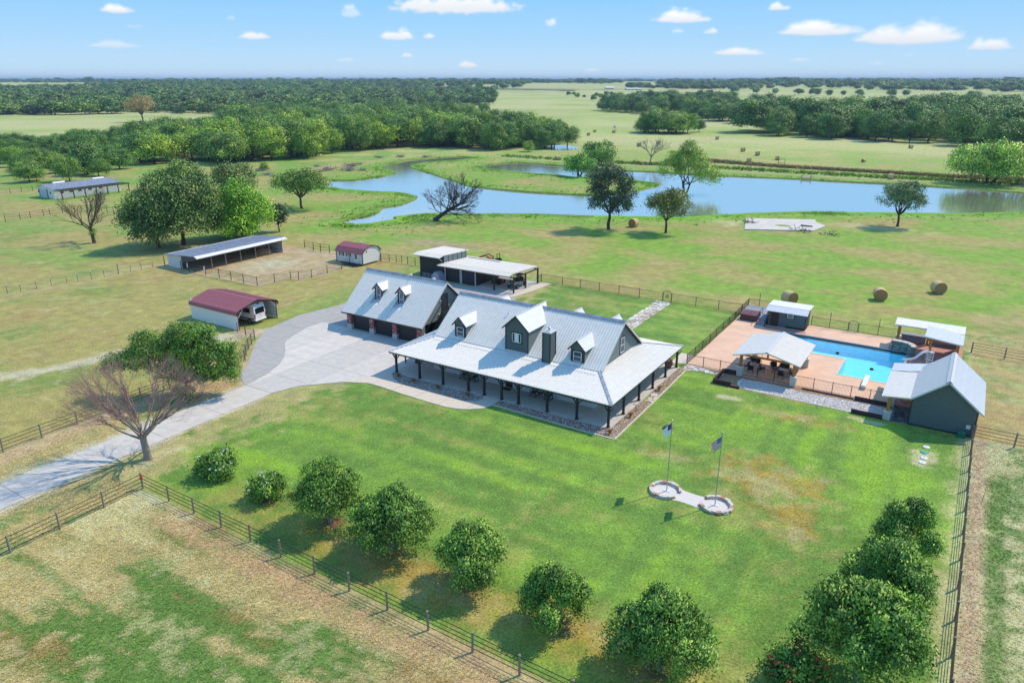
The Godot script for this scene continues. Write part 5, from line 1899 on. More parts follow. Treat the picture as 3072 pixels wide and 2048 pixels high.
	m.bx(23.0, 28.3, 0.02, 0.14, 15.56, 15.6)
	m.bx(23.0, 23.1, 0.14, 2.66, 15.57, 15.63)
	m.bx(28.2, 28.3, 0.14, 2.6, 15.57, 15.63)
	part(root, "trim", m, M.black)
	for s in [-1, 1]:
		m = Mb.new()
		var ex: float = 22.88 if s < 0 else 28.72
		var eh: float = 2.68 if s < 0 else 2.4
		v = V(25.66 - ex, 4.92 - eh, 0)
		ribbed(m, V(ex, eh, 15.25), V(0, 0, 1), v, pv([0, 0, 8.75, 0, 8.75, v.length(), 0, v.length()]), 0.23, 0.026, 0.07)
		part(root, "roof_slope", m, M.roof if s < 0 else M.roof_white)
		m = Mb.new()
		m.beam(V(ex, eh - 0.09, 15.23), V(25.66, 4.82, 15.23), 0.03, 0.15)
		part(root, "rake_board", m, M.trim_light)
	m = Mb.new()
	m.obox(Transform3D(Basis.from_euler(Vector3(0, 0, 0.68)), V(25.52, 4.9, 19.6)), Vector3(0.32, 0.02, 8.78))
	m.obox(Transform3D(Basis.from_euler(Vector3(0, 0, -0.68)), V(25.8, 4.9, 19.6)), Vector3(0.32, 0.02, 8.78))
	part(root, "ridge_cap", m, M.trim_light)
	# covered entry and its rear roof
	m = Mb.new()
	v = V(2.35, 0.27, 0)
	ribbed(m, V(20.55, 2.42, 15.3), V(0, 0, 1), v, pv([0, 0, 7.35, 0, 7.35, v.length(), 0, v.length()]), 0.26, 0.026, 0.1)
	part(root, "entry_roof", m, M.roof)
	m = Mb.new()
	v = V(4.2, 0.9, 0)
	ribbed(m, V(20.55, 2.36, 22.68), V(0, 0, 1), v, pv([0, 0, 2.6, 0, 2.2, 3.2, 0, v.length()]), 0.26, 0.026, 0.08)
	part(root, "entry_roof", m, M.roof_white)
	m = Mb.new()
	m.beam(V(20.5, 2.5, 22.66), V(22.9, 2.77, 22.66), 0.2, 0.03)
	part(root, "flashing", m, M.trim_light)
	pier_post(root, 21.25, 15.75, 2.4, 0.85, 0.02)
	pier_post(root, 21.25, 19.3, 2.4, 0.85, 0.02)
	m = Mb.new()
	m.bx(20.75, 22.95, 2.25, 2.4, 15.68, 15.82)
	m.bx(20.75, 22.95, 2.25, 2.4, 19.23, 19.37)
	part(root, "beam", m, M.cedar)
	iron_fence("iron_fence", "dark railing with round star sign under the pool house's entry roof", [21.55, 19.3, 23.0, 19.3], 1.5)
	var sg := thing("star_sign", "round dark red star sign on the entry railing", "sign", V(22.35, 0, 19.2))
	m = Mb.new()
	m.ring(V(22.35, 0.95, 19.2), V(0, 0, -1), 0.34, 0.03, 20)
	part(sg, "ring", m, mat(126, 52, 60, 0.7))
	m = Mb.new()
	for i in 5:
		var t := PI / 2 + TAU * i / 5
		var u := PI / 2 + TAU * (i + 2) / 5
		m.beam(V(22.35 + cos(t) * 0.32, 0.95 + sin(t) * 0.32, 19.2), V(22.35 + cos(u) * 0.32, 0.95 + sin(u) * 0.32, 19.2), 0.03, 0.05)
	part(sg, "star", m, mat(196, 180, 176, 0.7))
	var fl := structure("entry_paving")
	m = Mb.new()
	m.slab(rect(21.4, 15.4, 23.0, 19.2), 0.002, 0.02)
	part(fl, "bedding", m, mat(150, 152, 156, 0.9, 0.0, T.soft, 1.0))
	flags(fl, rect(21.55, 15.45, 22.95, 19.1), 0.48, 0.035, [mat(96, 100, 108, 0.85), mat(80, 84, 92, 0.85), mat(120, 124, 130, 0.85)], 9)
	var ub := thing("utility_box", "green utility box against the pool house wall", "utility box", V(27.35, 0, 15.25))
	m = Mb.new()
	m.ext(pv([-0.36, 0.0, 0.36, 0.0, 0.28, 0.5, -0.28, 0.5]), Vector3(0, 0, 0.28), Vector3(1, 0, 0), Vector3.UP, Vector3(0, 0, -0.5))
	part(ub, "body", m, mat(26, 112, 92, 0.5), true)
	m = Mb.new()
	m.ext(pv([-0.3, 0.5, 0.3, 0.5, 0.26, 0.56, -0.26, 0.56]), Vector3(0, 0, 0.3), Vector3(1, 0, 0), Vector3.UP, Vector3(0, 0, -0.54))
	part(ub, "lid", m, mat(30, 140, 112, 0.5), true)
	ub = thing("meter_box", "small white meter box on the pool house wall", "meter box", V(27.75, 0.95, 15.56))
	m = Mb.new()
	m.bx(-0.17, 0.17, -0.17, 0.17, -0.1, 0.02)
	part(ub, "box", m, M.white_dull, true)
	m = Mb.new()
	m.bx(-0.13, 0.13, -0.12, 0.12, -0.12, -0.1)
	part(ub, "cover", m, M.trim_light, true)
	# timber edged bed before the pavilion
	var bd := structure("gravel_bed")
	m = Mb.new()
	m.sheet(pv([4.85, 15.6, 21.0, 15.5, 21.0, 19.05, 4.85, 19.05]), 0.02)
	part(bd, "soil", m, M.soil)
	m = Mb.new()
	m.sheet(smooth(pv([7.6, 15.9, 12, 15.65, 16, 15.6, 20.9, 15.7, 20.9, 18.2, 17, 18.3, 13.5, 18.0, 11.5, 18.4, 8.6, 18.5, 6.9, 18.0])), 0.03)
	part(bd, "gravel", m, M.gravel)
	for q in [[4.75, 15.6, 6.6, 15.6, 0.5], [6.6, 15.55, 7.5, 15.5, 0.2], [4.75, 15.7, 4.75, 19.0, 0.5], [4.85, 19.05, 6.2, 19.05, 0.5], [18.2, 15.45, 20.9, 15.4, 0.42], [18.0, 18.85, 20.9, 18.8, 0.42], [13.0, 18.9, 17.9, 18.9, 0.14]]:
		m = Mb.new()
		m.beam(V(q[0], q[4] / 2 + 0.01, q[1]), V(q[2], q[4] / 2 + 0.01, q[3]), 0.16, q[4])
		part(bd, "timber", m, M.timber_dark)
	var peb := Mb.new()
	peb.obox(Transform3D(Basis.from_euler(Vector3(0.4, 0.3, 0.2)), Vector3.ZERO), Vector3(1, 0.6, 0.8))
	scatter("gravel", peb.done(), M.rock, pv([7.4, 15.75, 20.9, 15.65, 20.9, 18.4, 13, 18.2, 7.0, 18.4]), 5000, 41, [[240, 234, 228], [222, 214, 210], [250, 246, 240], [206, 190, 178], [196, 184, 178]], 0.04, 0.09, 0.03, "", true)


# ---------------------------------------------------------------- yard buildings
func make_shop() -> void:
	var root := thing("tall_storage_shed", "tall black storage shed with pale flat roof behind the garage", "shed", V(-47, 0, 37.5))
	var m := Mb.new()
	m.bx(-49.5, -44.75, 0.02, 3.5, 34.1, 34.25)
	part(root, "wall", m, M.black_wall)
	m = Mb.new()
	m.bx(-49.5, -49.35, 0.02, 3.5, 34.25, 40.4)
	m.bx(-49.35, -44.75, 0.02, 3.4, 40.25, 40.4)
	part(root, "wall", m, M.siding)
	for i in 5:
		m = Mb.new()
		var b := 34.3 + i * 1.2
		m.bx(-44.9, -44.75, 0.02, 3.62 + (4 - i) * 0.05, b, b + 1.14)
		part(root, "wall_panel", m, M.siding)
	m = Mb.new()
	for i in 6: m.bx(-44.84, -44.72, 0.02, 3.8, 34.22 + i * 1.2, 34.3 + i * 1.2)
	part(root, "stud", m, M.black)
	m = Mb.new()
	var v := V(0, 0.22, 1.25)
	ribbed(m, V(-50.1, 3.78, 33.0), Vector3(1, 0, 0), v, pv([0, 0, 5.4, 0, 5.4, v.length(), 0, v.length()]), 0.23, 0.025, 0.08)
	part(root, "roof_slope", m, M.roof_dull)
	m = Mb.new()
	v = V(0, -0.4, 7.0)
	ribbed(m, V(-50.1, 4.0, 34.2), Vector3(1, 0, 0), v, pv([0, 0, 5.4, 0, 5.4, v.length(), 0, v.length()]), 0.23, 0.025, 0.08)
	part(root, "roof_slope", m, M.roof_dull)
	for x in [-49.4, -44.9]:
		m = Mb.new()
		m.beam(V(x, 3.0, 34.1), V(x, 3.72, 33.1), 0.06, 0.06)
		part(root, "roof_strut", m, M.trim_light)
	for i in 8:
		var o := thing("trailer_bow", "pale curved bow, %s from the left of eight leaning on the black shed" % ["first", "second", "third", "fourth", "fifth", "sixth", "seventh", "last"][i], "bow", V(-48.9 + i * 0.28, 0.02, 33.5), "pale curved bows leaning on the black shed")
		m = Mb.new()
		for k in 6:
			var t0 := k / 6.0
			var t1 := (k + 1) / 6.0
			m.tube(Vector3(0.1 * sin(t0 * PI), t0 * 0.8, -0.3 - t0 * 0.25), Vector3(0.1 * sin(t1 * PI), t1 * 0.8, -0.3 - t1 * 0.25), 0.03, 0.03, 6, k == 5)
		part(o, "bow", m, M.trim_light, true)
	var tp := thing("covered_machine", "machine under a grey tarpaulin between storage shed and shop", "tarpaulin", V(-45.3, 0.02, 33.3))
	m = Mb.new()
	m.ext(pv([-0.9, 0, 0.9, 0, 0.75, 0.9, 0.35, 1.55, -0.25, 1.5, -0.7, 0.8]), Vector3(0, 0, 0.7), Vector3(1, 0, 0), Vector3.UP, Vector3(0, 0, -1.4))
	part(tp, "tarpaulin", m, mat(170, 176, 192, 0.6, 0.0, T.blotch, 1.0), true)
	for x in [-0.6, 0.6]:
		m = Mb.new()
		m.lathe([Vector2(0.001, -0.1), Vector2(0.2, -0.1), Vector2(0.2, 0.1), Vector2(0.001, 0.1)], Vector3(x, 0.2, 0.72), 12, Vector3(1, 0, 0))
		part(tp, "wheel", m, M.rubber, true)

	root = thing("shop_carport", "long low workshop with two dark doors and open carport, pale flat roof", "workshop", V(-38, 0, 37.6))
	m = Mb.new()
	m.bx(-44.6, -38.35, 0.02, 2.5, 34.1, 40.9)
	part(root, "wall", m, M.black_wall)
	for x in [-43.9, -41.1]:
		m = Mb.new()
		m.bx(x, x + 2.35, 0.03, 2.1, 34.02, 34.1)
		var d := part(root, "roll_up_door", m, M.black_wall)
		for i in 7:
			var s := Mb.new()
			s.bx(x + 0.04, x + 2.31, 0.05 + i * 0.29, 0.325 + i * 0.29, 33.995, 34.02)
			sub(d, "door_slat", s, M.black_wall)
	m = Mb.new()
	for x in [-44.45, -41.5, -41.25, -38.65]: m.bx(x, x + 0.12, 0.02, 2.3, 33.97, 34.1)
	part(root, "door_jamb", m, M.trim_light)
	m = Mb.new()
	m.bx(-38.35, -38.3, 0.05, 2.05, 36.4, 37.4)
	part(root, "side_door", m, M.black)
	m = Mb.new()
	m.bx(-38.3, -31.1, 0.005, 0.06, 33.4, 41.0)
	part(root, "floor", m, M.concrete_b)
	for q in [[-34.7, 33.45], [-31.25, 33.5], [-31.25, 36.9], [-31.25, 40.6], [-34.7, 40.7]]:
		m = Mb.new()
		m.bx(q[0] - 0.1, q[0] + 0.1, 0.05, 2.45, q[1] - 0.1, q[1] + 0.1)
		part(root, "post", m, M.black)
	m = Mb.new()
	v = V(0, 0.2, 1.35)
	ribbed(m, V(-45.3, 2.6, 33.05), Vector3(1, 0, 0), v, pv([0, 0, 13.5, 0, 13.5, v.length(), 0, v.length()]), 0.23, 0.025, 0.1)
	part(root, "roof_slope", m, M.roof_dull)
	m = Mb.new()
	v = V(0, -0.38, 7.2)
	ribbed(m, V(-45.3, 2.81, 34.38), Vector3(1, 0, 0), v, pv([0, 0, 13.5, 0, 13.5, v.length(), 0, v.length()]), 0.23, 0.025, 0.14)
	part(root, "roof_slope", m, M.roof_dull)
	m = Mb.new()
	m.bx(-38.3, -31.15, 2.3, 2.46, 33.38, 33.54)
	m.bx(-38.3, -31.15, 2.2, 2.34, 40.6, 40.74)
	m.bx(-31.32, -31.18, 2.25, 2.4, 33.56, 40.58)
	part(root, "beam", m, M.black)
	# pipe gate at the carport's rear right
	var g := thing("pipe_gate", "white pipe gate behind the open carport", "gate", V(-31.4, 0, 38))
	m = Mb.new()
	for y in [0.25, 0.55, 0.85, 1.2]: m.beam(V(-31.3, y, 37.3), V(-31.3, y, 40.4), 0.04, 0.04)
	for y in [37.3, 38.8, 40.4]: m.bx(-31.32, -31.28, 0.2, 1.25, y - 0.02, y + 0.02)
	part(g, "gate_frame", m, M.trim_light)
	make_utility_vehicle()
	# red mower
	var mo := thing("ride_on_mower", "red and black riding mower parked in the open carport", "mower", V(-36.2, 0.06, 37.2))
	m = Mb.new()
	m.ext(pv([-0.45, 0.35, -0.1, 0.75, 0.25, 0.8, 0.35, 0.4]), Vector3(-0.35, 0, 0), Vector3(0, 0, 1), Vector3.UP, Vector3(0.7, 0, 0))
	part(mo, "hood", m, mat(150, 40, 40, 0.4), true)
	m = Mb.new()
	m.bx(-0.6, 0.6, 0.14, 0.3, -0.6, 0.5)
	part(mo, "mower_deck", m, mat(150, 40, 40, 0.4), true)
	m = Mb.new()
	m.bx(-0.25, 0.25, 0.6, 0.68, -0.9, -0.4); m.bx(-0.25, 0.25, 0.68, 1.1, -1.0, -0.9)
	part(mo, "seat", m, M.black, true)
	for q in [[-0.5, 0.9, 0.35], [0.5, 0.9, 0.35], [-0.42, -0.75, 0.22], [0.42, -0.75, 0.22]]:
		m = Mb.new()
		m.lathe([Vector2(0.001, -0.12), Vector2(q[2], -0.12), Vector2(q[2], 0.12), Vector2(0.001, 0.12)], Vector3(q[0], q[2], q[1]), 14, Vector3(1, 0, 0))
		part(mo, "wheel", m, M.rubber, true)
	# red implement behind the shop
	var tr := thing("loader_tractor", "red tractor with roll bar, mostly hidden behind the shop roof", "tractor", V(-43.3, 0, 46.6))
	var red := mat(190, 40, 66, 0.45)
	m = Mb.new()
	m.ext(pv([-1.9, 0.6, -0.4, 0.6, -0.4, 1.25, -1.7, 1.15]), Vector3(0, 0, -0.35), Vector3(1, 0, 0), Vector3.UP, Vector3(0, 0, 0.7))
	part(tr, "hood", m, red, true)
	m = Mb.new()
	m.bx(-0.4, 0.7, 0.5, 0.9, -0.3, 0.3); m.bx(0.2, 0.6, 0.9, 1.3, -0.25, 0.25)
	part(tr, "seat", m, M.black, true)
	m = Mb.new()
	for z in [-0.4, 0.4]: m.beam(Vector3(0.75, 0.7, z), Vector3(0.75, 2.2, z), 0.08, 0.08)
	m.beam(Vector3(0.75, 2.2, -0.44), Vector3(0.75, 2.2, 0.44), 0.08, 0.08)
	part(tr, "roll_bar", m, M.timber_dark, true)
	m = Mb.new()
	for z in [-0.55, 0.55]:
		m.beam(Vector3(-0.5, 1.3, z), Vector3(-1.6, 1.75, z), 0.12, 0.16)
		m.beam(Vector3(-1.6, 1.75, z), Vector3(-2.6, 1.3, z), 0.12, 0.16)
	m.beam(Vector3(-2.6, 1.3, -0.7), Vector3(-2.6, 1.3, 0.7), 0.5, 0.1)
	part(tr, "loader_arm", m, red, true)
	for q in [[0.5, -0.65, 0.65], [0.5, 0.65, 0.65], [-1.5, -0.6, 0.4], [-1.5, 0.6, 0.4]]:
		m = Mb.new()
		m.lathe([Vector2(0.001, -0.16), Vector2(q[2], -0.16), Vector2(q[2], 0.16), Vector2(0.001, 0.16)], Vector3(q[0], q[2], q[1]), 16, Vector3(0, 0, 1))
		part(tr, "wheel", m, M.rubber, true)


func wheel(root: Node3D, p: Vector3, r: float, w: float, ax: Vector3) -> void:
	var m := Mb.new()
	m.lathe([Vector2(r * 0.6, -w), Vector2(r * 0.92, -w), Vector2(r, -w * 0.7), Vector2(r, w * 0.7), Vector2(r * 0.92, w), Vector2(r * 0.6, w)], p, 18, ax)
	var t := part(root, "wheel", m, M.rubber, true)
	m = Mb.new()
	m.lathe([Vector2(0.001, -w * 0.9), Vector2(r * 0.6, -w * 0.7), Vector2(r * 0.6, w * 0.7), Vector2(0.001, w * 0.9)], p, 12, ax)
	sub(t, "rim", m, M.steel)


func make_utility_vehicle() -> void:
	var u := thing("utility_vehicle", "dark four-seat off-road utility vehicle with roll cage in the carport", "utility vehicle", V(-32.8, 0.06, 36.9), "", 0.06)
	var body := mat(112, 122, 134, 0.35, 0.2)
	var m := Mb.new()   # front looks towards +z
	m.ext(pv([-1.6, 0.5, 1.6, 0.45, 1.75, 0.75, 1.5, 0.98, 0.85, 1.08, 0.7, 0.72, -0.9, 0.72, -1.0, 1.05, -1.65, 1.05]), Vector3(-0.7, 0, 0), Vector3(0, 0, 1), Vector3.UP, Vector3(1.4, 0, 0))
	part(u, "body", m, body, true)
	m = Mb.new()
	m.bx(-0.6, 0.6, 0.55, 0.72, -1.76, -1.7)
	part(u, "bumper", m, M.black, true)
	m = Mb.new()
	for x in [-0.66, 0.66]:
		m.tube(Vector3(x, 1.0, 0.95), Vector3(x, 1.9, 0.35), 0.035, 0.035, 6)
		m.tube(Vector3(x, 1.9, 0.35), Vector3(x, 1.9, -0.95), 0.035, 0.035, 6)
		m.tube(Vector3(x, 1.9, -0.95), Vector3(x, 1.0, -1.15), 0.035, 0.035, 6)
		m.tube(Vector3(x, 1.9, -0.2), Vector3(x, 0.75, -0.25), 0.035, 0.035, 6)
	for z in [0.35, -0.2, -0.95]: m.tube(Vector3(-0.66, 1.9, z), Vector3(0.66, 1.9, z), 0.035, 0.035, 6)
	part(u, "roll_cage", m, M.black, true)
	m = Mb.new()
	m.bx(-0.68, 0.68, 1.92, 1.97, -0.4, 0.98)
	part(u, "roof_panel", m, M.black, true)
	for z in [0.15, -0.75]:
		m = Mb.new()
		m.bx(-0.58, 0.58, 0.72, 0.92, -z - 0.22, -z + 0.22)
		m.bx(-0.58, 0.58, 0.92, 1.45, -z + 0.18, -z + 0.28)
		part(u, "seat", m, M.black, true)
	for s in [-1, 1]:
		m = Mb.new()
		m.bx(s * 0.5 - 0.12, s * 0.5 + 0.12, 0.78, 0.9, -1.73, -1.66)
		part(u, "headlight", m, M.white, true)
		m = Mb.new()
		m.bx(s * 0.7, s * 0.72, 0.5, 1.0, -0.6, 0.05)
		part(u, "door", m, body, true)
	for q in [[-0.72, 1.15], [0.72, 1.15], [-0.72, -1.15], [0.72, -1.15]]: wheel(u, Vector3(q[0], 0.36, q[1]), 0.36, 0.13, Vector3(1, 0, 0))


func make_carport() -> void:
	var root := thing("metal_carport", "white-sided metal carport with a dark red roof over the van", "carport", V(-56.6, 0, 3.5))
	var m := Mb.new()
	# horizontally ribbed side walls
	for b in [0.3, 6.65]:
		m = Mb.new()
		ribbed(m, V(-61.1, 0.05, b), Vector3.UP, Vector3(1, 0, 0), pv([0, 0, 2.1, 0, 2.1, 9.4, 0, 9.4]), 0.23, 0.03, 0.03)
		part(root, "side_wall", m, M.white)
	m = Mb.new()
	ribbed(m, V(-61.1, 0.05, 0.3), Vector3.UP, V(0, 0, 1), pv([0, 0, 2.6, 0, 2.6, 6.35, 0, 6.35]), 0.23, 0.03, 0.03)
	part(root, "back_wall", m, M.white)
	# rounded-eave roof: cross-section points (b, h)
	var cs := [Vector2(0.2, 1.95), Vector2(0.2, 2.25), Vector2(0.3, 2.45), Vector2(0.52, 2.58), Vector2(3.48, 3.32), Vector2(6.43, 2.58), Vector2(6.66, 2.45), Vector2(6.76, 2.25), Vector2(6.76, 1.95)]
	for i in cs.size() - 1:
		var p: Vector2 = cs[i]
		var q: Vector2 = cs[i + 1]
		m = Mb.new()
		var o := V(-61.3, p.x * 0 + p.y, p.x)
		var u := V(0, q.y - p.y, q.x - p.x)
		# ribs run along the length
		var l := u.length()
		ribbed(m, o, u, Vector3(1, 0, 0), pv([0, 0, l, 0, l, 9.75, 0, 9.75]), 0.36 if l > 1 else l, 0.05 if l > 1 else 0.004, 0.02)
		part(root, "roof_panel", m, M.red_roof)
	m = Mb.new()
	for x in [-51.75, -56.3, -61.0]:
		for b in [0.42, 6.54]:
			m.bx(x - 0.04, x + 0.04, 0.02, 2.45, b - 0.04, b + 0.04)
		m.beam(V(x, 2.45, 0.42), V(x, 3.22, 3.48), 0.07, 0.07)
		m.beam(V(x, 2.45, 6.54), V(x, 3.22, 3.48), 0.07, 0.07)
	part(root, "frame", m, M.rust_pipe)
	m = Mb.new()
	m.beam(V(-51.72, 1.6, 0.42), V(-51.72, 2.7, 1.35), 0.05, 0.05)
	m.beam(V(-51.72, 1.6, 6.54), V(-51.72, 2.7, 5.6), 0.05, 0.05)
	part(root, "corner_brace", m, M.white)
	m = Mb.new()
	for i in cs.size() - 1:
		var p: Vector2 = cs[i]
		var q: Vector2 = cs[i + 1]
		m.beam(V(-51.53, p.y - 0.02, p.x), V(-51.53, q.y - 0.02, q.x), 0.03, 0.1)
	part(root, "roof_trim", m, M.timber_dark)
	# the van, rear towards the opening
	var v := thing("camper_van", "white high-roofed van parked nose-in under the red-roofed carport", "van", V(-51.85, 0.02, 3.95), "", 0.08)
	m = Mb.new()   # rear face at x = 0, nose towards -x; outline (x, h) extruded across
	m.ext(pv([0, 0.45, 0.0, 1.3, -0.12, 2.3, -0.3, 2.62, -0.8, 2.72, -4.1, 2.7, -4.6, 2.45, -5.0, 1.5, -5.75, 1.2, -5.85, 0.45]), Vector3(0, 0, 0.92), Vector3(1, 0, 0), Vector3.UP, Vector3(0, 0, -1.84))
	for s in [-1, 1]:
		m.ext(pv([0.0, 0.5, 0.0, 1.3, -0.08, 1.9, -4.3, 1.9, -4.95, 1.45, -5.6, 1.15, -5.7, 0.5]), Vector3(-0.05, 0, s * 0.92), Vector3(1, 0, 0), Vector3.UP, Vector3(0, 0, s * 0.07))
	part(v, "body", m, M.white, true)
	m = Mb.new()
	m.quad(Vector3(0.012 - 0.01, 1.35, 0.78), Vector3(0.002, 1.35, -0.78), Vector3(-0.085, 2.08, -0.72), Vector3(-0.085, 2.08, 0.72))
	m.obox(Transform3D(Basis.from_euler(Vector3(0, 0, 0.118)), Vector3(-0.035, 1.72, 0)), Vector3(0.03, 0.72, 1.5))
	part(v, "rear_window", m, M.glass_black, true)
	for s in [-1, 1]:
		m = Mb.new()
		m.obox(Transform3D(Basis(), Vector3(0.0, 1.05, s * 0.9)), Vector3(0.05, 0.6, 0.13))
		part(v, "tail_light", m, mat(190, 22, 40, 0.3), true)
		m = Mb.new()
		m.ext(pv([-0.75, 1.45, -3.3, 1.45, -3.3, 2.05, -0.8, 2.05]), Vector3(0, 0, s * 0.985), Vector3(1, 0, 0), Vector3.UP, Vector3(0, 0, s * 0.012))
		part(v, "side_window", m, M.glass_black, true)
		m = Mb.new()
		m.bx(-5.4, -0.1, 0.62, 0.78, -s * 0.985, -s * 1.005)
		part(v, "side_moulding", m, M.black, true)
	m = Mb.new()
	m.bx(0.0, 0.1, 0.42, 0.62, -0.93, 0.93)
	part(v, "bumper", m, M.white, true)
	m = Mb.new()
	m.bx(0.01, 0.03, 0.78, 0.9, -0.26, 0.26)
	part(v, "licence_plate", m, M.white_dull, true)
	m = Mb.new()
	m.bx(-0.02, 0.03, 1.12, 1.16, -0.12, 0.12)
	part(v, "door_handle", m, M.black, true)
	m = Mb.new()
	m.bx(-0.32, -0.22, 2.5, 2.6, -0.15, 0.15)
	part(v, "camera_light", m, M.black, true)
	for q in [[-1.0, 0.9], [-1.0, -0.9], [-4.75, 0.9], [-4.75, -0.9]]: wheel(v, Vector3(q[0], 0.36, q[1]), 0.36, 0.13, Vector3(0, 0, 1))


func make_livestock_yard() -> void:
	# loafing shed
	var root := thing("loafing_shed", "long open-fronted white livestock shed with weathered grey roof", "shed", V(-86, 0, 25.4))
	var m := Mb.new()
	m.bx(-90.3, -90.15, 0.02, 2.2, 16.6, 34.3)
	part(root, "back_wall", m, M.white_dull)
	for b in [16.5, 34.2]:
		m = Mb.new()
		m.ext(pv([-90.3, 0.02, -86.6, 0.02, -86.6, 2.3, -90.3, 2.05] if b < 20 else [-90.3, 0.02, -82.0, 0.02, -82.0, 2.6, -90.3, 2.05]), V(0, 0, b), Vector3(1, 0, 0), Vector3.UP, V(0, 0, 0.12))
		part(root, "end_wall", m, M.white_dull)
	m = Mb.new()
	var v := V(8.2, 0.55, 0)
	ribbed(m, V(-90.7, 2.12, 16.2), V(0, 0, 1), v, pv([0, 0, 19.2, 0, 19.2, v.length(), 0, v.length()]), 0.3, 0.025, 0.06)
	part(root, "roof_slope", m, M.roof_old)
	m = Mb.new()
	v = V(0.75, -0.32, 0)
	ribbed(m, V(-82.5, 2.67, 16.2), V(0, 0, 1), v, pv([0, 0, 19.2, 0, 19.2, v.length(), 0, v.length()]), 0.3, 0.025, 0.05)
	part(root, "front_apron", m, M.roof)
	for b in [19.3, 22.1, 25.2, 28.4, 31.4]:
		m = Mb.new()
		m.tube(V(-82.4, 0, b), V(-82.4, 2.55, b), 0.09, 0.08, 8)
		part(root, "post", m, M.wood_post)
	for i in 5:
		m = Mb.new()
		m.bx(-86.5, -82.1, 0.5 + i * 0.42, 0.62 + i * 0.42, 34.14, 34.2)
		part(root, "girt", m, M.black)
	var hp := Mb.new()
	hp.lathe([Vector2(1.8, 0), Vector2(1.5, 0.5), Vector2(0.8, 0.95), Vector2(0.001, 1.1)], V(-84.6, 0.0, 31.8), 14)
	single("hay_heap", hp, M.soil, "heap of loose hay at the far end under the livestock shed roof", "hay heap")
	# pipe corral
	ranch_fence("rusty pipe corral fence in front of the livestock shed", [-86.4, 16.2, -84.2, 16.1, -82.6, 16.08, -79.78, 16.1, -76.25, 16.0, -73.34, 16.03, -70.31, 16.0, -67.06, 15.96], "rusty corral fences", 1.5, [0.35, 0.65, 0.95, 1.25, 1.45], M.rust_pipe, 0.06, 0.028)
	ranch_fence("rusty pipe corral fence from the corner up to the red-roofed shed", [-67.06, 15.96, -66.48, 18.84, -65.9, 21.6, -64.42, 21.9, -63.87, 24.14, -63.77, 27.48, -63.73, 30.7, -64.6, 33.6], "rusty corral fences", 1.4, [0.35, 0.7, 1.05, 1.35], M.rust_pipe, 0.055, 0.024)
	ranch_fence("pipe fence at the back of the corral behind the bare earth", [-81.9, 39.4, -78.6, 38.5, -76.5, 38.3, -74.5, 38.6], "rusty corral fences", 1.5, [0.4, 0.95, 1.45], M.rust_pipe, 0.07, 0.03)
	ranch_fence("dark pipe fence between the red-roofed shed and the black storage shed", [-61.95, 38.6, -60.4, 39.0, -59.0, 39.2, -57.8, 39.3, -56.6, 39.4, -55.0, 39.5, -52.0, 39.6, -49.7, 39.7], "rusty corral fences", 1.4, [0.4, 0.75, 1.1, 1.36], M.rust_pipe, 0.055, 0.024)
	for q in [[-84.2, 16.05], [-79.8, 16.05]]:
		m = Mb.new()
		m.bx(q[0] - 0.12, q[0] + 0.12, 0.7, 1.45, q[1] - 0.16, q[1] - 0.1)
		single("feed_bucket", m, M.white, "narrow white plate hanging on the corral fence %s the shed corner" % ("near" if q[0] < -82 else "right of"), "plate")
	# gambrel-roofed shed
	root = thing("gambrel_shed", "white-sided shed with a dark red barn roof and white door", "shed", V(-65.2, 0, 36.3))
	var pf := pv([34.2, 0.3, 38.6, 0.3, 38.6, 2.1, 37.9, 2.75, 36.4, 3.18, 34.9, 2.75, 34.2, 2.1])
	m = Mb.new()
	m.ext(pf, V(-68.25, 0, 0), V(0, 0, 1), Vector3.UP, V(6.1, 0, 0))
	part(root, "wall", m, M.white_dull)
	for i in 10:   # lap siding of the near gable and front
		m = Mb.new()
		var y := 0.32 + i * 0.26
		var w := 2.2 if y < 2.0 else (2.2 - (y - 2.0) * 0.95)
		if y + 0.24 > 2.95: break
		m.bx(-62.16, -62.11 + 0.01, y, y + 0.235, 36.4 - w + 0.05, 36.4 + w - 0.05)
		part(root, "siding_board", m, M.white)
	var rp := [Vector2(33.95, 2.02), Vector2(34.8, 2.86), Vector2(36.4, 3.3), Vector2(38.0, 2.86), Vector2(38.85, 2.02)]
	for i in 4:
		var p: Vector2 = rp[i]
		var q: Vector2 = rp[i + 1]
		m = Mb.new()
		var u := V(0, q.y - p.y, q.x - p.x)
		ribbed(m, V(-68.45, p.y, p.x), u, Vector3(1, 0, 0), pv([0, 0, u.length(), 0, u.length(), 6.5, 0, 6.5]), 0.24, 0.022, 0.03)
		part(root, "roof_slope", m, M.red_roof)
	m = Mb.new()
	for x in [-62.15, -68.25]:
		for b in [34.2, 38.6]: m.bx(x - 0.06, x + 0.06, 0.1, 2.1, b - 0.06, b + 0.06)
	for i in 4:
		var p: Vector2 = rp[i]
		var q: Vector2 = rp[i + 1]
		m.beam(V(-61.93, p.y - 0.03, p.x), V(-61.93, q.y - 0.03, q.x), 0.03, 0.1)
	part(root, "corner_trim", m, M.timber_dark)
	for x in [-67.0, -65.4]:
		var w := window(root, V(x, 1.68, 34.2), Vector3(1, 0, 0), Vector3.UP, 0.62, 0.72, null, "grid")
		for s in [-1, 1]:
			m = Mb.new()
			m.bx(x + s * 0.44 - 0.12, x + s * 0.44 + 0.12, 1.3, 2.06, 34.15, 34.2)
			sub(w, "shutter", m, M.timber_dark)
	m = Mb.new()
	m.bx(-64.05, -63.15, 0.3, 2.05, 34.14, 34.2)
	var d := part(root, "door", m, M.white)
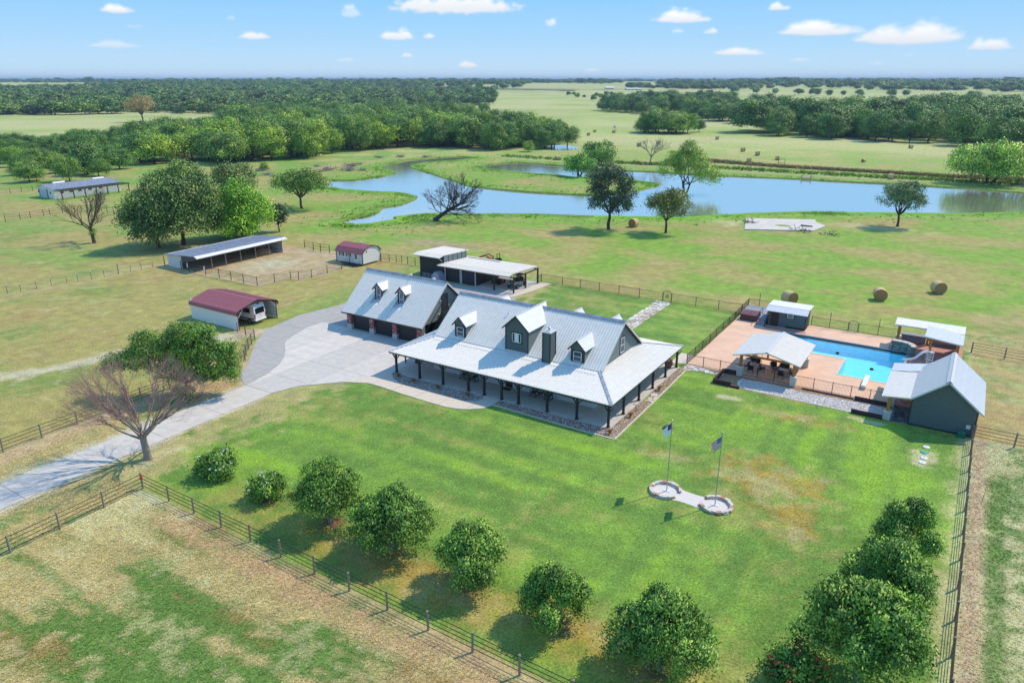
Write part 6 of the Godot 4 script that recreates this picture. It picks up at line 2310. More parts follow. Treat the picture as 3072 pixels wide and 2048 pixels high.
	for i in 3:
		for j in 2:
			var p := Mb.new()
			p.bx(-63.85 + j * 0.26, -63.63 + j * 0.26, 1.1 + i * 0.28, 1.34 + i * 0.28, 34.12, 34.14)
			sub(d, "pane", p, M.glass_black)
	m = Mb.new()
	m.bx(-66.0, -62.4, 0.02, 0.22, 33.2, 34.1)
	part(root, "porch_step", m, M.timber_dark)
	m = Mb.new()
	m.bx(-62.1, -62.04, 2.2, 2.4, 35.1, 35.3)
	part(root, "wall_lamp", m, M.black)
	var vent := Mb.new()
	vent.lathe([Vector2(0.12, 0), Vector2(0.12, 0.16), Vector2(0.22, 0.2), Vector2(0.001, 0.32)], V(-64.8, 3.24, 36.9), 10)
	part(root, "roof_vent", vent, M.trim_light)
	# white metal barn far left
	root = thing("metal_barn", "long low white metal barn with a grey roof and a side pergola", "barn", V(-187, 0, 54))
	m = Mb.new()
	m.ext(pv([-192.0, 0.02, -184.0, 0.02, -184.0, 2.45, -189.3, 3.35, -192.0, 2.85]), V(0, 0, 46.0), Vector3(1, 0, 0), Vector3.UP, V(0, 0, 18.5))
	part(root, "wall", m, M.white)
	for i in 46:
		m = Mb.new()
		m.bx(-184.0, -183.96, 0.05, 2.4, 46.1 + i * 0.4, 46.32 + i * 0.4)
		part(root, "wall_panel", m, M.white_dull)
	for q in [[-192.3, 2.82, -189.3, 3.45], [-183.7, 2.5, -189.3, 3.45]]:
		m = Mb.new()
		v = V(q[2] - q[0], q[3] - q[1], 0)
		ribbed(m, V(q[0], q[1], 45.7), V(0, 0, 1), v, pv([0, 0, 19.1, 0, 19.1, v.length(), 0, v.length()]), 0.3, 0.025, 0.06)
		part(root, "roof_slope", m, M.roof_old)
	m = Mb.new()
	m.bx(-191.0, -187.2, 0.03, 2.3, 45.9, 46.0)
	part(root, "barn_door", m, mat(214, 220, 232, 0.6))
	m = Mb.new()
	m.bx(-187.2, -187.0, 0.03, 2.4, 45.88, 46.0); m.bx(-191.2, -191.0, 0.03, 2.4, 45.88, 46.0)
	part(root, "door_track", m, M.black)
	for x in [-191.6, -185.6]:
		m = Mb.new()
		m.bx(x - 0.2, x + 0.2, 1.3, 1.9, 45.9, 46.0)
		part(root, "window", m, M.glass_black)
	for b in [48.2, 50.6, 53.0, 55.8, 58.8]:
		m = Mb.new()
		m.bx(-184.0, -183.92, 1.35, 1.95, b - 0.45, b + 0.45)
		part(root, "window", m, mat(176, 58, 66, 0.7) if b != 53.0 and b != 55.8 else M.glass)
	for b in [48.5, 59.5]:
		m = Mb.new()
		m.lathe([Vector2(0.001, -1.6), Vector2(0.35, -1.6), Vector2(0.35, 1.6), Vector2(0.001, 1.6)], V(-189.5, 3.5, b + 2.0), 10, V(0, 0, 1))
		part(root, "ridge_vent", m, M.white)
	var pg := thing("pergola", "dark open pergola frame along the white barn's long side", "pergola", V(-182, 0, 55))
	for i in 7:
		m = Mb.new()
		m.bx(-180.8, -180.6, 0, 2.2, 46.3 + i * 3.1, 46.5 + i * 3.1)
		part(pg, "post", m, M.timber_dark)
	m = Mb.new()
	m.bx(-180.85, -180.55, 2.2, 2.35, 46.0, 65.4)
	part(pg, "beam", m, M.timber_dark)
	for i in 26:
		m = Mb.new()
		m.beam(V(-183.9, 2.45, 46.1 + i * 0.76), V(-180.2, 2.38, 46.1 + i * 0.76), 0.08, 0.12)
		part(pg, "rafter", m, M.timber_dark)
	ranch_fence("long dark pipe fence in front of the white barn", [-159.4, 22.5, -159.4, 25.64, -159.3, 27.81, -159.6, 30.88, -159.5, 32.28, -159.8, 35.3, -159.5, 36.57, -159.0, 37.78, -157.6, 38.6, -156.25, 40.5, -154.37, 41.7, -151, 41.2, -148, 41.0, -146.2, 41.05, -144.4, 41.2, -140, 41.5], "rusty corral fences", 1.5, [0.4, 0.9, 1.45], M.rust_pipe, 0.07, 0.03)
	ranch_fence("thin pipe fence behind the white barn", line_pts(-205, 30, -206, 66, 12), "rusty corral fences", 1.5, [0.4, 0.9, 1.45], M.rust_pipe, 0.07, 0.03)
	# wire fence on thin stakes across the left pasture
	var wf := thing("wire_fence", "wire fence on thin pale-topped stakes across the left pasture", "fence", V(-93, 0, 4))
	var st := [-95.4, -6.7, -94.6, -5.2, -94.3, -3.1, -94.1, -1, -93.8, 1.2, -93.2, 2.6, -92.9, 4.6, -92.6, 6.5, -92.4, 8.8, -92.2, 10.8, -91.9, 12.5, -91.5, 14.3, -91.3, 16.4]
	for i in st.size() / 2:
		m = Mb.new()
		var big: bool = i == 8 or i == 12
		m.tube(V(st[2 * i], 0, st[2 * i + 1]), V(st[2 * i] + 0.03, 1.35 if not big else 1.7, st[2 * i + 1]), 0.09 if big else 0.035, 0.08 if big else 0.03, 6)
		var p := part(wf, "post" if big else "stake", m, M.wood_post if big else M.rust_pipe)
		if not big:
			m = Mb.new()
			m.tube(V(st[2 * i] + 0.025, 1.2, st[2 * i + 1]), V(st[2 * i] + 0.03, 1.4, st[2 * i + 1]), 0.05, 0.045, 6)
			sub(p, "stake_cap", m, M.white)
	for y in [0.35, 0.7, 1.0, 1.25]:
		m = Mb.new()
		for i in st.size() / 2 - 1: m.tube(V(st[2 * i], y, st[2 * i + 1]), V(st[2 * i + 2], y, st[2 * i + 3]), 0.008, 0.008, 3, false)
		part(wf, "wire", m, M.steel)
	ranch_fence("rusty tube gate and fence by the carport's near corner", [-51.3, -0.2, -49.6, -0.4, -48.9, -0.84, -47.2, -0.9], "rusty corral fences", 1.3, [0.3, 0.6, 0.9, 1.2], M.rust_pipe, 0.035, 0.018)


# ---------------------------------------------------------------- small things
func make_small_things() -> void:
	# porch rocking chairs and side tables
	var ch := [[-18.1, 2.55, "leftmost black rocking chair on the front porch"], [-16.75, 2.55, "second black rocking chair from the left on the front porch"], [-9.4, 2.5, "black rocking chair left of the right-hand porch table"], [-7.75, 2.5, "rightmost black rocking chair on the front porch"]]
	for q in ch:
		var t := thing("rocking_chair", q[2], "rocking chair", V(q[0], 0.1, q[1]), "rocking chairs on the porch")
		var m := Mb.new()
		m.bx(-0.28, 0.28, 0.4, 0.44, -0.26, 0.28)
		part(t, "seat", m, M.black, true)
		for i in 6:
			m = Mb.new()
			m.beam(Vector3(-0.24 + i * 0.096, 0.44, -0.26), Vector3(-0.24 + i * 0.096, 1.12, -0.42), 0.05, 0.02)
			part(t, "back_slat", m, M.black, true)
		m = Mb.new()
		m.beam(Vector3(-0.3, 1.14, -0.425), Vector3(0.3, 1.14, -0.425), 0.03, 0.1)
		part(t, "top_rail", m, M.black, true)
		for s in [-1, 1]:
			m = Mb.new()
			m.beam(Vector3(s * 0.3, 0.64, -0.34), Vector3(s * 0.3, 0.64, 0.3), 0.09, 0.03)
			part(t, "armrest", m, M.black, true)
			for z in [-0.28, 0.26]:
				m = Mb.new()
				m.beam(Vector3(s * 0.29, 0.05, z), Vector3(s * 0.29, 0.63, z), 0.045, 0.045)
				part(t, "leg", m, M.black, true)
			m = Mb.new()
			for k in 6:
				var z0 := -0.55 + k * 0.18
				m.beam(Vector3(s * 0.29, 0.02 + 0.25 * z0 * z0, -z0 * 0.9), Vector3(s * 0.29, 0.02 + 0.25 * (z0 + 0.18) * (z0 + 0.18), -(z0 + 0.18) * 0.9), 0.04, 0.04)
			part(t, "rocker", m, M.black, true)
	for q in [[-17.4, 2.4, "small round black table between the left pair of rocking chairs"], [-8.6, 2.45, "small round black table between the right pair of rocking chairs"]]:
		var t := thing("side_table", q[2], "side table", V(q[0], 0.1, q[1]), "side tables on the porch")
		var m := Mb.new()
		m.lathe([Vector2(0.001, 0.5), Vector2(0.3, 0.5), Vector2(0.3, 0.54), Vector2(0.001, 0.54)], Vector3.ZERO, 16)
		part(t, "tabletop", m, M.black, true)
		for k in 3:
			m = Mb.new()
			m.tube(Vector3(cos(k * TAU / 3), 0, sin(k * TAU / 3)) * 0.26, Vector3(cos(k * TAU / 3) * 0.1, 0.5, sin(k * TAU / 3) * 0.1), 0.02, 0.02, 5)
			part(t, "leg", m, M.black, true)
	var pot := thing("clay_pot", "large brown clay pot at the porch's back right corner", "pot", V(-0.75, 0.1, 17.1))
	var pm := Mb.new()
	pm.lathe([Vector2(0.001, 0.0), Vector2(0.26, 0.0), Vector2(0.42, 0.35), Vector2(0.44, 0.6), Vector2(0.34, 0.8), Vector2(0.4, 0.86), Vector2(0.36, 0.86), Vector2(0.3, 0.78), Vector2(0.001, 0.72)], Vector3.ZERO, 20)
	part(pot, "vessel", pm, mat(132, 84, 76, 0.6, 0.0, T.soft, 1.0), true)
	# faucet post by the porch
	var hy := thing("yard_hydrant", "thin dark hose post at the porch's right side", "hydrant", V(0.7, 0, 4.6))
	pm = Mb.new()
	pm.tube(Vector3.ZERO, Vector3(0, 0.75, 0), 0.03, 0.03, 6)
	pm.beam(Vector3(0, 0.75, 0), Vector3(-0.3, 0.8, 0), 0.04, 0.04)
	part(hy, "pipe", pm, M.iron, true)
	make_flagpoles()
	# septic covers
	var sc := [[24.91, 11.34, false, "farthest white round septic lid on the bare patch by the fence"], [24.81, 10.2, true, "green septic lid on the bare patch by the right fence"], [24.9, 9.05, false, "white septic lid just below the green one"], [24.85, 8.1, false, "nearest and largest white septic lid on the bare patch"]]
	for q in sc:
		var t := thing("septic_lid", q[3], "septic lid", V(q[0], 0, q[1]), "septic lids")
		var m := Mb.new()
		var r := 0.28 if not q[2] else 0.3
		m.lathe([Vector2(r, 0.0), Vector2(r, 0.06), Vector2(r * 0.85, 0.09), Vector2(0.001, 0.11)], Vector3.ZERO, 18)
		part(t, "lid", m, mat(60, 190, 150, 0.5) if q[2] else M.white, true)
		m = Mb.new()
		m.bx(-0.08, 0.08, 0.1, 0.14, -0.02, 0.02)
		part(t, "handle", m, M.white_dull, true)
	var wc := thing("well_cover", "dark round cover in the lawn behind the white flag", "cover", V(4.6, 0, 2.85))
	pm = Mb.new()
	pm.lathe([Vector2(0.42, 0), Vector2(0.4, 0.2), Vector2(0.001, 0.26)], Vector3.ZERO, 16)
	part(wc, "lid", pm, mat(70, 74, 92, 0.6), true)
	var sk := thing("metal_stake", "thin rusty stake with bent top right of the long fence", "stake", V(29.2, 0, 3.9))
	pm = Mb.new()
	pm.tube(Vector3.ZERO, Vector3(0.05, 1.0, 0), 0.015, 0.015, 5)
	pm.ring(Vector3(0.05, 1.08, 0), Vector3(0, 0, 1), 0.09, 0.015, 10)
	part(sk, "rod", pm, M.rust_pipe, true)
	# debris on and beside the slab
	var db := [[-17.0, 109.4, 0.9, "pile of broken timber on the slab's left end", "debris pile"], [-4.9, 105.6, 1.3, "dark heap of branches at the slab's near edge", "debris pile"], [0.3, 105.2, 1.5, "grey heap of brush just right of the slab", "debris pile"], [-5.3, 111.2, 0.5, "weathered log lying on the pale slab", "log"]]
	for q in db:
		var t := thing("debris_pile" if q[4] != "log" else "fallen_log", q[3], q[4], V(q[0], 0.2 if q[0] < -3 else 0.0, q[1]))
		var n := 26 if q[4] != "log" else 1
		for k in n:
			var m := Mb.new()
			var p := Vector3(rng.randfn(0, q[2] * 0.8), absf(rng.randfn(0.1, 0.25)), rng.randfn(0, q[2] * 0.35))
			var d := Vector3(rng.randf_range(-1, 1), rng.randf_range(-0.25, 0.5), rng.randf_range(-1, 1)).normalized() * rng.randf_range(0.3, 1.1)
			if n == 1:
				p = Vector3(-1.2, 0.2, 0); d = Vector3(2.5, 0.06, 0.25)
			m.tube(p, p + d, 0.07 if n > 1 else 0.2, 0.04 if n > 1 else 0.16, 6)
			part(t, "branch" if n > 1 else "trunk", m, M.bark_dark if k % 3 else M.bark_pale, true)
	# little jetty and feeder on the far bank
	var jt := thing("jetty", "small weathered wooden jetty on the pond's far bank", "jetty", V(-22.7, 0, 198))
	for i in 6:
		var m := Mb.new()
		m.bx(-1.5, 1.5, 0.55, 0.62, -2.0 + i * 0.55, -1.5 + i * 0.55)
		part(jt, "plank", m, M.bark_pale, true)
	for q in [[-1.4, 0.8], [1.4, 0.8], [-1.4, 1.9], [1.4, 1.9]]:
		var m := Mb.new()
		m.tube(Vector3(q[0], -0.4, q[1]), Vector3(q[0], 1.3, q[1]), 0.08, 0.08, 6)
		part(jt, "pile", m, M.bark_pale, true)
	var fd := thing("wire_frame_gate", "small square wire frame standing beyond the pond near a bale", "frame", V(-39.4, 0, 235))
	pm = Mb.new()
	for x in [-1.2, 1.2]: pm.tube(Vector3(x, 0, 0), Vector3(x, 2.4, 0), 0.08, 0.08, 5)
	for y in [0.8, 2.3]: pm.tube(Vector3(-1.2, y, 0), Vector3(1.2, y, 0), 0.06, 0.06, 5)
	part(fd, "frame", pm, M.bark_dark, true)
	var wm := thing("deer_feeder", "pale tripod feeder beside a bale in the far hayfield", "feeder", V(-170.5, 0, 372))
	pm = Mb.new()
	for k in 3: pm.tube(Vector3(cos(k * TAU / 3), 0, sin(k * TAU / 3)) * 1.6, Vector3(0, 4.6, 0), 0.12, 0.1, 5)
	part(wm, "legs", pm, M.trim_light, true)
	pm = Mb.new()
	pm.lathe([Vector2(0.1, 2.2), Vector2(0.7, 2.7), Vector2(0.7, 3.8), Vector2(0.001, 4.2)], Vector3.ZERO, 12)
	part(wm, "hopper", pm, M.trim_light, true)
	make_bales()
	make_person()
	# far farm buildings
	var fb := [[-640.0, 1490.0, 40.0, 9.0, 5.0, 0.4, M.roof_dull, "long low pale-roofed farm building near the skyline"], [-730.0, 1560.0, 20.0, 10.0, 6.0, 0.2, M.roof_white, "small white-walled house near the skyline left of the long farm building"], [-1240.0, 2000.0, 26.0, 10.0, 6.0, 0.1, M.roof_white, "white shed on the far skyline left of centre"]]
	for q in fb:
		var t := thing("farm_building", q[7], "farm building", V(q[0], terr(q[0], q[1]) - 0.3, q[1]), "", q[5] + 0.56)
		var m := Mb.new()
		m.bx(-q[2] / 2, q[2] / 2, 0, q[4] * 0.6, -q[3] / 2, q[3] / 2)
		part(t, "wall", m, M.white_dull, true)
		m = Mb.new()
		m.ext(pv([-q[3] / 2 - 0.6, q[4] * 0.6, q[3] / 2 + 0.6, q[4] * 0.6, 0, q[4]]), Vector3(-q[2] / 2 - 0.5, 0, 0), Vector3(0, 0, 1), Vector3.UP, Vector3(q[2] + 1.0, 0, 0))
		part(t, "roof", m, q[6], true)
		for k in 4:
			m = Mb.new()
			m.bx(-q[2] / 2 + (k + 0.4) * q[2] / 4.4, -q[2] / 2 + (k + 0.75) * q[2] / 4.4, 0.8, q[4] * 0.5, -q[3] / 2 - 0.05, -q[3] / 2)
			part(t, "window", m, M.glass_black, true)


func make_flagpoles() -> void:
	var pad := structure("gravel_pad")
	var m := Mb.new()
	m.sheet(smooth(pv([7.2, -7.5, 7.6, -6.5, 8.6, -6.2, 9.6, -6.7, 11.2, -6.8, 12.4, -6.4, 13.4, -7.0, 13.5, -7.9, 12.8, -8.6, 11.4, -8.5, 9.6, -8.4, 8.4, -8.9, 7.5, -8.5]), 5), 0.012)
	part(pad, "gravel", m, M.gravel)
	var cx := [8.35, 12.35]
	for g in 2:
		var ring := thing("stone_ring", ["stone ring round the foot of the white flag's pole", "stone ring round the foot of the striped flag's pole"][g], "stone ring", V(cx[g], 0, -7.55))
		for i in 17:
			var t := TAU * (i + 0.5) / 20.0 + (0.55 if g == 0 else PI + 0.5)
			for lay in 2:
				m = Mb.new()
				var rr := 1.12 + rng.randf_range(-0.04, 0.04)
				var tt := t + lay * 0.12
				m.obox(Transform3D(Basis.from_euler(Vector3(rng.randf_range(-0.06, 0.06), -tt + PI / 2 + rng.randf_range(-0.15, 0.15), rng.randf_range(-0.08, 0.08))), Vector3(cos(tt) * rr, 0.07 + lay * 0.115, -sin(tt) * rr * -1.0)), Vector3(rng.randf_range(0.34, 0.46), 0.11, rng.randf_range(0.2, 0.28)))
				part(ring, "stone", m, [mat(198, 150, 128, 0.9), M.walk, M.stone_white, M.walk][(i + lay) % 4], true)
	for g in 2:
		var p := thing("flagpole", ["silver flagpole carrying the white flag on the front lawn", "silver flagpole carrying the striped flag on the front lawn"][g], "flagpole", V(cx[g] + (0.1 if g == 0 else -0.1), 0, -7.5))
		m = Mb.new()
		m.tube(Vector3.ZERO, Vector3(0, 2.4, 0), 0.045, 0.045, 8)
		m.tube(Vector3(0, 2.4, 0), Vector3(0, 6.0, 0), 0.038, 0.028, 8)
		part(p, "pole", m, M.steel, true)
		m = Mb.new()
		m.lathe([Vector2(0.001, -0.07), Vector2(0.06, -0.03), Vector2(0.06, 0.03), Vector2(0.001, 0.07)], Vector3(0, 6.06, 0), 10)
		part(p, "ball", m, M.steel, true)
		m = Mb.new()
		m.bx(-0.3, 0.3, 0.01, 0.05, -0.1, 0.14)
		part(p, "foot_plate", m, M.white_dull, true)
	flag(V(8.45, 5.85, -7.5), false)
	flag(V(12.25, 5.75, -7.5), true)


func flag(at: Vector3, stripes: bool) -> void:
	var root := thing("striped_flag" if stripes else "white_flag", "limp red and white striped flag with a blue starred corner" if stripes else "limp white flag with a blue corner and red cross", "flag", at)
	var m := Mb.new()
	var L := 1.5
	var W := 0.92
	var nu := 44
	var nv := 26
	var P := []
	for i in nu + 1:
		var col := []
		for j in nv + 1:
			var s := L * i / nu
			var t := W * j / nv
			# the cloth falls from the hoist, in folds
			var drop := s * 0.86
			var out := s * 0.62 * (1.0 - 0.25 * t / W) + 0.05
			var fold := sin(s * 8.0 + t * 1.2) * 0.06 * minf(s * 2.0, 1.0)
			col.append(Vector3(-out * 0.863 + fold * 0.5, -t - drop * (0.62 + 0.2 * (1 - t / W)), -out * 0.504 - fold * 0.86))
		P.append(col)
	var red := lin(206, 40, 58, 0.9)
	var white := lin(252, 252, 252, 0.9)
	var blue := lin(60, 72, 150, 0.9)
	for i in nu:
		for j in nv:
			var c := white
			if stripes:
				c = red if (j / 2) % 2 == 0 else white
				if i < nu * 0.4 and j < 14:
					c = blue
					if (i % 3 == 1 and j % 4 == 1) or (i % 3 == 2 and j % 4 == 3): c = white
			elif i < nu * 0.36 and j < nv * 0.52:
				c = blue
				if (i >= 7 and i <= 8 and j >= 2 and j <= 11) or (j >= 4 and j <= 5 and i >= 4 and i <= 11): c = red
			m.col = c
			m.quad(P[i][j + 1], P[i + 1][j + 1], P[i + 1][j], P[i][j])
	part(root, "cloth", m, M.flag, true)


func make_bales() -> void:
	var m := Mb.new()
	var pale := lin(226, 200, 146)
	var mid := lin(212, 172, 116)
	var dark := lin(172, 124, 82)
	var n := 30
	# wrapped side with slight ridges
	var prof := []
	for i in 13: prof.append(Vector2(0.9 + 0.012 * (i % 2), -0.75 + i * 0.125))
	m.col = pale
	for i in 12: m.lathe([prof[i], prof[i + 1]], Vector3.ZERO, n, Vector3(0, 0, 1))
	var body := Mb.new()
	for e in [-1.0, 1.0]:   # spiral layers of the ends
		for k in 8:
			m.col = mid.lerp(dark, (k % 2) * 0.75 + 0.1)
			var r0 := k * 0.1125
			var r1 := (k + 1) * 0.1125
			var z: float = e * (0.75 + 0.018 * (k % 2) - 0.02 * k / 8.0)
			m.lathe([Vector2(maxf(r0, 0.001), z), Vector2(r1, z - e * 0.012)], Vector3.ZERO, n, Vector3(0, 0, 1))
	var mesh := m.done()
	var q := [
		[15.4, 58.9, 0.25, 1.0, "large round hay bale beyond the pool, the lower of the two in front"],
		[22.3, 67.6, 0.5, 1.0, "large round hay bale beyond the pool, the right and farther one"],
		[4.7, 50.2, 0.9, 1.0, "round hay bale half hidden behind the pool shed roof"],
		[-37.3, 92.2, -0.1, 1.0, "brown round bale on the near bank between two pond oaks"],
		[0.25, 211.5, 0.4, 1.0, "round bale on the pond's far bank at the right"],
		[-119.6, 207.5, 1.2, 1.0, "grey round bale on the bank left of the pond's bushy trees"],
		[-177.3, 322, 0.6, 1.05, "round bale at the far left of the hayfield beyond the small pond"],
		[-170.7, 337, 0.6, 1.05, "second round bale from the left in the hayfield beyond the small pond"],
		[-180.2, 364.5, 0.7, 1.0, "farthest small round bale in the hayfield near the cedar shrubs"],
		[-167.5, 364.5, 0.5, 1.05, "round bale next to the tripod feeder"],
		[-129.6, 279.5, 0.8, 1.05, "round bale just above the bright bushy trees by the pond"],
		[-117.3, 284.2, 0.4, 1.05, "round bale left of the pale dead tree in the hayfield"],
		[-113.8, 299.7, 0.6, 1.05, "round bale right of the pale dead tree in the hayfield"],
		[-98.8, 346.7, 0.5, 1.05, "round bale before the left end of the long dark wood"],
		[-67.3, 283.4, 0.3, 1.05, "round bale, farthest of the four grouped right of the willow"],
		[-56.9, 268.2, 0.4, 1.05, "round bale, second farthest of the four grouped right of the willow"],
		[-52.6, 239.3, 0.6, 1.05, "round bale, nearest of the four grouped right of the willow"],
		[-45.3, 253.8, 0.7, 1.05, "round bale, rightmost of the four grouped right of the willow"],
		[-5.5, 341, 0.9, 1.05, "round bale at the foot of the dark wood on the right"],
		[-15.0, 263, 1.4, 0.75, "low slumped bale lying alone in the middle of the right hayfield"]]
	var proto: Node3D
	M.straw.roughness = 0.95
	for i in q.size():
		var o: Node3D
		if proto == null:
			proto = thing("hay_bale", q[i][4], "hay bale", Vector3.ZERO, "round hay bales in the fields")
			part(proto, "straw", mesh, M.straw, true)
			o = proto
		else: o = copy(proto, "hay_bale", q[i][4], Vector3.ZERO)
		var s: float = q[i][3]
		o.position = V(q[i][0], 0.86 * s, q[i][1])
		o.rotation.y = q[i][2] + (0.0 if q[i][1] < 100.0 else 1.1)
		o.scale = Vector3(s, s, s)


# ---------------------------------------------------------------- the person by the drive
func make_person() -> void:
	var root := thing("person", "person in dark trousers and white shoes standing beside the porch's left end", "person", V(-26.25, 0.055, 2.75), "", -0.9)
	var J := [   # tapered capsules: from, to, radii
		[Vector3(0, 0.98, 0), Vector3(0, 1.22, 0.01), 0.13, 0.14], [Vector3(0, 1.22, 0.01), Vector3(0, 1.42, 0), 0.14, 0.13], [Vector3(-0.13, 1.42, 0), Vector3(0.13, 1.42, 0), 0.075, 0.075],
		[Vector3(0, 1.45, 0), Vector3(0, 1.58, 0.01), 0.055, 0.05], [Vector3(0, 1.62, 0.02), Vector3(0, 1.7, 0.015), 0.085, 0.09],
		[Vector3(-0.09, 0.95, 0), Vector3(-0.11, 0.5, 0.03), 0.09, 0.06], [Vector3(-0.11, 0.5, 0.03), Vector3(-0.12, 0.09, -0.02), 0.06, 0.042],
		[Vector3(0.09, 0.95, 0), Vector3(0.13, 0.5, 0.06), 0.09, 0.06], [Vector3(0.13, 0.5, 0.06), Vector3(0.15, 0.09, 0.02), 0.06, 0.042],
		[Vector3(-0.19, 1.41, 0), Vector3(-0.25, 1.13, -0.02), 0.05, 0.042], [Vector3(-0.25, 1.13, -0.02), Vector3(-0.2, 0.9, 0.1), 0.04, 0.03],
		[Vector3(0.19, 1.41, 0), Vector3(0.25, 1.13, -0.02), 0.05, 0.042], [Vector3(0.25, 1.13, -0.02), Vector3(0.24, 0.88, 0.08), 0.04, 0.03],
		[Vector3(-0.12, 0.05, -0.04), Vector3(-0.13, 0.04, 0.15), 0.048, 0.04], [Vector3(0.15, 0.05, 0.0), Vector3(0.17, 0.04, 0.18), 0.048, 0.04]]
	var m := Mb.new()
	nets(m, J, Vector3(-0.36, -0.02, -0.24), Vector3(0.36, 1.84, 0.3), 0.022, func(p: Vector3) -> Color:
		if p.y > 1.5: return lin(214, 168, 140)
		if p.y < 0.105: return lin(244, 244, 246)
		if p.y < 1.0 and absf(p.x) < 0.2: return lin(46, 48, 56)
		if absf(p.x) > 0.19 and p.y < 1.2: return lin(214, 168, 140)
		return lin(58, 64, 78))
	for s in [-1, 1]:   # hands with bent fingers
		var w := Vector3(-0.2, 0.9, 0.1) if s < 0 else Vector3(0.24, 0.88, 0.08)
		m.col = lin(214, 168, 140)
		m.tube(w, w + Vector3(0, -0.08, 0.03), 0.03, 0.036, 7)
		for k in 4:
			var b := w + Vector3(0, -0.08, 0.03) + Vector3(s * -0.004, 0, -0.025 + k * 0.017)
			var l: float = [0.03, 0.036, 0.034, 0.027][k]
			m.tube(b, b + Vector3(0, -l, 0.006), 0.009, 0.008, 5)
			m.tube(b + Vector3(0, -l, 0.006), b + Vector3(-s * 0.012, -l * 1.8, 0.012), 0.008, 0.007, 5)
		m.tube(w + Vector3(0, -0.03, 0.05), w + Vector3(-s * 0.015, -0.075, 0.075), 0.01, 0.008, 5)
	part(root, "body", m, M.vert, true)
	var hair := Mb.new()
	hair.lathe([Vector2(0.098, -0.06), Vector2(0.105, 0.0), Vector2(0.09, 0.06), Vector2(0.05, 0.1), Vector2(0.001, 0.115)], Vector3(0, 1.69, -0.012), 14)
	part(root, "hair", hair, mat(66, 48, 40, 0.8), true)
	var fc := Mb.new()
	for s in [-1, 1]:
		fc.lathe([Vector2(0.001, -0.012), Vector2(0.012, 0), Vector2(0.001, 0.012)], Vector3(s * 0.032, 1.665, 0.095), 6)
	part(root, "eyes", fc, M.black, true)
	fc = Mb.new()
	fc.tube(Vector3(0, 1.665, 0.1), Vector3(0, 1.63, 0.122), 0.008, 0.014, 6)
	for s in [-1, 1]: fc.tube(Vector3(s * 0.092, 1.68, 0.01), Vector3(s * 0.094, 1.64, 0.012), 0.016, 0.012, 6)
	part(root, "face", fc, mat(214, 168, 140), true)


# surface nets over a smooth union of tapered capsules
func nets(m: Mb, J: Array, lo: Vector3, hi: Vector3, c: float, colour: Callable) -> void:
	var n := Vector3i(((hi - lo) / c).ceil()) + Vector3i.ONE
	var f := PackedFloat32Array()
	f.resize(n.x * n.y * n.z)
	f.fill(1.0)
	for q in J:
		var a: Vector3 = q[0]
		var b: Vector3 = q[1]
		var rr := maxf(q[2], q[3]) + 0.06
		var l0 := Vector3i(((a.min(b) - Vector3.ONE * rr - lo) / c).floor()).clamp(Vector3i.ZERO, n - Vector3i.ONE)
		var l1 := Vector3i(((a.max(b) + Vector3.ONE * rr - lo) / c).ceil()).clamp(Vector3i.ZERO, n - Vector3i.ONE)
		var ab := b - a
		var dd := maxf(ab.length_squared(), 1e-6)
		for z in range(l0.z, l1.z + 1):
			for y in range(l0.y, l1.y + 1):
				for x in range(l0.x, l1.x + 1):
					var p := lo + Vector3(x, y, z) * c
					var t := clampf((p - a).dot(ab) / dd, 0, 1)
					var d: float = p.distance_to(a + ab * t) - lerpf(q[2], q[3], t)
					var k := (z * n.y + y) * n.x + x
					var e := f[k]
					var h := maxf(0.03 - absf(d - e), 0.0) / 0.03
					f[k] = minf(d, e) - h * h * 0.0075
	var id := {}
	var step := [0, 1, n.x, n.x + 1, n.x * n.y, n.x * n.y + 1, n.x * n.y + n.x, n.x * n.y + n.x + 1]
	for z in n.z - 1:
		for y in n.y - 1:
			for x in n.x - 1:
				var k := (z * n.y + y) * n.x + x
				var mask := 0
				for i in 8: if f[k + step[i]] < 0.0: mask |= 1 << i
				if mask == 0 or mask == 255: continue
				var s := Vector3.ZERO
				var w := 0
				for e in [[0, 1], [0, 2], [0, 4], [1, 3], [1, 5], [2, 3], [2, 6], [3, 7], [4, 5], [4, 6], [5, 7], [6, 7]]:
					var u := f[k + step[e[0]]]
					var v := f[k + step[e[1]]]
					if (u < 0.0) == (v < 0.0): continue
					var t := u / (u - v)
					var p := Vector3(e[0] & 1, (e[0] >> 1) & 1, e[0] >> 2)
					var q := Vector3(e[1] & 1, (e[1] >> 1) & 1, e[1] >> 2)
					s += p.lerp(q, t)
					w += 1
				var pos := lo + (Vector3(x, y, z) + s / w) * c
				id[k] = m.P.size()
				m.P.append(pos)
				m.N.append(Vector3(f[k + 1] - f[k], f[k + n.x] - f[k], f[k + n.x * n.y] - f[k]).normalized())
				m.C.append(colour.call(pos))
	for z in range(1, n.z - 1):
		for y in range(1, n.y - 1):
			for x in range(1, n.x - 1):
				var k := (z * n.y + y) * n.x + x
				for ax in 3:
					var d: int = [1, n.x, n.x * n.y][ax]
					if (f[k] < 0.0) == (f[k + d] < 0.0): continue
					var e: int = [n.x, n.x * n.y, 1][ax]
					var g: int = [n.x * n.y, 1, n.x][ax]
					if not (id.has(k) and id.has(k - e) and id.has(k - g) and id.has(k - e - g)): continue
					var q := [id[k], id[k - e], id[k - e - g], id[k - g]]
					if f[k] < 0.0: m.I.append_array(PackedInt32Array([q[0], q[2], q[1], q[0], q[3], q[2]]))
					else: m.I.append_array(PackedInt32Array([q[0], q[1], q[2], q[0], q[2], q[3]]))


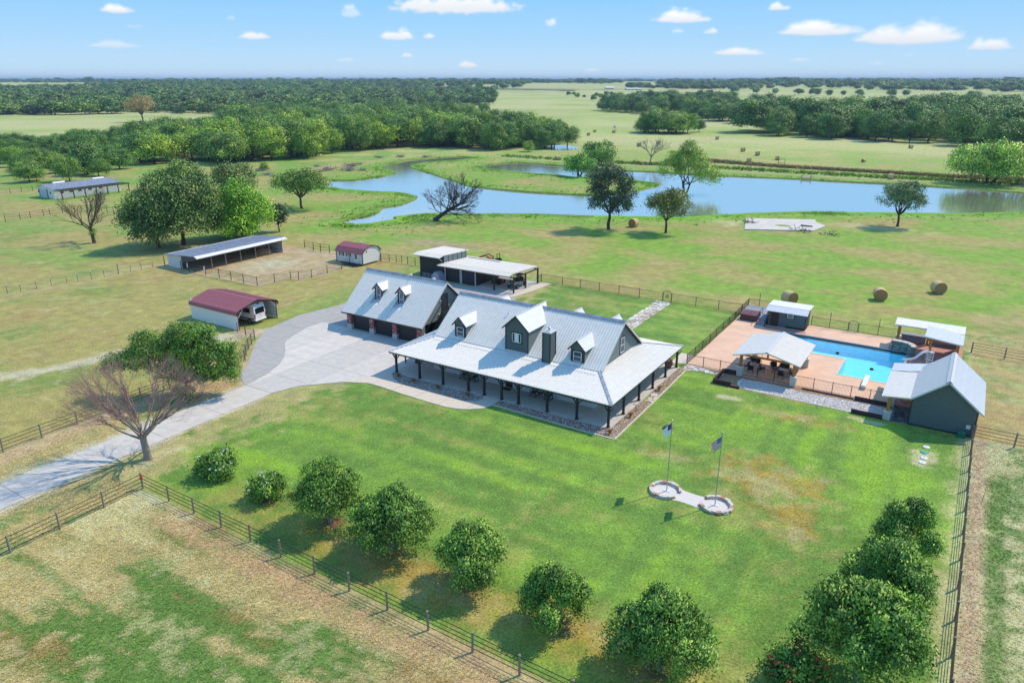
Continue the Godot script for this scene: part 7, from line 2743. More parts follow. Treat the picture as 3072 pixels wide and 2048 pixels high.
# ---------------------------------------------------------------- vegetation
# crown of leaf-sized faces gathered in clumps on the shells of several lobes; lobes: [centre, radii]
func crown(sd: int, lobes: Array, clumps: int, leaves: int, size: float, cr: float, cols: Array, droop := 0.0, inner := 0.55, aspect := 0.55) -> ArrayMesh:
	var r := RandomNumberGenerator.new()
	r.seed = sd
	var P := PackedVector3Array()
	var N := PackedVector3Array()
	var C := PackedColorArray()
	var I := PackedInt32Array()
	var total := 0.0
	for l in lobes: total += l[1].x * l[1].z + l[1].x * l[1].y
	for l in lobes:
		var c: Vector3 = l[0]
		var ra: Vector3 = l[1]
		var lobe_tone := r.randf_range(0.82, 1.18)
		var nc := int(ceil(clumps * (ra.x * ra.z + ra.x * ra.y) / total))
		for k in nc:
			var d := Vector3(r.randfn(), r.randfn(), r.randfn()).normalized()
			if d.y < -0.75: d.y = -d.y
			var q := c + d * ra * lerpf(inner, 1.0, sqrt(r.randf())) * r.randf_range(0.92, 1.1)
			var tone := r.randf()
			var base: Color = cols[0].lerp(cols[1], tone) if r.randf() < 0.75 else cols[1].lerp(cols[2], r.randf())
			var n := int(leaves * r.randf_range(0.6, 1.4))
			for j in n:
				var o := Vector3(r.randfn(), r.randfn() * 0.75, r.randfn()) * cr * 0.5
				var p := q + o
				p.y -= droop * o.length_squared() / maxf(cr, 0.01)
				var out := (d * 0.5 + o.normalized() * 0.5 + Vector3(r.randf_range(-1, 1), r.randf_range(-0.4, 1.2), r.randf_range(-1, 1)) * 0.75).normalized()
				var t := out.cross(Vector3(r.randf_range(-1, 1), r.randf_range(-1, 1), r.randf_range(-1, 1))).normalized()
				if droop > 0.0: t = (t + Vector3.DOWN * 0.9).normalized()
				var s := out.cross(t).normalized() * size * aspect * 0.5 * r.randf_range(0.7, 1.3)
				t *= size * 0.5 * r.randf_range(0.7, 1.3)
				var col := base * (r.randf_range(0.84, 1.16) * lobe_tone)
				col.a = 1.0
				var b := P.size()
				P.append(p - t); P.append(p + s); P.append(p + t); P.append(p - s)
				for e in 4:
					N.append(out); C.append(col)
				I.append_array(PackedInt32Array([b, b + 1, b + 2, b, b + 2, b + 3]))
	# wind each leaf to match its normal
	for i in range(0, I.size(), 3):
		var g := (P[I[i + 1]] - P[I[i]]).cross(P[I[i + 2]] - P[I[i]])
		if g.dot(N[I[i]]) > 0.0:
			var t := I[i + 1]
			I[i + 1] = I[i + 2]
			I[i + 2] = t
	var arr := []
	arr.resize(Mesh.ARRAY_MAX)
	arr[Mesh.ARRAY_VERTEX] = P
	arr[Mesh.ARRAY_NORMAL] = N
	arr[Mesh.ARRAY_COLOR] = C
	arr[Mesh.ARRAY_INDEX] = I
	var m := ArrayMesh.new()
	m.add_surface_from_arrays(Mesh.PRIMITIVE_TRIANGLES, arr)
	return m


# umbrella-like crown: a skirt of drooping lobes, a second tier and a top, each a little off
func dome(sd: int, R: float, top: float, low: float, loose: bool) -> Array:
	var r := RandomNumberGenerator.new()
	r.seed = sd
	var H := top - low
	var o := []
	for tier in 3:
		var n: int = [8, 5, 2][tier]
		for i in n:
			var t := TAU * (i + r.randf_range(-0.3, 0.3)) / n + tier
			var w: float = [0.68, 0.4, 0.14][tier] * R * r.randf_range(0.8, 1.15)
			var y: float = low + H * [0.36, 0.62, 0.83][tier] * r.randf_range(0.88, 1.12)
			var s: float = R * [0.36, 0.38, 0.34][tier] * r.randf_range(0.75, 1.15) * (0.85 if loose else 1.0)
			if loose and r.randf() < 0.2: continue
			o.append([Vector3(cos(t) * w, y, sin(t) * w), Vector3(s, H * [0.27, 0.24, 0.19][tier], s)])
	return o


# random lobes filling an ellipsoid (half sizes e) centred at height y
func lobes_of(sd: int, y: float, e: Vector3, n: int, sz := 0.5) -> Array:
	var r := RandomNumberGenerator.new()
	r.seed = sd
	var o := [[Vector3(0, y, 0), e * 0.6]]
	for i in n:
		var t := TAU * (i + r.randf_range(-0.3, 0.3)) / n * 2.4
		var v := lerpf(-0.5, 0.75, float(i) / maxf(n - 1, 1)) + r.randf_range(-0.1, 0.1)
		var w := sqrt(maxf(0.05, 1.0 - v * v)) * 0.62
		var s := sz * r.randf_range(0.7, 1.15)
		o.append([Vector3(cos(t) * w * e.x, y + v * e.y * 0.72, sin(t) * w * e.z), Vector3(e.x, e.y * 0.8, e.z) * s])
	return o


func wobbly(m: Mb, p: Vector3, q: Vector3, r0: float, r1: float, n: int, k: int, r: RandomNumberGenerator, amp: float) -> Array:
	var pts := [p]
	for i in range(1, k): pts.append(p.lerp(q, float(i) / k) + Vector3(r.randf_range(-1, 1), r.randf_range(-0.5, 0.5), r.randf_range(-1, 1)) * amp)
	pts.append(q)
	for i in k: m.tube(pts[i], pts[i + 1], lerpf(r0, r1, float(i) / k), lerpf(r0, r1, float(i + 1) / k), n, false)
	return pts


# trunk with limbs reaching into the lobes
func trunk(sd: int, lobes: Array, r0: float, fork: float, stems := 1, n := 7) -> ArrayMesh:
	var r := RandomNumberGenerator.new()
	r.seed = sd
	var m := Mb.new()
	if stems == 1:
		var top := Vector3(r.randf_range(-0.2, 0.2), fork, r.randf_range(-0.2, 0.2))
		m.tube(Vector3(0, -0.1, 0), Vector3(0, 0.25, 0), r0 * 1.45, r0 * 1.05, n + 2, false)
		wobbly(m, Vector3(0, 0.25, 0), top, r0 * 1.05, r0 * 0.75, n, 3, r, r0 * 0.4)
		for l in lobes: wobbly(m, top, l[0] + Vector3(0, l[1].y * 0.5, 0), r0 * 0.5, r0 * 0.08, 5, 4, r, r0 * 1.1)
	else:
		for i in stems:
			var t := TAU * i / stems + r.randf_range(-0.3, 0.3)
			var a := Vector3(cos(t), 0, sin(t)) * r0 * 1.4
			var b := a * 2.6 + Vector3(0, fork, 0)
			wobbly(m, a - Vector3(0, 0.05, 0), b, r0, r0 * 0.7, 6, 2, r, r0 * 0.5)
			for j in 3:
				var l: Array = lobes[(i * 3 + j) % lobes.size()]
				wobbly(m, b, l[0] + Vector3(r.randf_range(-0.3, 0.3), l[1].y * 0.5, r.randf_range(-0.3, 0.3)), r0 * 0.5, r0 * 0.12, 4, 3, r, r0 * 1.2)
	return m.done()


# leafless tree: forks of forks
func bare(m: Mb, p: Vector3, d: Vector3, l: float, rad: float, depth: int, r: RandomNumberGenerator, spread: float, lift: float) -> void:
	var q := p + d * l
	var midp := p.lerp(q, 0.5) + Vector3(r.randf_range(-1, 1), r.randf_range(-1, 1), r.randf_range(-1, 1)) * l * 0.05
	var n := 7 if depth > 4 else (4 if depth > 2 else 3)
	m.tube(p, midp, rad, rad * 0.87, n, false)
	m.tube(midp, q, rad * 0.87, rad * 0.7, n, false)
	if depth == 0: return
	var k := 2 if r.randf() < 0.55 else 3
	for i in k:
		var e := (d + Vector3(r.randf_range(-1, 1), r.randf_range(-0.8, 1) , r.randf_range(-1, 1)) * spread + Vector3.UP * lift).normalized()
		bare(m, q, e, l * r.randf_range(0.68, 0.92), rad * r.randf_range(0.58, 0.72), depth - 1, r, spread, lift)
	if depth > 1 and r.randf() < 0.6:
		var e := (d + Vector3(r.randf_range(-1, 1), r.randf_range(-0.6, 1), r.randf_range(-1, 1)) * spread * 1.3).normalized()
		bare(m, midp, e, l * 0.6, rad * 0.4, depth - 2, r, spread, lift)


func plant(called: String, label: String, category: String, at: Vector3, cm: Mesh, tm: Mesh, leaf: Material, bark: Material, scl := Vector3.ONE, turn := 0.0, group := "") -> Node3D:
	var o := thing(called, label, category, at, group, turn)
	o.scale = scl
	if tm: part(o, "trunk", tm, bark, true)
	if cm: part(o, "crown", cm, leaf, true)
	return o


func green(r: float, g: float, b: float) -> Color:
	return lin(r * 1.08, g, b * 0.9, 1.2)


func make_garden_plants() -> void:
	# crape myrtles and shrubs of the front row, three builds in turn
	var cols := [green(58, 100, 36), green(90, 140, 48), green(134, 176, 78)]
	var cols2 := [green(62, 106, 38), green(98, 148, 50), green(142, 182, 84)]
	var lb := []
	var cm := []
	var tm := []
	for i in 4:
		var e: Vector3 = [Vector3(2.7, 1.75, 2.7), Vector3(2.75, 1.6, 2.7), Vector3(2.15, 1.85, 2.1), Vector3(2.5, 1.9, 2.4)][i]
		var l := dome(100 + i, e.x, [5.1, 4.4, 4.5, 4.7][i], [1.3, 1.0, 0.7, 0.9][i], i == 2)
		lb.append(l)
		cm.append(crown(200 + i, l, 270, 100, 0.165, 0.5, cols if i % 2 else cols2, 0.5, 0.55))
		tm.append(trunk(300 + i, l, 0.075, 1.1, 5))
	var q := [
		[-10.4, -24.5, 0, 0.98, 0.3, "tall bushy crape myrtle, leftmost full-sized tree of the front row"], [-4.45, -24.7, 1, 1.03, 1.4, "broad umbrella-shaped crape myrtle, second of the front row"],
		[2.05, -24.7, 2, 1.02, 2.6, "rounded crape myrtle in the middle of the front row"], [8.3, -25.05, 2, 0.92, 4.4, "loose upright crape myrtle with gaps, fourth of the front row"],
		[14.8, -25.05, 3, 1.03, 0.8, "wide crape myrtle at the right end of the front row"], [24.8, -6.5, 2, 0.95, 5.2, "farthest of the crape myrtles along the right fence"],
		[24.5, -14.0, 3, 1.06, 2.2, "middle crape myrtle along the right fence"], [23.9, -20.2, 0, 1.22, 3.7, "largest crape myrtle at the lower right corner"]]
	for p in q:
		plant("crape_myrtle", p[5], "tree", V(p[0], 0, p[1]), cm[p[2]], tm[p[2]], M.leaf, M.bark_pale, Vector3.ONE * p[3], p[4], "crape myrtles round the lawn")
	# two low white-flowered shrubs
	for i in 2:
		var l := lobes_of(140 + i, 0.95, Vector3(1.55, 0.95, 1.5), 9, 0.5)
		var c := crown(240 + i, l, 90, 55, 0.2, 0.5, cols, 0.1, 0.5)
		var o := plant("white_shrub", ["low spreading shrub with white blooms nearest the bare tree", "low shrub with white blooms beside the first crape myrtle"][i], "shrub", V([-23.05, -16.85][i], 0, [-24.5, -24.8][i]), c, trunk(340 + i, l, 0.04, 0.3, 6), M.leaf, M.bark_pale, Vector3(1.0, 1.08, 1.0) if i == 0 else Vector3(0.85, 1.05, 0.85), 0.0, "white flowering shrubs")
		blooms(o, 150 + i, Vector3(1.5, 1.0, 1.45), 1.0, 13, lin(250, 250, 246), 0.13)
	var l2 := lobes_of(160, 1.1, Vector3(1.55, 1.1, 1.5), 9, 0.5)
	var rs := plant("red_shrub", "green shrub with red flowers at the picture's lower edge", "shrub", V(21.3, 0, -22.6), crown(260, l2, 90, 60, 0.2, 0.5, cols2, 0.1, 0.5), trunk(360, l2, 0.05, 0.4, 5), M.leaf, M.bark_pale)
	blooms(rs, 170, Vector3(1.5, 1.1, 1.45), 1.2, 30, lin(214, 84, 56), 0.13)
	# clumps of dry ornamental grass in the stone beds
	var gm := Mb.new()
	var r := RandomNumberGenerator.new()
	r.seed = 8
	for i in 150:
		var t := r.randf() * TAU
		var ln := r.randf_range(0.35, 0.6)
		var o := Vector3(cos(t), 0, sin(t))
		gm.col = lin(206, 160, 92).lerp(lin(150, 104, 60), r.randf())
		var w := o.cross(Vector3.UP) * 0.018
		var tip := o * r.randf_range(0.12, 0.45) + Vector3.UP * ln
		var mid := o * 0.1 + Vector3.UP * ln * 0.6
		gm.quad(o * 0.05 - w, o * 0.05 + w, mid + w, mid - w)
		gm.tri(mid - w, mid + w, tip)
	var gmesh := gm.done()
	var gl := [[-24.2, -0.9, "leftmost dry grass clump in the stone bed before the porch"], [-21.9, -1.2, "second dry grass clump in the stone bed before the porch"], [-18.7, -1.2, "third dry grass clump in the stone bed before the porch"], [-15.0, -1.1, "rightmost dry grass clump in the left stone bed"], [0.6, -1.1, "dry grass clump at the porch's front right corner"], [0.75, 3.2, "rust-coloured grass clump beside the porch's right side"], [0.7, 10.6, "rust-coloured grass clump beyond the flagstone crossing"]]
	for p in gl:
		var o := thing("grass_clump", p[2], "ornamental grass", V(p[0], 0.03, p[1]), "dry grass clumps")
		part(o, "blades", gmesh, M.vert, true)
	# the leafy tree and the bare tree by the drive
	var lv := [[Vector3(0.3, 5.6, -0.3), Vector3(1.9, 1.9, 1.9)], [Vector3(-1.2, 3.0, 0.6), Vector3(1.5, 1.0, 1.5)], [Vector3(-1.0, 6.4, 0.8), Vector3(1.5, 1.3, 1.5)], [Vector3(1.8, 6.4, -1), Vector3(2.2, 2.3, 2.2)], [Vector3(0.6, 8.0, -0), Vector3(1.3, 1.0, 1.3)], [Vector3(2.9, 7.7, -1.2), Vector3(1.2, 1.1, 1.2)], [Vector3(-3.3, 6.2, 2), Vector3(1.7, 1.5, 1.7)], [Vector3(-4.4, 4.6, 2.6), Vector3(1.7, 1.1, 1.6)], [Vector3(-6.4, 4.1, 3.8), Vector3(1.5, 0.75, 1.4)],
		[Vector3(-2.4, 4.2, 1.2), Vector3(1.6, 1.2, 1.5)], [Vector3(3.6, 4.6, -2.2), Vector3(1.9, 1.7, 1.9)], [Vector3(4.9, 5.6, -2.9), Vector3(1.1, 1.0, 1.1)], [Vector3(0.9, 4.2, -0.6), Vector3(1.7, 1.6, 1.7)], [Vector3(2.0, 2.5, -1.6), Vector3(1.5, 0.9, 1.5)], [Vector3(4.6, 3.2, -2.8), Vector3(1.3, 1.0, 1.3)]]
	plant("leafy_tree", "large leafy green tree beside the drive behind the bare tree", "tree", V(-39.4, 0, -15.9), crown(401, lv, 400, 90, 0.25, 0.72, [green(58, 100, 36), green(92, 140, 44), green(140, 174, 72)], 0.0, 0.6), trunk(402, lv, 0.2, 1.5), M.leaf, M.bark, Vector3.ONE * 0.86)
	var sh := lobes_of(410, 0.9, Vector3(0.8, 0.9, 0.8), 5, 0.5)
	plant("foot_shrub", "small dark bush at the foot of the leafy tree", "shrub", V(-38.2, 0, -17.0), crown(411, sh, 30, 50, 0.22, 0.4, cols), null, M.leaf, M.bark)
	var bt := Mb.new()
	var rb := RandomNumberGenerator.new()
	rb.seed = 52
	bt.tube(Vector3(0, -0.1, 0), Vector3(0, 0.4, 0), 0.42, 0.3, 10, false)
	bt.tube(Vector3(0, 0.4, 0), Vector3(-0.1, 2.3, 0.05), 0.3, 0.26, 9, false)
	var tw := Mb.new()
	for i in 12:
		var t := TAU * i / 12.0 + rb.randf_range(-0.25, 0.25)
		var up := rb.randf_range(0.6, 2.0)
		var d := Vector3(cos(t), up, sin(t)).normalized()
		bare(bt, Vector3(-0.1, rb.randf_range(1.7, 2.35), 0.05), d, 1.9, 0.12, 2, rb, 0.28, 0.08)
		bare(tw, Vector3(-0.1, 2.2, 0.05) + d * 1.6, (d + Vector3(-0.12, 0.0, 0.1)).normalized(), 1.4, 0.042, 6, rb, 0.42, 0.03)
		bare(tw, Vector3(-0.1, 2.2, 0.05) + d * 2.6, d.rotated(Vector3.UP, 0.3), 1.25, 0.03, 5, rb, 0.46, 0.02)
		bare(tw, Vector3(-0.1, 2.2, 0.05) + d * 3.0, (d + Vector3(-0.35, 0.0, 0.15)).normalized(), 1.15, 0.03, 4, rb, 0.5, 0.02)
	var bo := plant("bare_tree", "leafless pinkish-brown tree standing between drive and lawn", "tree", V(-30.3, 0, -25.9), null, bt.done(), M.leaf, M.bark_pale)
	part(bo, "branches", tw, M.twig, true)


func blooms(o: Node3D, sd: int, e: Vector3, y: float, n: int, c: Color, s: float) -> void:
	var r := RandomNumberGenerator.new()
	r.seed = sd
	var m := Mb.new()
	for i in n:
		var d := Vector3(r.randfn(), absf(r.randfn()) * 0.9 + 0.15, r.randfn()).normalized()
		var p := Vector3(0, y, 0) + d * e * r.randf_range(1.0, 1.12)
		m.col = c * r.randf_range(0.85, 1.1)
		for k in 5:
			var q := p + Vector3(r.randfn(), r.randfn() + 0.4, r.randfn()) * s * 0.3
			m.obox(Transform3D(Basis.from_euler(Vector3(r.randf() * 3, r.randf() * 3, 0)), q), Vector3(s, s * 0.5, s) * 0.55)
	var b := part(o, "blooms", m, M.vert, true)
	tag(b, "", "", "", "stuff")


func ordinal(n: int) -> String:
	var one := ["", "first", "second", "third", "fourth", "fifth", "sixth", "seventh", "eighth", "ninth", "tenth", "eleventh", "twelfth", "thirteenth", "fourteenth", "fifteenth", "sixteenth", "seventeenth", "eighteenth", "nineteenth"]
	if n < 20: return one[n]
	var tens := ["", "", "twent", "thirt", "fort", "fift", "sixt", "sevent"][n / 10] as String
	return tens + ("ieth" if n % 10 == 0 else "y-" + one[n % 10])


var tints := []
var generic := []     # [crown, trunk] pairs, about 10 m tall and 10 m wide
var leaf_m := []      # tints

func make_trees() -> void:
	var base := [green(66, 104, 44), green(98, 144, 54), green(140, 176, 78)]
	for i in 5:
		var e: Vector3 = [Vector3(5.0, 5.2, 5.0), Vector3(4.5, 5.4, 4.6), Vector3(5.6, 4.6, 5.4), Vector3(3.9, 5.4, 3.9), Vector3(5.1, 5.0, 4.8)][i]
		var l := lobes_of(500 + i, [5.0, 5.0, 4.5, 4.9, 4.7][i], e, 13, 0.42)
		generic.append([crown(520 + i, l, 220, 44, 0.42, 1.35, base, 0.0, 0.62), trunk(540 + i, l, 0.24, 2.0, 1, 6)])
	for c in [[1.0, 1.0, 1.0], [1.45, 1.3, 0.8], [0.72, 0.84, 0.8], [1.9, 1.5, 0.95], [0.6, 0.72, 0.68], [1.15, 1.05, 1.05]]:
		var m: StandardMaterial3D = M.leaf.duplicate()
		m.albedo_color = Color(c[0], c[1], c[2]).linear_to_srgb() if c[0] <= 1.0 and c[1] <= 1.0 else Color(c[0], c[1], c[2]).linear_to_srgb()
		leaf_m.append(m)
		tints.append(Color(c[0], c[1], c[2]))
	# --- trees one can single out
	var oakc := [green(36, 62, 44), green(54, 86, 56), green(84, 116, 74)]
	var la := lobes_of(601, 7.6, Vector3(8.2, 7.2, 7.4), 15, 0.42)
	plant("spreading_tree", "broad dark tree with drooping sprays behind the livestock shed", "tree", V(-103.5, 0, 28.6), crown(602, la, 430, 60, 0.42, 1.6, [green(50, 84, 38), green(84, 122, 54), green(132, 158, 82)], 0.35, 0.6), trunk(603, la, 0.42, 2.6), M.leaf, M.bark_dark)
	la = lobes_of(604, 6.2, Vector3(5.6, 6.0, 5.6), 13, 0.42)
	plant("spreading_tree", "dark tree at the left edge of the group behind the livestock shed", "tree", V(-105.5, 0, 24.6), crown(605, la, 340, 56, 0.42, 1.5, [green(54, 88, 40), green(84, 124, 52), green(136, 160, 84)], 0.35, 0.6), trunk(606, la, 0.36, 2.2), M.leaf, M.bark_dark)
	la = [[Vector3(0, 6.2, 0), Vector3(4.8, 3.8, 4.6)], [Vector3(-2.8, 5.4, 2.0), Vector3(3.2, 2.8, 3.2)], [Vector3(3.2, 5.2, -1.6), Vector3(3.4, 2.9, 3.2)], [Vector3(0.4, 9.2, 0.2), Vector3(3.0, 2.2, 3.0)], [Vector3(2.8, 3.0, 2.6), Vector3(3.2, 2.2, 3.0)], [Vector3(-2.6, 2.8, -1.8), Vector3(3.4, 2.2, 3.2)], [Vector3(-3.6, 3.4, 2.8), Vector3(2.8, 2.2, 2.8)]]
	plant("bright_tree", "bright yellow-green round tree directly behind the livestock shed", "tree", V(-99.8, 0, 39.5), crown(611, la, 400, 56, 0.4, 1.4, [green(70, 124, 22), green(104, 164, 26), green(156, 204, 50)], 0.0, 0.65), trunk(612, la, 0.4, 2.0), M.leaf, M.bark_pale)
	la = lobes_of(620, 6.6, Vector3(7.6, 3.2, 6.5), 11, 0.42)
	plant("open_tree", "open-branched tree on the pond bank right of the bright tree", "tree", V(-116.5, 0, 70.5), crown(621, la, 220, 44, 0.42, 1.4, [green(70, 108, 42), green(100, 142, 52), green(142, 172, 78)], 0.1, 0.5), trunk(622, la, 0.32, 2.6), M.leaf, M.bark)
	la = lobes_of(625, 7.5, Vector3(5.5, 4.2, 5.2), 9, 0.42)
	plant("olive_tree", "olive-green tree left of the open tree on the pond bank", "tree", V(-128.5, 0, 60.5), crown(626, la, 220, 44, 0.44, 1.4, [green(78, 106, 54), green(106, 138, 70), green(140, 166, 96)], 0.1, 0.5), trunk(627, la, 0.3, 2.6), M.leaf, M.bark)
	la = lobes_of(628, 8.5, Vector3(5.2, 4.8, 5.2), 9, 0.42)
	plant("olive_tree", "tall olive tree rising behind the spreading dark tree", "tree", V(-133, 0, 49), crown(629, la, 220, 44, 0.44, 1.4, [green(78, 112, 50), green(108, 148, 64), green(140, 170, 92)], 0.1, 0.5), trunk(630, la, 0.3, 2.6), M.leaf, M.bark)
	la = lobes_of(631, 3.6, Vector3(1.6, 2.6, 1.6), 6, 0.5)
	plant("slender_tree", "small dark slender tree at the right side of the bright tree", "tree", V(-98.2, 0, 47.5), crown(632, la, 60, 26, 0.5, 1.0, oakc), trunk(633, la, 0.14, 1.2), M.leaf, M.bark_dark)
	la = [[Vector3(0, 8.6, 0), Vector3(3.6, 3.4, 3.6)], [Vector3(-2.4, 7.6, 1.0), Vector3(2.4, 1.7, 2.2)], [Vector3(2.4, 10.4, -0.5), Vector3(2.4, 2.1, 2.3)], [Vector3(-0.6, 12.2, 0.5), Vector3(2.5, 1.7, 2.4)], [Vector3(3.6, 6.2, 1.5), Vector3(2.4, 1.6, 2.2)], [Vector3(-3.4, 5.2, -1.0), Vector3(2.3, 1.4, 2.2)], [Vector3(1.2, 5.0, -1.5), Vector3(2.8, 1.5, 2.6)], [Vector3(4.6, 8.2, 1.4), Vector3(1.7, 1.4, 1.7)], [Vector3(-2.8, 10.2, 1.0), Vector3(1.9, 1.4, 1.8)]]
	plant("dark_oak", "tall very dark oak standing on the near pond bank", "tree", V(-40.6, 0, 86.5), crown(641, la, 260, 50, 0.36, 1.0, oakc, 0.0, 0.6), trunk(642, la, 0.36, 3.4), M.leaf, M.bark_dark)
	la = lobes_of(645, 6.2, Vector3(4.6, 3.4, 4.4), 10, 0.42)
	plant("leaning_tree", "olive tree with a leaning trunk right of the dark oak", "tree", V(-28.9, 0, 89.5), crown(646, la, 190, 44, 0.34, 1.05, [green(78, 98, 42), green(108, 130, 50), green(142, 160, 72)], 0.1, 0.55), trunk(647, la, 0.26, 2.4), M.leaf, M.bark_dark)
	la = lobes_of(650, 6.6, Vector3(4.7, 4.0, 4.6), 11, 0.42)
	plant("bank_tree", "lone rounded tree on the bank by the pale slab at the right", "tree", V(11.2, 0, 123.2), crown(651, la, 200, 44, 0.34, 1.05, [green(66, 98, 66), green(92, 126, 82), green(130, 156, 112)], 0.0, 0.55), trunk(652, la, 0.26, 2.4), M.leaf, M.bark_dark)
	la = [[Vector3(0, 8.6, 0), Vector3(3.8, 3.2, 3.8)], [Vector3(-3.8, 6.8, 1.0), Vector3(3.4, 2.8, 3.2)], [Vector3(4.6, 6.2, -1.0), Vector3(3.8, 2.7, 3.4)], [Vector3(0.6, 12.0, 0.3), Vector3(2.3, 2.4, 2.3)], [Vector3(3.4, 9.8, 0.6), Vector3(2.4, 2.2, 2.4)], [Vector3(-3.6, 9.6, -0.5), Vector3(1.9, 1.9, 1.9)], [Vector3(7.4, 5.0, -1.6), Vector3(2.3, 1.6, 2.1)]]
	plant("willow_tree", "feathery bright willow on the far bank of the pond", "tree", V(-45.2, 0, 146.5), crown(661, la, 270, 50, 0.44, 1.4, [green(84, 130, 40), green(120, 164, 50), green(160, 194, 76)], 0.4, 0.6, 0.4), trunk(662, la, 0.32, 2.2, 3), M.leaf, M.bark_dark)
	la = lobes_of(664, 3.4, Vector3(5.4, 3.2, 5.0), 8, 0.46)
	plant("waterside_bush", "dense bright bush overhanging the pond left of the dark oak", "tree", V(-88.6, 0, 166.0), crown(665, la, 200, 44, 0.44, 1.3, [green(66, 124, 36), green(96, 164, 44), green(136, 194, 70)], 0.15, 0.6), trunk(666, la, 0.25, 1.0, 3), M.leaf, M.bark_dark, Vector3(1.05, 1.15, 1.05))
	plant("waterside_bush", "dense bright bush just behind the overhanging one at the pond", "tree", V(-97.5, 0, 199.5), crown(667, la, 200, 44, 0.44, 1.3, [green(74, 122, 48), green(108, 158, 62), green(150, 190, 92)], 0.15, 0.6), trunk(666, la, 0.25, 1.0, 3), M.leaf, M.bark_dark, Vector3(1.2, 1.35, 1.2), 2.0)
	la = lobes_of(670, 6.6, Vector3(11.5, 7.6, 9.5), 15, 0.4)
	plant("broad_tree", "huge yellow-green spreading tree at the right edge by the pond", "tree", V(27.0, 0, 216.0), crown(671, la, 420, 50, 0.56, 1.8, [green(88, 138, 56), green(140, 186, 66), green(196, 224, 104)], 0.3, 0.6), trunk(672, la, 0.5, 2.0, 3), M.leaf, M.bark_dark)
	la = lobes_of(674, 6.4, Vector3(10.5, 7.4, 9.0), 13, 0.4)
	plant("broad_tree", "second huge spreading tree behind the right edge of the pond", "tree", V(44.0, 0, 224.0), crown(675, la, 340, 46, 0.56, 1.8, [green(88, 138, 60), green(140, 186, 76), green(196, 224, 116)], 0.3, 0.6), trunk(672, la, 0.5, 2.0, 3), M.leaf, M.bark_dark)
	la = lobes_of(680, 5.6, Vector3(6.0, 4.6, 5.6), 10, 0.44)
	plant("round_tree", "round dark green tree standing alone above the white barn", "tree", V(-231.0, 0, 81.0), crown(681, la, 190, 26, 0.66, 1.6, [green(52, 92, 42), green(84, 132, 56), green(124, 166, 78)], 0.25, 0.6), trunk(682, la, 0.3, 1.2), M.leaf, M.bark_dark)
	# leafless ones
	var r := RandomNumberGenerator.new()
	r.seed = 91
	var m := Mb.new()
	m.tube(Vector3(0, -0.1, 0), Vector3(-0.3, 3.0, 0), 0.4, 0.26, 8, false)
	for i in 6:
		var t := TAU * i / 6.0 + 0.4
		bare(m, Vector3(-0.3, 2.2 + 0.25 * i, 0), Vector3(cos(t), 0.75 + 0.15 * i, sin(t)).normalized(), 1.9, 0.16, 5, r, 0.5, 0.05)
	var l3 := lobes_of(690, 1.8, Vector3(0.9, 1.2, 0.9), 4, 0.5)
	plant("dead_tree", "gnarled leafless grey tree in front of the white barn", "tree", V(-119.8, 0, 20.3), crown(691, l3, 14, 20, 0.3, 0.5, base), m.done(), M.leaf, M.bark)
	m = Mb.new()
	m.tube(Vector3(0, -0.1, 0), Vector3(0.5, 2.2, 0), 0.26, 0.2, 7, false)
	for i in 5:
		var t := TAU * i / 5.0
		bare(m, Vector3(0.5, 2.2, 0), Vector3(cos(t) * 0.8, 1.0, sin(t) * 0.8).normalized(), 2.1, 0.15, 5, r, 0.45, 0.05)
	plant("dead_tree", "pale leafless tree standing in the hayfield beyond the pond", "tree", V(-83.7, 0, 215.3), null, m.done(), M.leaf, M.bark_pale)
	m = Mb.new()
	m.tube(Vector3(-1.4, 0.1, 0.3), Vector3(2.2, 2.6, -0.2), 0.55, 0.36, 9, false)
	m.tube(Vector3(2.2, 2.6, -0.2), Vector3(5.5, 4.0, -0.8), 0.36, 0.2, 8, false)
	for i in 26:
		var f := i / 25.0
		var p := Vector3(lerpf(0.4, 5.5, f), lerpf(1.3, 4.0, f), lerpf(0.1, -0.8, f))
		bare(m, p, Vector3(r.randf_range(-1.0, 1.0), r.randf_range(0.2, 1.2), r.randf_range(-0.9, 0.9)).normalized(), 2.0, 0.11, 4, r, 0.42, 0.06)
	for i in 4:
		bare(m, Vector3(0.8 + i, 1.6 + i * 0.4, 0), Vector3(r.randf_range(0.4, 1.0), -0.1, r.randf_range(-1, 1)).normalized(), 2.0, 0.14, 4, r, 0.4, -0.02)
	plant("toppled_tree", "large toppled leafless tree lying on the near pond bank", "tree", V(-77.3, 0, 75.6), null, m.done(), M.leaf, M.bark_dark, Vector3.ONE * 1.0, 0.56)
	la = lobes_of(695, 12.5, Vector3(10.5, 8.0, 10), 11, 0.42)
	plant("brownish_tree", "wide thinly leaved brownish tree alone in the far left field", "tree", V(-522, 0, 286), crown(696, la, 170, 16, 1.0, 2.6, [green(130, 124, 84), green(160, 152, 104), green(178, 172, 130)], 0.1, 0.45), trunk(697, la, 0.6, 5.0), M.leaf, M.bark_dark)
	make_woods()


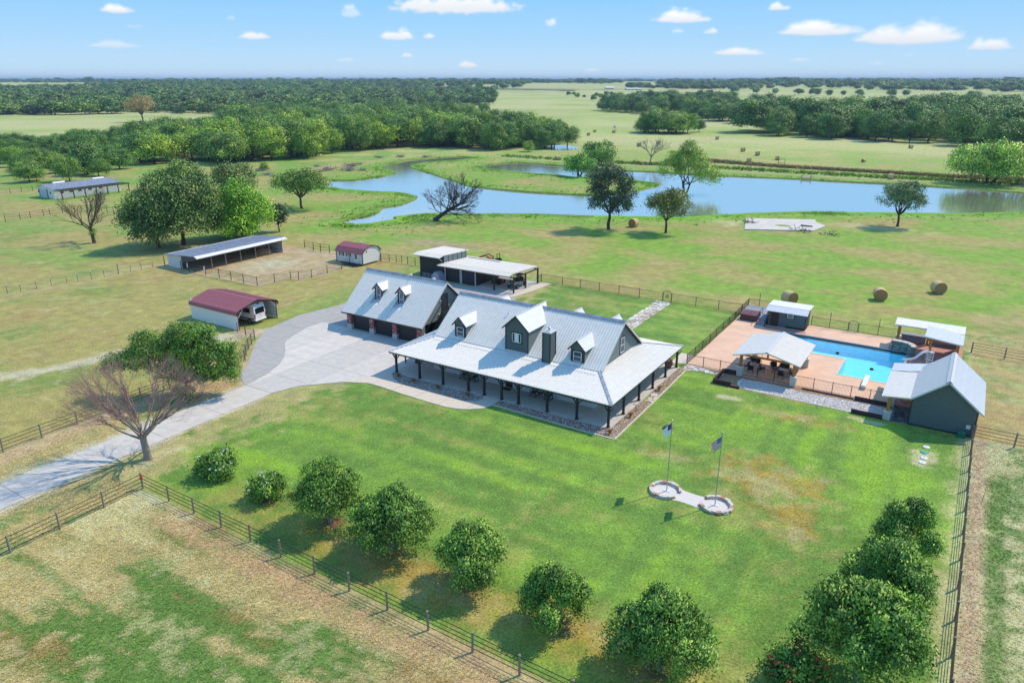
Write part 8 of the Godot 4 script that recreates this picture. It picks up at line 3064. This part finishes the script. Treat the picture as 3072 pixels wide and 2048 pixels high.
# woods: outlines in (a, b), how many trees, size range, tints
func make_woods() -> void:
	var w := [
		["pond woodland", "", [-212.9, 124.8, -207.8, 156.4, -214, 190, -214, 226, -190, 227, -165.4, 229.1, -148, 238, -143, 262, -165, 290, -215, 300, -262, 262, -278, 205, -262, 150, -240, 120], 150, 0.85, 1.6, [0, 1, 1, 2, 5, 3, 4], 4.6, 70],
		["thicket beside the barn", "", [-262, 150, -278, 205, -300, 215, -330, 180, -318, 150, -275, 118, -240, 112], 44, 0.8, 1.4, [1, 3, 0, 2, 4], 5.0, 26],
		["hedgerow by the left field", "", [-300, 120, -330, 185, -372, 235, -386, 232, -352, 175, -330, 118, -350, 92, -325, 80], 70, 0.6, 1.0, [2, 4, 2, 0], 3.8, 30],
		["scrub above the barn", "", [-215, 62, -222, 95, -260, 110, -300, 100, -285, 62, -255, 45], 28, 0.35, 0.85, [0, 1, 2], 6.0, 22],
		["grove behind the woodland", "", [-290, 250, -262, 290, -300, 345, -330, 400, -400, 420, -470, 370, -440, 300, -380, 250, -330, 225], 110, 0.8, 1.6, [0, 5, 2, 1, 4], 6.5, 26],
		["middle-distance tree row", "", [-312, 352, -300, 400, -330, 470, -420, 520, -470, 500, -440, 440, -390, 400, -350, 370], 36, 0.9, 1.4, [0, 2, 5], 9.0, 20],
		["dark wood on the right", "", [-100, 386, -75, 383, -49, 379, -20, 372, 10.5, 367.4, 38.5, 357, 75, 350, 120, 365, 128, 430, 110, 520, 60, 640, 0, 640, -50, 560, -92, 490, -115, 430], 240, 1.1, 2.1, [4, 2, 4, 2, 0, 5], 6.8, 60],
		["grove beyond the hayfield", "", [-330, 660, -262, 620, -200, 560, -145, 510, -128, 500, -110, 540, -130, 640, -200, 760, -270, 860, -330, 820], 120, 0.9, 1.9, [2, 0, 5, 4], 9.5, 34],
		["hayfield clump", "", [-157, 372, -140, 372, -127, 379, -131, 396, -150, 398, -162, 386], 14, 1.0, 1.45, [2, 1, 0], 5.5, 11],
	]
	var r := RandomNumberGenerator.new()
	r.seed = 12
	for q in w:
		var poly := pv(q[2])
		var bb := Rect2(poly[0], Vector2.ZERO)
		for p in poly: bb = bb.expand(p)
		var got := []
		var tries := 0
		while got.size() < int(q[3]) and tries < 6000:
			tries += 1
			var p := bb.position + Vector2(r.randf() * bb.size.x, r.randf() * bb.size.y)
			if not Geometry2D.is_point_in_polygon(p, poly): continue
			var ok := true
			for o in got:
				if o.distance_to(p) < float(q[7]) * (1.0 if tries < 3000 else 0.75): ok = false; break
			if ok: got.append(p)
		# those nearest the eye one by one, the depth of the wood as one mass
		var eye := Vector2(EYE_A, EYE_B)
		got.sort_custom(func(x, y): return x.distance_squared_to(eye) < y.distance_squared_to(eye))
		var n := mini(got.size(), int(q[8]))
		var front := got.slice(0, n)
		front.sort_custom(func(x, y): return (x - eye).angle() > (y - eye).angle())
		for k in n:
			var p: Vector2 = front[k]
			var g: Array = generic[r.randi_range(0, 4)]
			var s := r.randf_range(q[4], q[5])
			var t: int = q[6][r.randi_range(0, q[6].size() - 1)]
			plant("woodland_tree", "%s %s, %s from the left in the %s's front" % [["green", "light green", "dark green", "yellow-green", "very dark", "mid green"][t], "tall tree" if s > (q[4] + q[5]) / 2 else "lower tree", ordinal(k + 1), q[0]], "tree", V(p.x, terr(p.x, p.y) - 0.1, p.y), g[0], g[1], leaf_m[t], M.bark_dark, Vector3(s * r.randf_range(0.85, 1.4), s, s * r.randf_range(0.85, 1.4)), r.randf() * TAU, "trees of the " + q[0])
		var rest := got.slice(n)
		if rest.is_empty(): continue
		var mm := MultiMesh.new()
		mm.transform_format = MultiMesh.TRANSFORM_3D
		mm.use_colors = true
		mm.mesh = generic[rest.size() % 5][0]
		mm.instance_count = rest.size()
		for k in rest.size():
			var s := r.randf_range(q[4], q[5])
			var wd := s * r.randf_range(0.85, 1.4)
			mm.set_instance_transform(k, Transform3D(Basis(Vector3.UP, r.randf() * TAU).scaled(Vector3(wd, s, wd)), V(rest[k].x, terr(rest[k].x, rest[k].y) - 0.1, rest[k].y)))
			var c: Color = tints[q[6][r.randi_range(0, q[6].size() - 1)]]
			mm.set_instance_color(k, c * (r.randf_range(0.8, 1.0)))
		var o := MultiMeshInstance3D.new()
		o.name = numbered("wood_interior")
		o.multimesh = mm
		o.material_override = M.leaf
		add_child(o)
		tag(o, "", "", "", "stuff")
	# a few more that stand by themselves
	var lone := [
		[-126.9, 400, 0.78, 2, "small dark conical tree right of the hayfield clump"], [-219.9, 371, 0.4, 4, "left one of two low dark cedars at the hayfield's edge"], [-205, 372, 0.46, 4, "right one of two low dark cedars at the hayfield's edge"],
		[-229.1, 63.8, 0.5, 0, "small bush left of the white barn's roof"], [-290.4, 86, 0.9, 2, "dark tree at the left picture edge above the barn"], [-450.7, 492, 1.0, 0, "round lone tree left in the middle-distance field"],
		[-250.0, 83.0, 0.42, 5, "small grey-green bush below the lone round tree"], [-395, 560, 1.1, 2, "round lone tree at the middle-distance field's right side"], [-190, 121, 0.34, 3, "low bush at the woodland's near left foot"], [-148, 232, 0.55, 1, "yellowish tree at the woodland's right tip beside the small pond"]]
	for q in lone:
		var g: Array = generic[r.randi_range(0, 4)]
		plant("lone_tree", q[4], "tree", V(q[0], terr(q[0], q[1]) - 0.1, q[1]), g[0], g[1], leaf_m[q[3]], M.bark_dark, Vector3.ONE * q[2], r.randf() * TAU)
	# far-off woods that read as one mass
	far_wood("far_wood", [-733, 282, -650, 350, -625, 383, -540, 430, -500, 500, -560, 640, -680, 760, -900, 860, -1300, 900, -1700, 700, -1500, 200, -1100, 120, -900, 160], 2200, 9, 13.5, 0.9)
	far_wood("far_wood", [-560, 650, -500, 620, -520, 760, -640, 960, -900, 1250, -1500, 1500, -2300, 1500, -1700, 900, -900, 880], 1700, 9, 13.5, 0.9)
	far_wood("far_wood", [-900, 1300, -1500, 1520, -2600, 1600, -5200, 1200, -6000, 2600, -4200, 4200, -2600, 3300, -1700, 2500, -1100, 1900], 3200, 10, 16, 1.0)
	far_wood("far_wood", [-1700, 2500, -1350, 2300, -1080, 2150, -1050, 2350, -1700, 3100, -3000, 4400, -3600, 4400], 900, 10, 15, 1.0)
	far_wood("far_wood", [-1000, 2500, -800, 2400, -500, 2350, -480, 2480, -1000, 2650], 240, 10, 15, 1.0)
	far_wood("far_wood", [-760, 1700, -560, 1560, -420, 1640, -430, 1850, -640, 1900], 150, 9, 13, 1.0)
	far_wood("far_wood", [-460, 1900, 160, 1500, 700, 1400, 900, 2600, 300, 3600, -900, 3800, -700, 2600], 2200, 10, 15, 1.0)
	far_wood("far_wood", [-330, 900, -290, 980, -330, 1100, -420, 1120, -420, 980], 70, 9, 13, 0.8)
	far_wood("far_wood", [-6500, 3500, -4200, 4400, -1500, 4200, 600, 3700, 1600, 3200, 1900, 4000, 500, 5200, -2500, 6200, -6500, 6000], 2600, 12, 19, 1.0)
	scatter_trees("field_tree", "small dark tree of the far field's hedge line", "dark trees along the far hedge line", [-420, 1380, 140, 1180, 420, 1120, 430, 1200, 150, 1260, -400, 1470], 30, 8, 13)
	scatter_trees("field_tree", "small shrub on the pale far pasture", "shrubs on the far pasture", [-560, 1000, -330, 800, -260, 900, -420, 1150, -640, 1200], 26, 4, 8)


func far_mesh() -> ArrayMesh:
	var l := lobes_of(590, 5.2, Vector3(5.2, 4.2, 5.2), 8, 0.46)
	return crown(591, l, 100, 18, 1.0, 1.9, [green(74, 110, 50), green(106, 148, 60), green(142, 176, 84)], 0.0, 0.7, 0.75)


var far_crown: ArrayMesh

func far_wood(called: String, outline: Array, count: int, s0: float, s1: float, dens: float) -> void:
	if far_crown == null: far_crown = far_mesh()
	var poly := pv(outline)
	var r := RandomNumberGenerator.new()
	r.seed = count
	var bb := Rect2(poly[0], Vector2.ZERO)
	for p in poly: bb = bb.expand(p)
	var tr := []
	var tries := 0
	while tr.size() < count and tries < count * 30:
		tries += 1
		var p := bb.position + Vector2(r.randf() * bb.size.x, r.randf() * bb.size.y)
		if Geometry2D.is_point_in_polygon(p, poly) and nz.get_noise_2d(p.x * 0.13, p.y * 0.13) > -0.26: tr.append(p)
	var mm := MultiMesh.new()
	mm.transform_format = MultiMesh.TRANSFORM_3D
	mm.use_colors = true
	mm.mesh = far_crown
	mm.instance_count = tr.size()
	for i in tr.size():
		var patch := nz.get_noise_2d(tr[i].x * 0.2 + 900, tr[i].y * 0.2)   # stands of taller, paler or darker kinds
		var s := r.randf_range(s0 * 0.75, s1) / 9.0 * (1.0 + patch * 0.5)
		var w := s * r.randf_range(0.9, 1.7)
		mm.set_instance_transform(i, Transform3D(Basis(Vector3.UP, r.randf() * TAU).scaled(Vector3(w, s, w)), V(tr[i].x, terr(tr[i].x, tr[i].y) - 1.0, tr[i].y)))
		var k := clampf(r.randf_range(0.55, 1.0) * (1.0 + nz.get_noise_2d(tr[i].x * 0.35, tr[i].y * 0.35 + 300) * 0.8), 0.35, 1.0)
		mm.set_instance_color(i, Color(k * r.randf_range(0.8, 1.12), k, k * r.randf_range(0.75, 1.0)))
	var o := MultiMeshInstance3D.new()
	o.name = numbered(called)
	o.multimesh = mm
	o.material_override = M.leaf
	add_child(o)
	tag(o, "", "", "", "stuff")


func scatter_trees(called: String, label: String, group: String, outline: Array, count: int, s0: float, s1: float) -> void:
	if far_crown == null: far_crown = far_mesh()
	var poly := pv(outline)
	var r := RandomNumberGenerator.new()
	r.seed = count + 5
	var bb := Rect2(poly[0], Vector2.ZERO)
	for p in poly: bb = bb.expand(p)
	var n := 0
	var tries := 0
	var got := []
	while got.size() < count and tries < 4000:
		tries += 1
		var p := bb.position + Vector2(r.randf() * bb.size.x, r.randf() * bb.size.y)
		if not Geometry2D.is_point_in_polygon(p, poly): continue
		got.append(p)
	var eye := Vector2(EYE_A, EYE_B)
	got.sort_custom(func(x, y): return (x - eye).angle() > (y - eye).angle())
	for p in got:
		n += 1
		var o := single(called, far_crown, leaf_m[[4, 2, 2, 0][n % 4]], "%s, %s from the left" % [label, ordinal(n)], "tree", group)
		var s := r.randf_range(s0, s1) / 9.0
		o.position = V(p.x, terr(p.x, p.y) - 0.5, p.y)
		o.scale = Vector3(s, s, s)
		o.rotation.y = r.randf() * TAU


func make_grass() -> void:
	var r := RandomNumberGenerator.new()
	r.seed = 61
	var m := Mb.new()
	for i in 9:
		var t := r.randf() * TAU
		var o := Vector3(cos(t), 0, sin(t))
		var w := o.cross(Vector3.UP) * 0.11
		m.tri(o * 0.25 * r.randf() - w, o * 0.25 * r.randf() + w, o * r.randf_range(0.3, 1.0) + Vector3.UP * r.randf_range(0.5, 1.1))
	var tuft := m.done()
	# [outline, count, size, height, paler]
	var q := [
		["paddock_grass", [-26, -29.6, 6, -29.9, 24, -29.9, 24, -32, -6, -52, -26, -52], 80000, 0.10, 0.6],
		["lawn_grass", [-32, -28.7, 27.9, -29.2, 27.9, 15, 21, 15.2, 4.6, 15.2, 1.6, 17, 1.6, -2, -11, -2, -14, -4.6, -28, -6.2, -32, -12], 80000, 0.07, 0.45],
		["verge_grass", [-26.3, -29.4, -26.3, -45, -32.0, -45, -32.0, -12, -31.6, -29.0], 9000, 0.10, 0.6],
		["verge_grass", [-36.7, -45, -41.5, -45, -41.7, -7, -40.2, -8.5, -37.0, -11.5], 9000, 0.10, 0.6],
		["fence_grass", [28.3, -29, 33, -29, 33, 15, 28.3, 15], 12000, 0.10, 0.6]]
	for g in q:
		var poly := pv(g[1])
		var bb := Rect2(poly[0], Vector2.ZERO)
		for p in poly: bb = bb.expand(p)
		var mm := MultiMesh.new()
		mm.transform_format = MultiMesh.TRANSFORM_3D
		mm.use_colors = true
		mm.mesh = tuft
		mm.instance_count = g[2]
		var k := 0
		while k < int(g[2]):
			var p := bb.position + Vector2(r.randf() * bb.size.x, r.randf() * bb.size.y)
			if not Geometry2D.is_point_in_polygon(p, poly): continue
			if Rect2(7, -9, 6.8, 3.2).has_point(p): continue
			var s := float(g[3]) * r.randf_range(0.5, 1.6)
			mm.set_instance_transform(k, Transform3D(Basis(Vector3.UP, r.randf() * TAU).scaled(Vector3(s, s * float(g[4]), s)), V(p.x, 0, p.y)))
			var c := ground_colour(p.x, p.y) * (0.47 * 1.45)
			var v := r.randf_range(0.75, 1.35)
			mm.set_instance_color(k, Color(c.r * v * r.randf_range(0.95, 1.03), c.g * v, c.b * v * r.randf_range(0.85, 1.0)))
			k += 1
		var o := MultiMeshInstance3D.new()
		o.name = numbered(g[0])
		o.multimesh = mm
		o.material_override = M.grass
		add_child(o)
		tag(o, "", "", "", "stuff")
	# tall weeds along the pond's shore
	var mm := MultiMesh.new()
	mm.transform_format = MultiMesh.TRANSFORM_3D
	mm.use_colors = true
	mm.mesh = tuft
	mm.instance_count = 12000
	var k := 0
	while k < 12000:
		var i := r.randi_range(0, pond.size() - 1)
		var a := pond[i]
		var b := pond[(i + 1) % pond.size()]
		var p := a.lerp(b, r.randf()) + Vector2(r.randfn(), r.randfn()) * (1.3 if k % 4 else 5.0)
		if Geometry2D.is_point_in_polygon(p, pond) or p.y < 56.0: continue
		var clump := nz.get_noise_2d(p.x * 2.0, p.y * 2.0)
		if clump < -0.1 and r.randf() < 0.7: continue
		var s := r.randf_range(0.25, 0.65) * (1.0 + maxf(clump, 0.0) * 1.4)
		mm.set_instance_transform(k, Transform3D(Basis(Vector3.UP, r.randf() * TAU).scaled(Vector3(s, s * 0.55, s)), V(p.x, 0.0, p.y)))
		var c: Color = G.bank.lerp(G.bank_dark, r.randf()).lerp(G.straw, 0.5 if r.randf() < 0.15 else 0.0) * (0.47 * r.randf_range(1.0, 1.7))
		mm.set_instance_color(k, Color(c.r, c.g, c.b))
		k += 1
	var o := MultiMeshInstance3D.new()
	o.name = "shore_weeds"
	o.multimesh = mm
	o.material_override = M.grass
	add_child(o)
	tag(o, "", "", "", "stuff")
	mm = MultiMesh.new()
	mm.transform_format = MultiMesh.TRANSFORM_3D
	mm.use_colors = true
	mm.mesh = tuft
	mm.instance_count = 5000
	for j in 5000:
		var l: PackedVector2Array = ditch if j % 3 else dam
		var i := r.randi_range(0, l.size() - 2)
		var p := l[i].lerp(l[i + 1], r.randf()) + (Vector2(r.randfn(), r.randfn()) * 1.2 if j % 3 else Vector2(r.randfn() * 2.0, 7.0 + r.randfn() * 2.0))
		var s := r.randf_range(0.5, 1.5)
		mm.set_instance_transform(j, Transform3D(Basis(Vector3.UP, r.randf() * TAU).scaled(Vector3(s, s * 0.8, s)), V(p.x, 0.0, p.y)))
		var c: Color = (G.weed if j % 3 else G.bank_dark) * (0.6 * r.randf_range(0.7, 1.2))
		mm.set_instance_color(j, Color(c.r, c.g, c.b))
	o = MultiMeshInstance3D.new()
	o.name = "ditch_weeds"
	o.multimesh = mm
	o.material_override = M.grass
	add_child(o)
	tag(o, "", "", "", "stuff")
	# grey brush heaps on the pond's left shore
	var bm := Mb.new()
	for i in 60:
		var p := Vector3(r.randfn() * 0.6, absf(r.randfn()) * 0.25, r.randfn() * 0.6)
		bm.tube(p, p + Vector3(r.randfn(), absf(r.randfn()) * 0.5, r.randfn()) * 0.6, 0.06, 0.03, 4, false)
	var brush := bm.done()
	var heaps := [-168, 141, -164, 136, -171, 133, -160, 139, -173, 147, -175, 153, -170, 128, -190, 120, -178, 112, -172, 110, -183, 139, -186, 176, -180, 183, -171, 188]
	var hp := []
	for i in heaps.size() / 2: hp.append(Vector2(heaps[2 * i], heaps[2 * i + 1]))
	var eye := Vector2(EYE_A, EYE_B)
	hp.sort_custom(func(x, y): return (x - eye).angle() > (y - eye).angle())
	for i in hp.size():
		var h := single("brush_heap", brush, M.bark_pale, "%s from the left of the grey brush heaps on the pond's far left shore" % ordinal(i + 1), "brush heap", "grey brush heaps")
		h.position = V(hp[i].x, 0, hp[i].y)
		h.rotation.y = r.randf() * TAU
		h.scale = Vector3.ONE * r.randf_range(0.9, 1.8)


func _ready() -> void:
	rng.seed = 20
	make_materials()
	make_view()
	make_land()
	make_house()
	make_garage()
	make_paving()
	make_fences()
	make_pool()
	make_pavilion()
	make_pool_buildings()
	make_shop()
	make_carport()
	make_livestock_yard()
	make_small_things()
	make_garden_plants()
	make_trees()
	make_grass()
